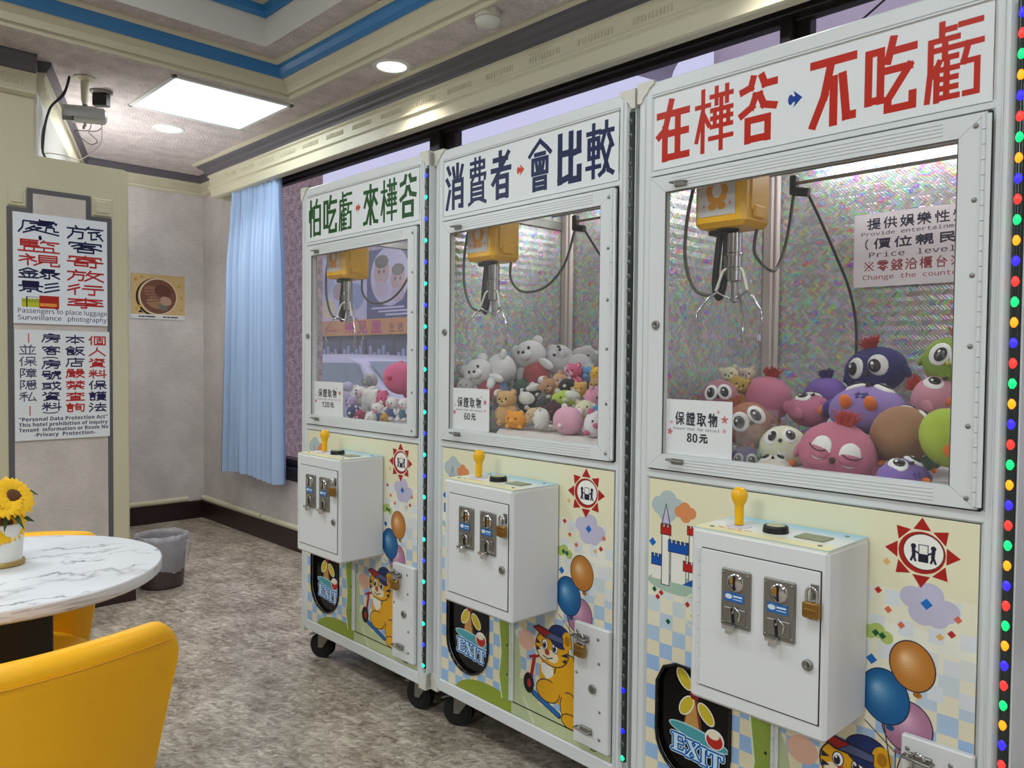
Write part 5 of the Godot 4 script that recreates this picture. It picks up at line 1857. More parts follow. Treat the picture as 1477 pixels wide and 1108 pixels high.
	part("chute_shaft", b, mat("shaft_grey", Color(.42, .42, .43), .6), o)
	if i > 0:
		b = MB.new()
		b.bb(Vector3(xl + .024, 1.0, -D + .022), Vector3(xl + .058, 1.88, -D + .055), .006)
		b.bb(Vector3(xl + .058, 1.0, -D + .03), Vector3(xl + .07, 1.88, -D + .05), .003)
		part("inner_post", b, mat("inner_white", Color(.80, .75, .72), .5), o)
	# bars, trolley and claw
	var cu: float = [.075, .075, .11][i]
	var cz := -.115
	var pu: float = [.245, .245, .16][i]
	b = MB.new()
	for zz in [-.085, -.145]: b.tube([Vector3(-.07, 1.735 - (.01 if zz < -.1 else 0.0), zz), Vector3(.73, 1.735 - (.01 if zz < -.1 else 0.0), zz)], .0065, 8)
	part("cross_bar", b, mats["chrome"], o)
	b = MB.new()
	for x in [-.068, .722]: b.bb(Vector3(x - .008, 1.74, -D + .05), Vector3(x + .008, 1.772, -.05), .002)
	part("side_track", b, mats["zinc"], o)
	b = MB.new()
	b.tube([Vector3(pu + .005, 1.705, -.33), Vector3(.72, 1.705, -.33)], .005, 8)
	b.tube([Vector3(-.07, 1.79, -D + .1), Vector3(.72, 1.79, -D + .1)], .005, 8)
	part("cable_bar", b, mats["steel"], o)
	b = MB.new()
	b.box(Vector3(pu, 1.70, -.33), Vector3(.018, .05, .022), .003)
	b.cyl(Vector3(pu + .005, 1.683, -.325), Vector3(pu + .04, 1.676, -.33), .0115, -1, 10)
	part("cable_pulley", b, mats["black"], o)
	# yellow trolley
	b = MB.new()
	b.box(Vector3(cu, 1.648, cz), Vector3(.138, .165, .125), .012)
	b.box(Vector3(cu - .088, 1.70, cz), Vector3(.05, .022, .06), .004)
	b.box(Vector3(cu + .072, 1.60, cz - .0), Vector3(.008, .03, .05), .003)
	b.box(Vector3(cu + .070, 1.65, cz + .02), Vector3(.006, .10, .03), .002)
	var tro := part("trolley", b, mats["yellow_plastic"], o)
	b = MB.new()
	plate(b, cu - .054, cu + .046, 1.592, 1.705, cz + .064, .001)
	part("sticker", b, mats["sticker_print"], tro)
	b = MB.new()
	for e in [[-.08, 1.735], [.075, 1.735]]: b.cyl(Vector3(cu + e[0], e[1], cz - .02), Vector3(cu + e[0], e[1], cz + .02), .018, -1, 14)
	part("guide_wheel", b, mats["black"], tro)
	b = MB.new()
	b.cyl(Vector3(cu - .005, 1.567, cz + .01), Vector3(cu - .005, 1.561, cz + .01), .028, -1, 20)
	b.box(Vector3(cu - .03, 1.560, cz), Vector3(.05, .012, .04), .003)
	part("claw_socket", b, mats["black"], tro)
	# claw
	var c0 := Vector3(cu + .012, -.028, cz + .005)
	b = MB.new()
	b.lathe([Vector2(.006, 1.592), Vector2(.014, 1.586), Vector2(.0185, 1.582), Vector2(.0185, 1.535), Vector2(.0205, 1.533), Vector2(.0205, 1.529), Vector2(.0185, 1.527), Vector2(.0185, 1.500), Vector2(.0205, 1.498), Vector2(.0205, 1.494), Vector2(.0185, 1.492), Vector2(.0185, 1.468), Vector2(.010, 1.465), Vector2(.007, 1.463), Vector2(.007, 1.43), Vector2(.010, 1.428), Vector2(.010, 1.418), Vector2(0, 1.412)], Transform3D(Basis(), c0), 18, false)
	var claw := part("claw_coil", b, mats["chrome"], o)
	for k in 3:
		var a := TAU * k / 3 + .25
		var e := Vector3(cos(a), 0, sin(a))
		b = MB.new()
		var tip := c0 + e * .062 + Vector3(0, 1.33, 0)
		b.tube([c0 + e * .012 + Vector3(0, 1.425, 0), c0 + e * .042 + Vector3(0, 1.44, 0), c0 + e * .062 + Vector3(0, 1.425, 0), c0 + e * .088 + Vector3(0, 1.39, 0), c0 + e * .092 + Vector3(0, 1.36, 0), c0 + e * .084 + Vector3(0, 1.335, 0)], .0028, 7)
		b.box(c0 + e * .083 + Vector3(0, 1.33, 0), Vector3(.005, .022, .009), .0015, Basis(Vector3.UP, -a))
		part("claw_finger", b, mats["chrome"], claw)
		b = MB.new()
		b.tube([c0 + e * .02 + Vector3(0, 1.497, 0), c0 + e * .028 + Vector3(0, 1.49, 0), c0 + e * .044 + Vector3(0, 1.442, 0)], .0036, 6)
		part("claw_link", b, mats["cap_plastic"], claw)
	# cables
	b = MB.new()
	b.tube(curve([Vector3(cu - .085, 1.70, cz + .03), Vector3(cu - .105, 1.60, cz + .035), Vector3(cu - .112, 1.50, cz + .03), Vector3(cu - .09, 1.425, cz + .02), Vector3(cu - .045, 1.408, cz + .01), Vector3(cu - .012, 1.44, cz + .01), Vector3(cu - .004, 1.50, cz + .02)]), .0046, 7)
	part("cable", b, mats["cable_grey"], o)
	b = MB.new()
	b.tube(curve([Vector3(cu - .030, 1.565, cz), Vector3(cu - .036, 1.50, cz + .004), Vector3(cu - .040, 1.43, cz + .006), Vector3(cu - .026, 1.40, cz + .01), Vector3(cu - .014, 1.43, cz + .01), Vector3(cu - .010, 1.50, cz + .008), Vector3(cu - .010, 1.56, cz + .004)]), .0085, 8)
	part("coiled_cable", b, mats["cable_black"], o)
	b = MB.new()
	b.tube(curve([Vector3(cu + .045, 1.57, cz - .04), Vector3(cu + .035, 1.51, cz - .05), Vector3(cu + .06, 1.47, cz - .08), Vector3(lerpf(cu + .06, pu, .5), 1.485, cz - .13), Vector3(lerpf(cu + .06, pu, .85), 1.56, cz - .18), Vector3(pu, 1.685, -.33)]), .0042, 7)
	part("cable", b, mats["cable_grey"], o)
	b = MB.new()
	b.tube(curve([Vector3(pu + .035, 1.675, -.335), Vector3(pu + .045, 1.61, -.39), Vector3(pu + .05, 1.53, -.47), Vector3(pu + .055, 1.44, -.55), Vector3(pu + .055, 1.33, -.60), Vector3(pu + .05, 1.15, -.605)]), .004, 7)
	part("cable", b, mat("cable_mottled", Color(.25, .24, .25), .5), o)
	# light tube under the roof
	b = MB.new()
	b.cyl(Vector3(.05, 1.868, -.56), Vector3(.66, 1.868, -.56), .009, -1, 10)
	part("light_tube", b, mats["lamp_face"], o)
	area_light("tube_light", Vector3(.355, 1.855, -.55), Vector2(.6, .03), .22, Color(.98, .98, 1.0), o)


func caster(at: Vector3, o: Node3D, turn: float) -> void:
	var q := Basis(Vector3.UP, turn)
	var b := MB.new()
	b.box(at + Vector3(0, .118, 0), Vector3(.075, .006, .075), .002)
	b.cyl(at + Vector3(0, .104, 0), at + Vector3(0, .116, 0), .024, -1, 16)
	for s in [-1.0, 1.0]:
		var pg := PackedVector2Array([Vector2(-.03, .106), Vector2(.03, .106), Vector2(-.012, .045), Vector2(-.032, .045)])
		b.prism(pg, Transform3D(q, at + q * Vector3(0, 0, s * .019 + .0015)), .003)
	var c := part("caster_fork", b, mats["zinc"], o)
	b = MB.new()
	var ax := at + q * Vector3(-.02, .052, 0)
	b.cyl(ax - q.z * .013, ax + q.z * .013, .052, -1, 26)
	b.cyl(ax - q.z * .0155, ax + q.z * .0155, .040, -1, 20)
	part("wheel", b, mats["rubber"], c)
	b = MB.new()
	b.cyl(ax - q.z * .021, ax + q.z * .021, .007, -1, 10)
	part("axle", b, mats["steel"], c)
	b = MB.new()
	b.box(at + q * Vector3(-.062, .096, 0), Vector3(.038, .006, .034), .002, q * Basis(Vector3.BACK, .35))
	b.box(at + q * Vector3(-.04, .106, 0), Vector3(.02, .004, .03), .001, q)
	part("brake_pedal", b, mats["steel"], c)


func coin_box(o: Node3D) -> void:
	var x0 := .205
	var x1 := .502
	var y0 := .530
	var y1 := .892
	var zf := .182
	var b := MB.new()
	b.bb(Vector3(x0, y0, -.002), Vector3(x1, y1, zf), .007)
	var box := part("coin_box", b, mats["box_white"], o)
	# printed top
	b = MB.new()
	b.quad(Vector3(x0 + .002, y1 + .001, zf - .003), Vector3(x1 - .002, y1 + .001, zf - .003), Vector3(x1 - .002, y1 + .001, .001), Vector3(x0 + .002, y1 + .001, .001))
	b.bb(Vector3(x0 + .002, y1 - .004, .001), Vector3(x1 - .002, y1 + .0006, zf - .003))
	part("control_panel", b, mats["control_print"], box)
	for e in [[.03, .03], [.265, .03], [.03, .15], [.265, .15]]:
		b = MB.new()
		b.cyl(Vector3(x0 + e[0], y1, e[1]), Vector3(x0 + e[0], y1 + .0025, e[1]), .0045, -1, 10)
		part("screw", b, mats["zinc"], box)
	# door of the coin box
	b = MB.new()
	b.bb(Vector3(x0 + .027, y0 + .032, zf), Vector3(x1 - .012, y1 - .038, zf + .0012))
	part("door_gap", b, mats["black"], box)
	b = MB.new()
	b.bb(Vector3(x0 + .029, y0 + .034, zf), Vector3(x1 - .014, y1 - .040, zf + .003), .001)
	part("box_door", b, mats["box_white"], box)
	hinge(x0 + .022, y0 + .034, y1 - .04, zf + .002, box, .008)
	key_lock(Vector3(.468, .673, zf + .003), box, .0105)
	b = MB.new()
	b.box(Vector3(.478, .815, zf + .003), Vector3(.016, .026, .003), .001)
	b.box(Vector3(.478, .807, zf + .010), Vector3(.004, .014, .016), .001)
	part("hasp", b, mats["zinc"], box)
	# two coin mechanisms
	for e in [[.316, 0], [.4095, 1]]:
		b = MB.new()
		var cx: float = e[0]
		b.box(Vector3(cx, .7635, zf + .005), Vector3(.066, .118, .007), .0025)
		b.bb(Vector3(cx - .024, .712, zf + .008), Vector3(cx + .024, .745, zf + .011), .002)
		var cm := part("coin_slot", b, mats["zinc"], o)
		b = MB.new()
		b.lathe([Vector2(0, .006), Vector2(.013, .0055), Vector2(.0185, .003), Vector2(.0185, 0)], Transform3D(Basis(Vector3.RIGHT, PI / 2), Vector3(cx, .797, zf + .008)), 22)
		part("dial", b, mats["chrome"], cm)
		b = MB.new()
		b.box(Vector3(cx, .797, zf + .0135), Vector3(.0042, .030, .003))
		part("slit", b, mats["black"], cm)
		b = MB.new()
		b.box(Vector3(cx - .003, .730, zf + .012), Vector3(.005, .030, .003), 0, Basis(Vector3.BACK, .1))
		part("return_slot", b, mats["black"], cm)
		b = MB.new()
		plate(b, cx - .024, cx + .02, .757, .776, zf + .0098, .001)
		part("slot_label", b, mats["slot_print"], cm)
		b = MB.new()
		b.tube([Vector3(cx - .004, .735, zf + .011), Vector3(cx + .004, .748, zf + .014), Vector3(cx + .014, .738, zf + .014), Vector3(cx + .010, .722, zf + .012)], .003, 6)
		b.box(Vector3(cx - .008, .708, zf + .018), Vector3(.024, .009, .018), .002)
		b.box(Vector3(cx - .010, .699, zf + .016), Vector3(.012, .014, .010), .002)
		part("return_lever", b, mats["chrome"], cm)
		for s in [[-.027, .051], [.027, .051], [-.027, -.051], [.027, -.051]]: screw(Vector3(cx + s[0], .7635 + s[1], zf + .0085), cm, .0028)
	# joystick, button, counter
	b = MB.new()
	b.lathe([Vector2(0, .084), Vector2(.010, .082), Vector2(.0165, .073), Vector2(.0175, .064), Vector2(.015, .054), Vector2(.0105, .046), Vector2(.0095, .040), Vector2(.0095, .004)], Transform3D(Basis(), Vector3(.272, y1 + .001, .105)), 20)
	var js := part("joystick", b, mats["yellow_plastic"], o)
	b = MB.new()
	b.cyl(Vector3(.272, y1 + .001, .105), Vector3(.272, y1 + .0035, .105), .027, -1, 24)
	part("collar", b, mat("collar_lilac", Color(.82, .82, .88), .3), js)
	b = MB.new()
	b.lathe([Vector2(.018, .0145), Vector2(.0235, .014), Vector2(.025, .011), Vector2(.026, .0)], Transform3D(Basis(), Vector3(.353, y1 + .001, .100)), 24, false)
	var bt := part("push_button", b, mats["black"], o)
	b = MB.new()
	b.lathe([Vector2(0, .0175), Vector2(.012, .017), Vector2(.0185, .0145)], Transform3D(Basis(), Vector3(.353, y1 + .001, .100)), 20)
	part("button_cap", b, mat("button_cap", Color(.70, .70, .52), .35), bt)
	b = MB.new()
	b.bb(Vector3(.400, y1 + .0012, .07), Vector3(.462, y1 + .0035, .118), .001)
	part("counter_window", b, mat("counter_olive", Color(.50, .52, .40), .3), o)


func padlock(i: int, at: Vector3, s: float, label: String) -> void:
	var t := mxf(i)
	var o := thing("padlock", label, "padlock", t * at)
	o.rotation.y = -deg_to_rad(MX[i][2])
	var b := MB.new()
	b.box(Vector3(0, -.018, 0) * s, Vector3(.032, .030, .014) * s, .003 * s)
	b.box(Vector3(0, -.018, .0005) * s, Vector3(.026, .006, .015) * s, .001)
	b.cyl(Vector3(0, -.034, 0) * s, Vector3(0, -.033, 0) * s, .005 * s, -1, 10)
	part("body", b, mats["brass"], o)
	b = MB.new()
	var p := [Vector3(-.010, -.006, 0) * s, Vector3(-.010, .012, 0) * s]
	for k in 9:
		var a := PI - PI * k / 8.0
		p.append(Vector3(.010 * cos(a), .014 + .010 * sin(a), 0) * s)
	p.append(Vector3(.010, -.006, 0) * s)
	b.tube(p, .0026 * s, 8)
	part("shackle", b, mats["chrome"], o)


func machine_extras(i: int, o: Node3D) -> void:
	var t := mxf(i)
	var which: String = ["the machine with green lettering", "the machine with navy lettering", "the machine with red lettering"][i]
	padlock(i, Vector3(.478, .800, .198), 1.0, "brass padlock on the coin box of " + which)
	padlock(i, Vector3(.612, .476, .030), 1.15, "brass padlock on the white service plate of " + which)
	# price card behind the door glass
	var amount: String = ["120", "60", "80"][i]
	var b := MB.new()
	var wd: float = [.215, .185, .182][i]
	plate(b, .004, .004 + wd, 1.016, 1.150, -.005, .001)
	var pc := part("price_card", b, print_mat("price_print_" + amount, print_price(amount)), self)
	pc.transform = t
	tag(pc, "white card reading %s yuan inside the glass of %s" % [amount, which], "sign")
	if i == 1:
		var fm := thing("fleece_mat", "off-white fleece mat under the small animals in the middle machine", "mat", t.origin)
		fm.basis = t.basis
		b = MB.new()
		b.box(Vector3(.435, 1.014, -.225), Vector3(.47, .028, .42), .013)
		part("fleece", b, plush_mat(Color(.86, .82, .79)), fm)
	if i == 2:
		b = MB.new()
		plate(b, .203, .503, 1.452, 1.652, -.6, .001)
		pc = part("notice_card", b, mats["notice_print"], self)
		pc.transform = t
		tag(pc, "pink notice with black and red lettering on the back film behind the bird plush", "sign")
	if i > 0:
		b = MB.new()
		var za: float = [0, -.095, -.055][i]
		var w: float = [0, .21, .125][i]
		b.quad(Vector3(-.069, 1.40, za), Vector3(-.069, 1.40, za - w), Vector3(-.069, 1.565, za - w), Vector3(-.069, 1.565, za))
		b.bb(Vector3(-.0704, 1.40, za - w), Vector3(-.0694, 1.565, za))
		pc = part("notice_card", b, mats["notice_print"], self)
		pc.transform = t
		tag(pc, "pink notice card on the side film inside " + which, "sign")


func curve(p: Array) -> Array:
	var cv := []
	for i in p.size() - 1:
		var a: Vector3 = p[maxi(i - 1, 0)]
		var d: Vector3 = p[mini(i + 2, p.size() - 1)]
		for k in 5: cv.append(p[i].cubic_interpolate(p[i + 1], a, d, k / 5.0))
	cv.append(p[p.size() - 1])
	return cv
# ---------------------------------------------------------------- plush toys
func col(h: String) -> Color:
	return Color.html(h)


func facing(n: Vector3) -> Basis:
	var z := n.normalized()
	var x := Vector3.UP.cross(z)
	if x.length() < .05: x = Vector3.RIGHT
	x = x.normalized()
	return Basis(x, z.cross(x), z)


func toy(i: int, called: String, label: String, group: String, px: float, py: float, rpx: float, d: float, yaw: float, pitch: float, roll: float) -> Array:
	var at := in_machine(i, px, py, d)
	var s := rpx * (at - CAM).dot(fwd) / FOC
	var o := thing(called, label, "plush toy", at, 0, group)
	o.basis = Basis.from_euler(Vector3(deg_to_rad(pitch), deg_to_rad(yaw), deg_to_rad(roll)))
	return [o, s]


func pball(called: String, c: Vector3, r: Vector3, q: Basis, s: float, m: Material, parent: Node3D, lat := 10, lon := 14) -> MeshInstance3D:
	var b := MB.new()
	b.ball(c * s, r * s, q, lat, lon)
	return part(called, b, m, parent)


func tuft(c: Vector3, up: Vector3, n: int, len: float, s: float, m: Material, parent: Node3D, sd: int) -> void:
	var b := MB.new()
	var rn := RandomNumberGenerator.new()
	rn.seed = sd
	for k in n:
		var d := (up.normalized() + Vector3(rn.randf_range(-1, 1), rn.randf_range(-.3, .8), rn.randf_range(-1, 1)) * .75).normalized()
		var a := c + Vector3(rn.randf_range(-1, 1), rn.randf_range(-.4, .4), rn.randf_range(-1, 1)) * .16
		var l := len * rn.randf_range(.6, 1.1)
		b.tube([a * s, (a + d * l * .6) * s, (a + d * l + Vector3(0, -.06, 0)) * s], .016 * s, 4, false)
	part("tuft", b, m, parent)


func bird(i: int, label: String, px: float, py: float, rpx: float, d: float, yaw: float, pitch: float, roll: float, c1: String, c2: String, opt := {}) -> void:
	var a := toy(i, "plush_bird", label, "round bird plush in the machine with red lettering", px, py, rpx, d, yaw, pitch, roll)
	var o: Node3D = a[0]
	var s: float = a[1]
	var sq: Vector3 = opt.get("shape", Vector3(1, .94, .95))
	var m1 := plush_mat(col(c1))
	var m2 := plush_mat(col(c2))
	pball("body", Vector3.ZERO, sq, Basis(), s, m1, o, 14, 20)
	# belly patch
	var bd := Vector3(0, -.62, .72).normalized()
	pball("belly", bd * .36 * sq, Vector3(.66, .62, .66) * sq, Basis(), s, m2, o, 12, 18)
	# eyes
	var sleepy: bool = opt.get("sleepy", false)
	var big: float = opt.get("eye", 1.0)
	for sd in [-1.0, 1.0]:
		var n := Vector3(sd * .40, .30, .86).normalized()
		var q := facing(n)
		var e := pball("eye", n * .90 * sq, Vector3(.34, .38, .14) * big, q, s, plush_mat(Color(.90, .89, .87)), o, 8, 16)
		if sleepy:
			var lid := pball("eyelid", (n * .94 + Vector3(0, -.10, .02)) * sq, Vector3(.33, .24, .13) * big, q, s, m1, e, 8, 14)
			var b := MB.new()
			var p := []
			for k in 7:
				var f := k / 6.0 * 2.0 - 1.0
				p.append((n * 1.02 * sq + q * Vector3(f * .28, -.10 + .10 * f * f, .06)) * s)
			b.tube(p, .016 * s, 5)
			part("lash", b, mats["black"], e)
		else:
			var pc := (n * 1.0 * sq + q * Vector3(-sd * .06 + opt.get("look", 0.0), -.02, .04))
			var p := pball("pupil", pc, Vector3(.20, .24, .06) * big, q, s, mat("eye_brown", Color(.10, .06, .05), .3), e, 8, 12)
			pball("glint", pc + q * Vector3(-.06, .08, .05), Vector3(.055, .06, .02) * big, q, s, mat("eye_white", Color(.92, .92, .92), .4), e, 5, 8)
	# beak
	var b := MB.new()
	var n0 := Vector3(0, .06, 1).normalized()
	b.cyl((n0 * .90 * sq) * s, (n0 * 1.2 * sq + Vector3(0, -.08, 0)) * s, .12 * s, .015 * s, 8)
	part("beak", b, plush_mat(col(opt.get("beak", "3a2b26"))), o)
	if opt.has("tuft"):
		tuft(Vector3(0, .92 * sq.y, 0), Vector3(0, 1, -.1), 150, .5, s, plush_mat(col(opt.tuft)), o, int(px))
	var fc := plush_mat(col(opt.get("feet", "e8772c")))
	for sd in [-1.0, 1.0]:
		pball("foot", Vector3(sd * .34, -.86 * sq.y, .40), Vector3(.17, .16, .27), Basis(Vector3.RIGHT, .5), s, fc, o, 7, 10)
		pball("wing", Vector3(sd * .93 * sq.x, -.12, .05), Vector3(.14, .34, .26), Basis(Vector3.BACK, sd * .35), s, plush_mat(col(opt.get("wing", c1))), o, 7, 10)


func bear(i: int, called: String, label: String, group: String, px: float, py: float, rpx: float, d: float, yaw: float, pitch: float, roll: float, c1: String, c2: String, opt := {}) -> void:
	# head of radius 1 with a smaller body below
	var a := toy(i, called, label, group, px, py, rpx, d, yaw, pitch, roll)
	var o: Node3D = a[0]
	var s: float = a[1]
	var m1 := plush_mat(col(c1))
	var m2 := plush_mat(col(c2))
	var m3 := plush_mat(col(opt.get("cloth", c1)))
	pball("head", Vector3(0, 0, 0), Vector3(1, .9, .9), Basis(), s, m1, o, 12, 18)
	pball("body", Vector3(0, -1.45, 0), opt.get("body", Vector3(.85, .95, .75)), Basis(), s, m3, o, 12, 16)
	for sd in [-1.0, 1.0]:
		if opt.get("ear", "round") == "round":
			var e := pball("ear", Vector3(sd * .72, .68, -.05), Vector3(.36, .36, .2), Basis(), s, m1, o, 8, 12)
			pball("inner_ear", Vector3(sd * .72, .66, .09), Vector3(.2, .2, .09), Basis(), s, m2, e, 6, 10)
		else:
			pball("ear", Vector3(sd * .98, .05, .05), Vector3(.25, .62, .4), Basis(Vector3.BACK, sd * .3), s, m2, o, 8, 12)
		pball("arm", Vector3(sd * .88, -1.05, .25), Vector3(.28, .55, .28), Basis(Vector3.BACK, sd * .6), s, m1, o, 8, 10)
		pball("leg", Vector3(sd * .52, -2.15, .5), Vector3(.34, .34, .62), Basis(), s, m1, o, 8, 10)
		pball("eye", Vector3(sd * .34, .12, .82), Vector3(.1, .12, .07), Basis(), s, mats["black_gloss"], o, 6, 8)
	var mz := pball("muzzle", Vector3(0, -.24, .72), Vector3(.42, .32, .34), Basis(), s, m2, o, 8, 12)
	pball("nose", Vector3(0, -.10, 1.05), Vector3(.12, .09, .07), Basis(), s, mats["black"], mz, 6, 8)


func ball_toy(i: int, called: String, label: String, group: String, px: float, py: float, rpx: float, d: float, yaw: float, pitch: float, roll: float, c1: String, c2: String, shape := Vector3.ONE, patch := "") -> void:
	# a rolled up animal: round body, two ears, snout, paws and a tail
	var a := toy(i, called, label, group, px, py, rpx, d, yaw, pitch, roll)
	var o: Node3D = a[0]
	var s: float = a[1]
	var m1 := plush_mat(col(c1))
	var m2 := plush_mat(col(c2))
	pball("body", Vector3.ZERO, shape, Basis(), s, m1, o, 12, 18)
	for sd in [-1.0, 1.0]:
		pball("ear", Vector3(sd * .55, .80, .25) * shape, Vector3(.26, .30, .13), Basis(Vector3.BACK, -sd * .5), s, m2, o, 7, 10)
		pball("paw", Vector3(sd * .60, -.72, .52) * shape, Vector3(.24, .2, .26), Basis(), s, m2, o, 7, 10)
		pball("eye", Vector3(sd * .34, .22, .90) * shape, Vector3(.08, .1, .06), Basis(), s, mats["black_gloss"], o, 5, 8)
	pball("snout", Vector3(0, -.05, .93) * shape, Vector3(.26, .2, .16), Basis(), s, m2, o, 8, 12)
	pball("tail", Vector3(0, -.3, -1.0) * shape, Vector3(.16, .16, .2), Basis(), s, m2, o, 6, 8)
	if patch != "":
		pball("patch", Vector3(.30, .25, .20) * shape, Vector3(.80, .72, .78) * shape, Basis(), s, plush_mat(col(patch)), o, 10, 14)


func build_plush() -> void:
	# ---- right hand machine: round birds
	bird(2, "navy bird plush with a red tuft and huge white eyes, top of the heap", 1263, 534, 41, .44, 2, 8, 10, "34306a", "262252", {"tuft": "c8403a", "shape": Vector3(1.05, .82, .9), "look": -.08})
	bird(2, "lime green bird plush with a yellow beak above the pink one", 1372, 522, 38, .36, 10, 5, -15, "7f9a35", "9db33f", {"beak": "b9b23a", "tuft": "c2504a", "eye": 1.2, "look": .03})
	bird(2, "pink bird plush with red hair lying below the lime green bird", 1346, 572, 36, .33, 60, -50, 30, "c98896", "d9a0aa", {"tuft": "c4423a", "shape": Vector3(1, .75, .9)})
	bird(2, "lilac bird plush on its back below the navy bird, orange feet up", 1252, 593, 50, .28, 10, -80, -8, "8a72ad", "3a2f66", {"shape": Vector3(1.1, .9, .72), "wing": "4a3c80"})
	bird(2, "tan bird plush face down with orange feet and a yellow patch", 1300, 627, 43, .18, 150, -35, 20, "9c7350", "c99a4e", {"shape": Vector3(.95, .95, 1)})
	bird(2, "yellow green bird plush with an orange patch and dark green belly", 1368, 632, 42, .12, 100, -20, 15, "a9bf3c", "1f4a2c", {"wing": "e0762c", "shape": Vector3(.9, 1.05, .9)})
	bird(2, "rose pink bird plush asleep with pale eyelids, next to the tan bird", 1208, 655, 50, .10, 14, 8, -14, "bd6d82", "b0566f", {"sleepy": true, "tuft": "c9463c", "shape": Vector3(1.08, .92, .92), "eye": .95})
	bird(2, "cream bird plush with a green wing, wide eyes looking up", 1130, 646, 34, .15, 18, -22, 8, "d3d2b4", "e2e0d4", {"wing": "8fb48c", "look": .06})
	bird(2, "cream white bird plush lying in front of the wide eyed cream bird", 1116, 683, 28, .10, 20, -60, 5, "d9d3c2", "e5e1d8", {})
	bird(2, "brown orange bird plush with one big eye beside the price card", 1078, 612, 34, .17, 40, -5, 25, "a36a52", "b8806a", {"tuft": "c06a4a", "eye": 1.15, "look": -.06})
	bird(2, "pink and magenta bird plush with a red fuzzy back by the inner post", 1106, 575, 36, .36, 170, 10, 5, "c9788f", "a9415c", {"tuft": "c2453c", "shape": Vector3(1.02, .9, .95)})
	bird(2, "dusty pink bird plush lying with orange feet between the others", 1168, 592, 33, .28, 60, -70, 20, "b0667f", "9c4f6a", {"shape": Vector3(1.05, .9, .7)})
	bird(2, "violet bird plush behind the dusty pink one", 1192, 570, 32, .40, 140, 0, 0, "7455a2", "8f74bb", {"shape": Vector3(1.15, .8, .9), "tuft": "4d3a7a"})
	bird(2, "purple bird plush at the bottom edge of the glass with an orange foot", 1300, 690, 38, .07, 60, -50, 10, "7d63a6", "5a4a94", {"shape": Vector3(1.1, .72, .8)})
	bird(2, "dark plum bird plush low in the prize chute corner", 1078, 668, 26, .14, 20, 0, 0, "5c4478", "6d558c", {"tuft": "b85a55"})
	bird(2, "crimson bird plush squeezed between the cream and rose birds", 1092, 640, 26, .22, 20, 0, 0, "a8465a", "b85c6c", {"tuft": "c04a44"})
	bird(2, "mauve bird plush with a round eye above the price card", 1038, 572, 26, .22, 25, 0, 5, "a8707c", "c9b8b0", {"eye": 1.2})
	bear(2, "plush_bear", "small cream bear plush sitting behind the price card", "small bears in the machine with red lettering", 1052, 541, 13, .30, 25, 0, 15, "cfc8a8", "ddd7c0")
	bear(2, "plush_bear", "small mustard bear plush leaning beside the cream bear", "small bears in the machine with red lettering", 1064, 556, 15, .30, 40, 0, -20, "b09244", "c2ab62")
	bear(2, "plush_bear", "small pale bear plush against the inner post", "small bears in the machine with red lettering", 1078, 541, 12, .38, 20, 0, 10, "c9b8a2", "d8ccb8")
	bird(2, "grey blue bird plush between the tan and lime birds", 1335, 655, 26, .22, 30, 0, 0, "4f6a50", "41603f", {})
	bird(2, "wine red bird plush under the lilac one", 1260, 640, 30, .28, 20, 0, 0, "8c3f55", "9c5266", {})
	bird(2, "plum coloured bird plush in the middle of the heap", 1215, 618, 30, .30, 20, 0, 0, "6f4a72", "85608a", {})
	# ---- middle machine: small animals in front, big white ones behind
	var g := "small animal plush in the machine with navy lettering"
	bear(1, "plush_bear", "tan bear plush standing beside the prize chute", g, 731, 577, 15, .05, 18, 0, 4, "c29a62", "d2ae78", {"body": Vector3(1.25, 1.15, .9)})
	ball_toy(1, "plush_crab", "bright orange woolly plush at the front", g, 745, 606, 16, .04, 10, 0, 0, "e0901c", "e8a233", Vector3(1.15, .8, .8))
	ball_toy(1, "plush_dog", "white dog plush sitting next to the orange one", g, 781, 604, 14, .04, -40, 0, 10, "d8d6d0", "c9c7c0", Vector3(.85, 1.1, .9))
	ball_toy(1, "plush_pig", "round pink pig plush at the front", g, 820, 607, 22, .045, 190, 0, 10, "dba4b6", "e8d2d6", Vector3(1.08, .92, .95))
	ball_toy(1, "plush_cat", "white plush with a magenta back at the door edge", g, 860, 612, 20, .045, 40, 0, -10, "dcd6d8", "c2567c", Vector3(.9, 1, .9))
	ball_toy(1, "plush_mole", "dark maroon plush behind the white dog", g, 797, 594, 15, .08, 30, 0, 30, "43222a", "5c3038", Vector3(1.1, .9, .9))
	ball_toy(1, "plush_panda", "black and white plush lying behind the tan bear", g, 762, 582, 16, .11, 30, 20, 50, "2c2b2e", "d6d4ce", Vector3(.9, 1.15, .9), "d3d0c8")
	ball_toy(1, "plush_panda", "black and white striped plush beside the dark maroon one", g, 786, 585, 14, .11, 60, 20, -40, "302f31", "cfcdc6", Vector3(.9, 1.1, .9), "d8d6cf")
	ball_toy(1, "plush_frog", "lime green and white frog plush in the middle of the heap", g, 816, 576, 17, .13, 40, 0, 0, "a5c046", "c9c9b6", Vector3(1.2, .78, .9), "cfd2c4")
	ball_toy(1, "plush_lamb", "cream plush behind the pig", g, 846, 590, 16, .09, 20, 0, 10, "d9d2b2", "c8bf9c", Vector3(1.1, .85, .9))
	ball_toy(1, "plush_rabbit", "rose pink plush beside the door hinge", g, 862, 574, 18, .12, 60, 10, 0, "d78fa8", "e5b3c2", Vector3(1.1, .95, .9))
	bear(1, "plush_bear", "hot pink bear plush sitting on top of the heap", g, 828, 536, 12.5, .21, 5, 0, 5, "cf5a80", "e6b2be", {"cloth": "d77a92"})
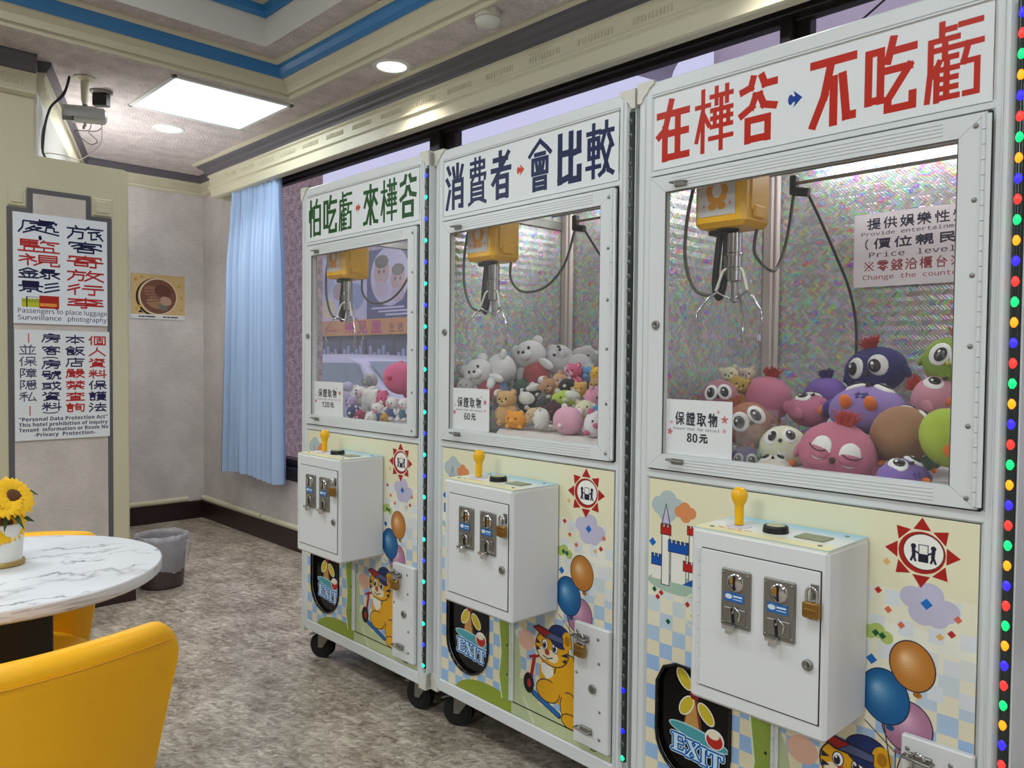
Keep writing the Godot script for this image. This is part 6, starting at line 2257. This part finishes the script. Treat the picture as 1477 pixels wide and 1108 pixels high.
	ball_toy(1, "plush_whale", "sky blue plush next to the hot pink bear", g, 848, 541, 12, .25, 20, 0, 0, "5b8fbd", "86adcc")
	bear(1, "plush_dog", "brown dog plush with dark ears and a yellow hat", g, 861, 556, 12, .16, 10, 0, 0, "b58a55", "2f2620", {"ear": "flop"})
	ball_toy(1, "plush_duck", "yellow plush above the brown dog", g, 862, 540, 11, .20, 10, 0, 0, "e0b032", "d89a2c")
	bear(1, "plush_bear", "light brown bear plush lying behind the green frog", g, 790, 557, 12, .20, 40, 20, 60, "b98a66", "cda682")
	bear(1, "plush_bear", "peach bear plush lying near the inner post", g, 808, 549, 12, .24, 30, 20, -50, "c9a076", "d8b894")
	ball_toy(1, "plush_zebra", "black and white plush behind the light brown bear", g, 766, 567, 14, .20, 20, 0, 30, "35343a", "d0cdc6", Vector3(1.2, .8, .9), "ccc8c0")
	ball_toy(1, "plush_turtle", "dark green plush beside the big white ones", g, 752, 560, 13, .22, 20, 0, 0, "38513f", "2e4436")
	ball_toy(1, "plush_penguin", "black plush below the hot pink bear", g, 818, 556, 12, .17, 20, 0, 20, "27232a", "c8b8b8", Vector3(1.1, .85, .9))
	ball_toy(1, "plush_hen", "golden plush tucked behind the black one", g, 838, 563, 12, .18, 20, 0, 0, "c99a4a", "d8b878")
	ball_toy(1, "plush_mouse", "beige plush at the bottom of the heap", g, 770, 600, 12, .06, 20, 0, 0, "c9b08a", "b89a74")
	ball_toy(1, "plush_seal", "pale grey plush under the frog", g, 805, 588, 12, .12, 20, 0, 0, "c0bfc2", "a9a8ad")
	ball_toy(1, "plush_fish", "teal plush at the door edge", g, 864, 594, 11, .07, 20, 0, 0, "3f7fae", "d8d4cc")
	var gw := "big white plush in the machine with navy lettering"
	bear(1, "plush_bear", "big white plush bear with a red chest beside the price card", gw, 690, 538, 22, .115, 30, -10, 35, "d8d5d2", "dedbd8", {"cloth": "9c4a50", "body": Vector3(.8, .8, .7)})
	bear(1, "plush_bear", "big white plush bear in a blue dress", gw, 722, 533, 25, .19, -50, -10, 15, "d9d7d4", "e0ddda", {"cloth": "6d86b4"})
	bear(1, "plush_bear", "big white plush bear in a red dress leaning on the film", gw, 764, 513, 24, .31, 20, -15, 25, "d6d4d2", "dddbd8", {"cloth": "a3484a"})
	bear(1, "plush_bear", "big white plush bear lying behind the inner post", gw, 806, 520, 24, .42, 40, -40, 70, "cfcdcd", "d8d5d5")
	ball_toy(1, "plush_lamb", "grey white plush lamb right above the price card", gw, 672, 558, 13, .07, 30, 0, 0, "b9b5b4", "a49fa0")
	ball_toy(1, "plush_lamb", "round white plush lamb below the white bears", gw, 736, 558, 18, .26, 20, 0, 0, "d2d0cc", "bdbab6")
	ball_toy(1, "plush_bird", "grey blue plush bird below the white bears", gw, 706, 565, 16, .15, 20, 0, 0, "6f7f9c", "8a96ac")
	ball_toy(1, "plush_lamb", "pale plush lamb against the back film", gw, 848, 518, 20, .50, 20, 0, 0, "c5c2c2", "b8a6ae")
	# ---- left machine
	var gl := "plush in the machine with green lettering"
	ball_toy(0, "plush_pig", "large bright pink plush pig at the back", gl, 577, 546, 24, .20, 200, 20, 20, "d5608a", "c2486f", Vector3(1.1, .95, .95))
	ball_toy(0, "plush_pig", "small pink plush pig below the large one", gl, 553, 577, 12, .12, 20, 0, 0, "cf5f87", "c24a72", Vector3(.9, 1.15, .9))
	bear(0, "plush_bear", "white plush bear lying on its side", gl, 519, 572, 15, .14, 30, -20, 80, "dad6d0", "d0a8ac", {"body": Vector3(1.1, 1.4, .9)})
	bear(0, "plush_dog", "grey plush dog on top of the heap", gl, 534, 549, 12, .22, -40, 0, 0, "a8a5a6", "8d8a90", {"ear": "flop"})
	ball_toy(0, "plush_whale", "navy and white plush next to the lilac one", gl, 510, 595, 10, .04, 20, 0, 0, "3f4a74", "d0ccd0")
	ball_toy(0, "plush_crab", "wine red plush next to the navy one", gl, 521, 601, 10, .04, 20, 0, 0, "8c3a52", "c08a98")
	bear(0, "plush_cat", "white plush with a flowered front", gl, 545, 590, 10, .07, 20, 0, 20, "ded9d6", "d59aa8", {"cloth": "4f5f92"})
	bear(0, "plush_rabbit", "white plush in a blue dress at the front", gl, 566, 582, 10, .06, 20, 0, -10, "dcd8d6", "d7a3ac", {"cloth": "4a5a90"})
	bear(0, "plush_rabbit", "white plush in a teal dress by the door hinge", gl, 583, 584, 10, .05, 10, 0, 0, "dedad8", "d7a3ac", {"cloth": "4a7088"})
	ball_toy(0, "plush_seal", "lilac plush beside the price card", gl, 507, 580, 9, .045, 20, 0, 0, "a99cc6", "c8c0d8")
	ball_toy(0, "plush_duck", "mustard plush between the dresses", gl, 556, 604, 8, .04, 20, 0, 0, "b98f4a", "8a5f3a")
	ball_toy(0, "plush_lamb", "cream plush lamb at the very front", gl, 535, 603, 9, .035, 20, 0, 0, "dcd7d0", "c9b8b4")
# ---------------------------------------------------------------- pillar with notices
func build_pillar() -> void:
	var zr := on_x(187, 600, XP).z
	var yt := on_x(184, 246, XP).y
	var zu := on_x(50, 180, XP).z
	var b := MB.new()
	var f := Transform3D(Basis(Vector3(0, 0, -1), Vector3.UP, Vector3.RIGHT), Vector3(XP, 0, 0))
	var og := PackedVector2Array([Vector2(-.1, 0), Vector2(-zr, 0)])
	for k in 7:
		var a := PI * .5 * k / 6.0
		og.append(Vector2(-zr - .022 + .022 * cos(a), yt - .022 + .022 * sin(a)))
	og.append(Vector2(-zu, yt)); og.append(Vector2(-zu, CEIL)); og.append(Vector2(-.1, CEIL))
	b.prism(og, f * Transform3D(Basis(), Vector3(0, 0, -.006)), .314)
	var og2 := PackedVector2Array()
	for e in og: og2.append(Vector2(e.x - (.006 if e.x > -zu - .001 and e.y < yt + .01 and e.x > .5 else 0.0), e.y - (.006 if absf(e.y - yt) < .03 else 0.0)))
	b.prism(og2, f, .0062)
	var w := structure("wall_pillar", b, mats["pillar_cream"], "cream pillar with a grey edged panel holding two notices")
	var sl := -on_x(11, 500, XP).z
	var sr := -on_x(162, 500, XP).z
	var ysh := on_x(25, 299, XP).y
	var ytp := on_x(85, 277, XP).y
	var nl := -on_x(38.5, 290, XP).z
	var nr := -on_x(131, 295, XP).z
	var t := .024
	var q := PackedVector2Array([Vector2(sl, .14), Vector2(sr, .14), Vector2(sr, ysh), Vector2(nr, ysh), Vector2(nr, ytp), Vector2(nl, ytp), Vector2(nl, ysh), Vector2(sl, ysh)])
	b = MB.new()
	b.prism(q, f * Transform3D(Basis(), Vector3(0, 0, .003)), .003)
	part("panel_border", b, mats["dark_groove"], w)
	q = PackedVector2Array([Vector2(sl + t, .16), Vector2(sr - t, .16), Vector2(sr - t, ysh - t), Vector2(nr - t, ysh - t), Vector2(nr - t, ytp - t), Vector2(nl + t, ytp - t), Vector2(nl + t, ysh - t), Vector2(sl + t, ysh - t)])
	b = MB.new()
	b.prism(q, f * Transform3D(Basis(), Vector3(0, 0, .005)), .005)
	part("panel", b, mats["pillar_paper"], w)
	for e in [[sl + .003, nl - .006], [nr + .006, sr - .003]]:
		b = MB.new()
		var lo := f * Vector3(e[0], ysh + .006, 0)
		var hi := f * Vector3(e[1], ytp - .006, .012)
		b.bb(lo.min(hi), lo.max(hi), .004)
		lo = f * Vector3(e[0] + .012, ysh + .02, .012)
		hi = f * Vector3(e[1] - .012, ytp - .02, .018)
		b.bb(lo.min(hi), lo.max(hi), .004)
		part("corner_block", b, mats["pillar_cream"], w)
	b = MB.new()
	b.sweep([Vector2(0, .125), Vector2(.014, .125), Vector2(.02, .115), Vector2(.02, 0), Vector2(0, 0)], [Vector3(XP, 0, .1), Vector3(XP, 0, zr), Vector3(XP - .32, 0, zr)])
	structure("baseboard_pillar", b, mats["maroon"], "dark maroon skirting round the pillar")
	# cornice on the tall part
	var path := [Vector3(XP, 0, .1), Vector3(XP, 0, zu)]
	b = MB.new()
	b.sweep([Vector2(0, CEIL), Vector2(.058, CEIL), Vector2(.058, CEIL - .012), Vector2(.05, CEIL - .03), Vector2(.038, 2.545), Vector2(0, 2.54)], path)
	structure("trim_16", b, mats["grey_moulding"], "dark grey cove moulding on top of the pillar")
	b = MB.new()
	b.sweep([Vector2(0, 2.542), Vector2(.036, 2.542), Vector2(.036, 2.528), Vector2(.03, 2.522), Vector2(.03, 2.465), Vector2(.038, 2.46), Vector2(.034, 2.448), Vector2(.012, 2.438), Vector2(0, 2.438)], path)
	var tr := structure("trim_17", b, mats["cream_paint"], "cream cornice band on top of the pillar")
	dentils(Vector3(XP + .03, 2.49, -.74), Vector3(0, 0, -1), Vector3(1, 0, 0), 10, .0165, tr)
	# the two notices
	var a0 := -on_x(18, 400, XP).z
	var a1 := -on_x(153.5, 400, XP).z
	board("notice_board", "luggage notice with large navy and red characters and two suitcases", a0, a1, on_x(19, 466, XP).y, on_x(18, 305, XP).y, print_mat("luggage_print", print_luggage_sign(), .3), f)
	board("notice_board", "privacy notice with four columns of characters on the pillar", a0 + .002, a1 + .008, on_x(20, 636.5, XP).y, on_x(18, 475, XP).y, print_mat("privacy_print", print_privacy_sign(), .3), f)


func board(called: String, label: String, s0: float, s1: float, y0: float, y1: float, m: Material, f: Transform3D) -> void:
	var b := MB.new()
	plate(b, s0, s1, y0, y1, .013, .006)
	var o := part(called, b, m, self)
	o.transform = f
	tag(o, label, "sign")


# ---------------------------------------------------------------- table, chairs, flowers, bin
func build_furniture() -> void:
	var yt := .75
	var c := Vector3(-2.10, 0, -.38)
	var R := .356
	var o := thing("round_table", "round white marble table on a black column by the pillar", "table", c)
	var b := MB.new()
	b.disc(Vector3(0, yt, 0), Vector3(R - .004, 0, 0), Vector3(0, 0, -(R - .004)), 64, true)
	b.lathe([Vector2(R - .004, yt), Vector2(R - .001, yt - .001), Vector2(R, yt - .005), Vector2(R, yt - .024), Vector2(R - .006, yt - .03), Vector2(.02, yt - .03)], Transform3D(), 64, true)
	part("table_top", b, mats["marble"], o)
	b = MB.new()
	b.lathe([Vector2(.13, yt - .03), Vector2(.13, yt - .036), Vector2(.07, yt - .04), Vector2(.07, .03)], Transform3D(), 32, false)
	b = MB.new()
	b.bb(Vector3(-.10, .03, -.10), Vector3(.10, yt - .03, .10), .004)
	part("column", b, mats["black"], o)
	b = MB.new()
	b.cyl(Vector3(0, 0, 0), Vector3(0, .03, 0), .22, .21, 40)
	part("base", b, mats["black"], o)
	chair(Vector3(-1.60, 0, -.275), PI / 2, "yellow leather chair seen from behind, with its back to the claw machines' aisle", .755)
	chair(Vector3(-2.38, 0, -.43), -PI / 2, "yellow leather chair tucked under the far side of the marble table", .74)
	flowers(c + Vector3(0, yt, 0))
	bin()


func chair(at: Vector3, turn: float, label: String, top: float) -> void:
	# the backrest lies at +z of the chair's own axes
	var o := thing("tub_chair", label, "chair", at, turn)
	var b := MB.new()
	var Ro := .50
	var cz := -.30
	var half := deg_to_rad(37.0)
	var na := 28
	var nr := 22
	# closed section: up the outside, over the rounded top, down the inside
	var rows := []
	for i in na + 1:
		var f := sin((i / float(na) * 2.0 - 1.0) * PI * .5)
		var a := f * half
		var endk := 1.0 - pow(absf(f), 14.0)
		var row := []
		var th := .055 * (.25 + .75 * endk)
		var ek := clampf((absf(f) - .86) / .14, 0, 1)
		var dip := .012 * pow(absf(f), 3.0) + .06 * (1.0 - sqrt(1.0 - ek * ek * .995))
		for j in nr:
			var g := float(j) / nr
			var r: float
			var y: float
			var lo := .36
			var hi := top - dip
			if g < .35:
				var k := g / .35
				y = lerpf(lo, hi - .03, k)
				r = 0.0
			elif g < .55:
				var k := (g - .35) / .2 * PI
				y = hi - .03 + .03 * sin(k)
				r = -th * .5 + th * .5 * cos(k)
			elif g < .9:
				var k := (g - .55) / .35
				y = lerpf(hi - .03, lo, k)
				r = -th
			else:
				y = lo
				r = lerpf(-th, 0.0, (g - .9) / .1)
			# the back leans out a little and narrows to the seat
			var taper := lerpf(.86, 1.0, clampf((y - lo) / (hi - lo), 0, 1))
			var rr := Ro + r - .035 * (1.0 - clampf((y - lo) / (hi - lo), 0, 1))
			row.append(Vector3(sin(a) * rr * taper, y, cz + cos(a) * rr))
		rows.append(row)
	b.grid(rows, true, false)
	for e in [0, na]:
		var row: Array = rows[e]
		var m := Vector3.ZERO
		for p in row: m += p / nr
		for j in nr:
			if e == 0: b.tri(m, row[j], row[(j + 1) % nr])
			else: b.tri(m, row[(j + 1) % nr], row[j])
	part("backrest", b, mats["yellow_leather"], o)
	b = MB.new()
	var pts := []
	for i in na + 1:
		var a := (i / float(na) * 2.0 - 1.0) * half * .9
		pts.append(Vector3(sin(a) * (Ro + .0005), top - .034 - .012 * pow(absf(a / half), 3.0), cz + cos(a) * (Ro + .0005)))
	b.tube(pts, .0016, 5)
	part("seam", b, mat("seam_ochre", Color(.84, .58, .03), .5), o)
	b = MB.new()
	b.lathe([Vector2(0, .482), Vector2(.12, .481), Vector2(.19, .472), Vector2(.222, .452), Vector2(.228, .43), Vector2(.222, .405), Vector2(.2, .392), Vector2(0, .39)], Transform3D(Basis(), Vector3(0, 0, -.06)), 40)
	part("seat", b, mats["yellow_leather"], o)
	b = MB.new()
	b.lathe([Vector2(.2, .393), Vector2(.215, .388), Vector2(.215, .355), Vector2(.2, .35), Vector2(0, .35)], Transform3D(Basis(), Vector3(0, 0, -.06)), 36)
	part("seat_base", b, mats["black"], o)
	b = MB.new()
	b.cyl(Vector3(0, .03, -.06), Vector3(0, .352, -.06), .03, -1, 20)
	part("stem", b, mats["chrome"], o)
	b = MB.new()
	b.lathe([Vector2(.03, .04), Vector2(.08, .03), Vector2(.2, .014), Vector2(.215, .006), Vector2(.215, 0), Vector2(0, 0)], Transform3D(Basis(), Vector3(0, 0, -.06)), 36)
	part("foot_plate", b, mats["black"], o)


func flowers(top: Vector3) -> void:
	var v0 := on_y(3, 815, .75)
	var o := thing("flower_pot", "small white pot with a gold rim at the foot, on the marble table", "pot", Vector3(v0.x, .75, v0.z))
	var b := MB.new()
	b.lathe([Vector2(.034, .098), Vector2(.044, .1), Vector2(.046, .096), Vector2(.042, .03), Vector2(.041, .012)], Transform3D(), 28)
	b.cyl(Vector3(0, .085, 0), Vector3(0, .09, 0), .04, -1, 24)
	part("pot_body", b, mat("porcelain", Color(.86, .86, .83), .25), o)
	b = MB.new()
	b.lathe([Vector2(.042, .013), Vector2(.046, .012), Vector2(.047, .004), Vector2(.045, 0), Vector2(0, 0)], Transform3D(), 28)
	part("gold_ring", b, mat("gold_ring", Color(.66, .56, .32), .4, .5), o)
	var petal := mat("petal", Color(.95, .74, .03), .7)
	petal.backlight_enabled = true
	petal.backlight = Color(.4, .28, .02)
	var heart := rough_skin(mat("flower_heart", Color(.36, .21, .08), .95), mats["_pile"].normal_texture, 1.0, 30.0)
	var leaf := mat("leaf", Color(.16, .30, .12), .6)
	var base := Vector3(v0.x, .84, v0.z)
	var k := 0
	for e in [[20, 716, .052, .35, .1, "sunflower facing the pillar side, highest in the pot"], [0, 722, .05, .9, .2, "sunflower standing upright at the pot's middle"], [8, 756, .048, .7, -.25, "sunflower hanging low over the pot's rim"], [-20, 750, .05, .8, -.1, "sunflower half hidden on the far side of the pot"]]:
		var h := on_x(e[0], e[1], v0.x + .02 + .02 * e[3])
		var s: float = e[2]
		var n := Vector3(.75, .45 + e[4], -.35 + .5 * (e[3] - .5)).normalized()
		var fl := thing("sunflower", e[5], "flower", h, 0, "")
		var q := facing(n)
		b = MB.new()
		b.ball(Vector3.ZERO, Vector3(.36, .36, .16) * s, q, 8, 16)
		part("flower_heart", b, heart, fl)
		for ring in 2:
			for p in 13:
				var a := TAU * (p + ring * .5) / 13.0
				b = MB.new()
				var rows := []
				for i in 5:
					var f := i / 4.0
					var r := (.28 + f * (.78 - ring * .1)) * s
					var w := s * .17 * sin(PI * clampf(f * .82 + .16, 0, 1)) + .0006
					var lift := s * (.10 * sin(f * 2.4) - .16 * f * f * (1.0 - ring * .9)) - ring * .05 * s
					var row := []
					for j in 3: row.append(q * (Vector3(cos(a), sin(a), 0) * r + Vector3(-sin(a), cos(a), 0) * w * (j - 1) + Vector3(0, 0, lift + (.03 * s if j == 1 else 0.0))))
					rows.append(row)
				b.grid(rows)
				part("petal", b, petal, fl)
		b = MB.new()
		b.tube([-n * .012, (base - h) * .4 + Vector3(0, .01, 0), base - h], .003, 6)
		part("stem", b, leaf, fl)
		for m in 3:
			b = MB.new()
			var a := q * Vector3(cos(m * 2.1 + k), sin(m * 2.1 + k), -.15)
			var sd := a.cross(n).normalized()
			var rows := []
			for i in 5:
				var f := i / 4.0
				var cpt := a * (.02 + f * s * 1.25) - n * .012 + Vector3(0, .012 * sin(f * 3.0), 0)
				var w := .007 * sin(PI * f) + .0005
				rows.append([cpt - sd * w, cpt, cpt + sd * w])
			b.grid(rows)
			part("leaf", b, leaf, fl)
		k += 1


func bin() -> void:
	var c := on_y(229, 850, .0)
	var at := Vector3(c.x - .065, 0, c.z - .04)
	var o := thing("waste_bin", "brown grey round waste bin beside the pillar", "bin", at)
	var b := MB.new()
	b.lathe([Vector2(.121, .262), Vector2(.127, .262), Vector2(.127, .255), Vector2(.110, .012), Vector2(.106, 0), Vector2(0, 0)], Transform3D(), 40)
	b.lathe([Vector2(.104, .01), Vector2(.121, .26)], Transform3D(), 40)
	part("bin_body", b, mat("bin_brown", Color(.27, .22, .215), .35), o)
	b = MB.new()
	b.lathe([Vector2(.1235, .2625), Vector2(.1295, .262), Vector2(.1295, .25), Vector2(.1275, .248)], Transform3D(), 40)
	part("bin_rim", b, mat("bin_brown"), o)
	# the bag: folded over the rim and hanging unevenly
	var l := thing("bin_liner", "crinkled clear plastic bag hung over the waste bin's rim", "bag", at + Vector3(0, .27, 0))
	var n := noise(1.0, 77, 3)
	var rows := []
	for i in 16:
		var row := []
		for j in 60:
			var a := TAU * j / 60.0
			var side := .5 + .5 * cos(a + .5)
			var drop := .06 + .125 * side + .02 * sin(a * 3.0)
			var r: float
			var y: float
			if i < 6:
				var f := i / 5.0
				r = lerpf(.080, .119, f); y = lerpf(-.22, .004, f)
			elif i < 9:
				var f := (i - 5) / 3.0
				r = lerpf(.119, .137, f); y = .004 + .012 * sin(f * PI)
			else:
				var f := (i - 8) / 7.0
				r = .137 + .012 * sin(f * PI) - .004 * f; y = .002 - drop * f
			var wob := n.get_noise_3d(cos(a) * 9.0, sin(a) * 9.0, i * .9)
			r += wob * (.012 if i > 5 else .008)
			y += n.get_noise_3d(cos(a) * 6.0, sin(a) * 6.0, 40 + i * .5) * (.010 if i > 4 else .004)
			row.append(Vector3(r * cos(a), y, -r * sin(a)))
		rows.append(row)
	b = MB.new()
	b.grid(rows, true, false)
	part("film", b, mats["liner"], l)


# ---------------------------------------------------------------- small things on walls and ceiling
func build_small() -> void:
	var b := MB.new()
	# poster
	var z0 := on_x(188.5, 430, XB).z
	var z1 := on_x(266, 430, XB).z
	var y0 := on_x(228, 460.5, XB).y
	var y1 := on_x(228, 396.5, XB).y
	var f := Transform3D(Basis(Vector3(0, 0, -1), Vector3.UP, Vector3.RIGHT), Vector3(XB, 0, 0))
	plate(b, -z0, -z1, y0, y1, .006, .005)
	var p := part("poster", b, print_mat("poster_print", print_poster(), .4), self)
	p.transform = f
	tag(p, "small gold poster with a brown round picture on the back wall", "poster")
	# bullet camera under the ceiling
	var cb := on_y(122, 112, CEIL)
	var o := thing("security_camera", "silver bullet camera hanging from the ceiling above the pillar", "camera", Vector3(cb.x, CEIL, cb.z))
	b = MB.new()
	b.lathe([Vector2(0, 0), Vector2(.05, 0), Vector2(.05, -.006), Vector2(.02, -.018), Vector2(.0175, -.022)], Transform3D(), 26)
	part("ceiling_plate", b, mats["cream_paint"], o)
	b = MB.new()
	b.lathe([Vector2(.0185, -.016), Vector2(.0175, -.06), Vector2(.0165, -.11), Vector2(.013, -.125), Vector2(.011, -.132), Vector2(.007, -.15)], Transform3D(), 18)
	part("stem", b, mats["cream_paint"], o)
	# the body points left and towards the room
	var q := Basis(rgt * Vector3(1, 0, 1), 0) if false else Basis()
	var ax := Vector3(rgt.x, 0, rgt.z).normalized() * -1.0
	var tow := Vector3(-fwd.x, 0, -fwd.z).normalized()
	var dirn := (ax * .80 + tow * .60 + Vector3(0, -.10, 0)).normalized()
	var mid := Vector3(0, -.185, 0)
	b = MB.new()
	b.cyl(mid - dirn * .085, mid + dirn * .055, .040, -1, 26)
	b.cyl(mid - dirn * .095, mid - dirn * .085, .030, .039, 24)
	part("camera_body", b, mats["camera_silver"], o)
	b = MB.new()
	b.cyl(mid + dirn * .055, mid + dirn * .0555, .0385, -1, 26)
	b.cyl(mid + dirn * .05, mid + dirn * .06, .02, .016, 18)
	part("lens_front", b, mats["black_gloss"], o)
	# sun hood
	b = MB.new()
	var sx := dirn.cross(Vector3.UP).normalized()
	var sy := sx.cross(dirn)
	var rows := []
	for i in 2:
		for rr in [.0455]:
			var row := []
			for j in 15:
				var a := deg_to_rad(-25.0) + deg_to_rad(230.0) * j / 14.0
				row.append(mid + dirn * (-.05 + i * .145) + (sx * cos(a) + sy * sin(a)) * rr)
			rows.append(row)
	b.grid(rows)
	rows = []
	for i in 2:
		var row := []
		for j in 15:
			var a := deg_to_rad(-25.0) + deg_to_rad(230.0) * j / 14.0
			row.append(mid + dirn * (-.05 + i * .145) + (sx * cos(a) + sy * sin(a)) * .0438)
		rows.append(row)
	b.grid(rows, false, true)
	part("sun_hood", b, mats["camera_silver"], o)
	b = MB.new()
	b.box(mid + Vector3(0, .048, 0), Vector3(.03, .008, .02), .002)
	b.cyl(mid + Vector3(0, -.04, 0), mid + Vector3(0, -.055, 0), .007, -1, 10)
	b.box(mid + Vector3(0, -.06, 0) + ax * .006, Vector3(.02, .018, .008), .002)
	part("bracket", b, mats["zinc"], o)
	# power brick beside it
	var ab := on_y(146, 132, CEIL)
	o = thing("power_adapter", "black power adapter plugged into a ceiling socket beside the camera", "adapter", Vector3(ab.x, CEIL, ab.z))
	b = MB.new()
	b.lathe([Vector2(0, 0), Vector2(.055, 0), Vector2(.055, -.008), Vector2(.05, -.012), Vector2(0, -.012)], Transform3D(), 24)
	part("ceiling_socket", b, mat("socket_grey", Color(.55, .52, .50), .6), o)
	b = MB.new()
	b.box(Vector3(0, -.045, 0), Vector3(.075, .065, .045), .004, Basis(Vector3.UP, deg_to_rad(45)))
	part("adapter_body", b, mats["black"], o)
	# cables
	var dpt := XP - .13
	var c0 := Vector3(cb.x, CEIL, cb.z)
	wire("power_cable", "taped black cable bundle running down beside the camera to the pillar top", [[100, 110, .03], [96, 126, .03], [90, 139, .03], [75, 152, .04], [68, 168, .05], [64, 188, .06], [62, 208, .06], [62, 220, .06], [66, 228, .07]], .0055, "cable_black", cb.x)
	wire("power_cable", "thin grey cable dropping from the ceiling hole beside the camera", [[101, 112, .0], [97, 124, 0], [86, 140, 0], [76, 150, 0], [70, 165, .02], [61, 190, .02], [60, 215, .02]], .003, "cable_grey", cb.x)
	wire("camera_cable", "thin pale cable looping below the camera to the pillar", [[145, 160, 0], [147, 185, 0], [146, 205, 0], [138, 216, 0], [126, 225, 0], [114, 231, 0], [104, 228, .05], [90, 224, .05], [72, 221, .06], [62, 222, .06]], .0028, "cable_pale", cb.x)
	wire("camera_cable", "fine dark wire loop with a plug under the camera", [[132, 175, 0], [128, 188, 0], [109, 188, 0], [109, 192, 0], [118, 200, 0], [130, 208, 0], [138, 207, 0], [140, 203, 0], [134, 197, 0], [128, 190, 0], [140, 189, 0], [147, 184, 0]], .002, "cable_grey", cb.x)
	# small flood lamp lying on the pillar, shining up
	var fl := thing("flood_lamp", "small flood lamp on the slanting wall behind the pillar shining at the ceiling", "lamp", Vector3(-4.95, 1.72, -1.34))
	b = MB.new()
	b.box(Vector3(0, .02, 0), Vector3(.12, .04, .1), .006)
	part("lamp_body", b, mats["black"], fl)
	b = MB.new()
	b.box(Vector3(0, .042, 0), Vector3(.1, .004, .08))
	part("lamp_glass", b, mats["lamp_face"], fl)
	var sl := SpotLight3D.new()
	sl.name = "lamp_light"
	sl.light_energy = 1.35
	sl.light_size = .05
	sl.spot_angle = 70
	sl.spot_angle_attenuation = .7
	sl.spot_range = 20
	sl.spot_attenuation = 2
	sl.shadow_enabled = true
	sl.position = Vector3(0, .055, 0)
	sl.rotation = Vector3(PI / 2 - .3, PI * .42, 0)
	fl.add_child(sl, true)
	# smoke detector
	var sd := on_y(704, 17, CEIL)
	o = thing("smoke_detector", "cream round smoke detector on the ceiling", "smoke detector", Vector3(sd.x, CEIL, sd.z))
	b = MB.new()
	b.lathe([Vector2(0, 0), Vector2(.052, 0), Vector2(.052, -.026), Vector2(.049, -.028), Vector2(0, -.028)], Transform3D(), 30, false)
	part("base", b, mats["cap_plastic"], o)
	b = MB.new()
	b.lathe([Vector2(.045, -.027), Vector2(.052, -.032), Vector2(.052, -.042), Vector2(.04, -.052), Vector2(.02, -.057), Vector2(0, -.058)], Transform3D(), 30)
	part("cover", b, mats["cap_plastic"], o)


func wire(called: String, label: String, pts: Array, r: float, m: String, x: float) -> void:
	var p := []
	for e in pts: p.append(on_x(e[0], e[1], x + e[2]))
	# smooth the run
	var cv := []
	for i in p.size() - 1:
		var a: Vector3 = p[maxi(i - 1, 0)]
		var d: Vector3 = p[mini(i + 2, p.size() - 1)]
		for k in 5: cv.append(p[i].cubic_interpolate(p[i + 1], a, d, k / 5.0))
	cv.append(p[p.size() - 1])
	var b := MB.new()
	b.tube(cv, r, 6)
	tag(part(called, b, mats[m], self), label, "cable")
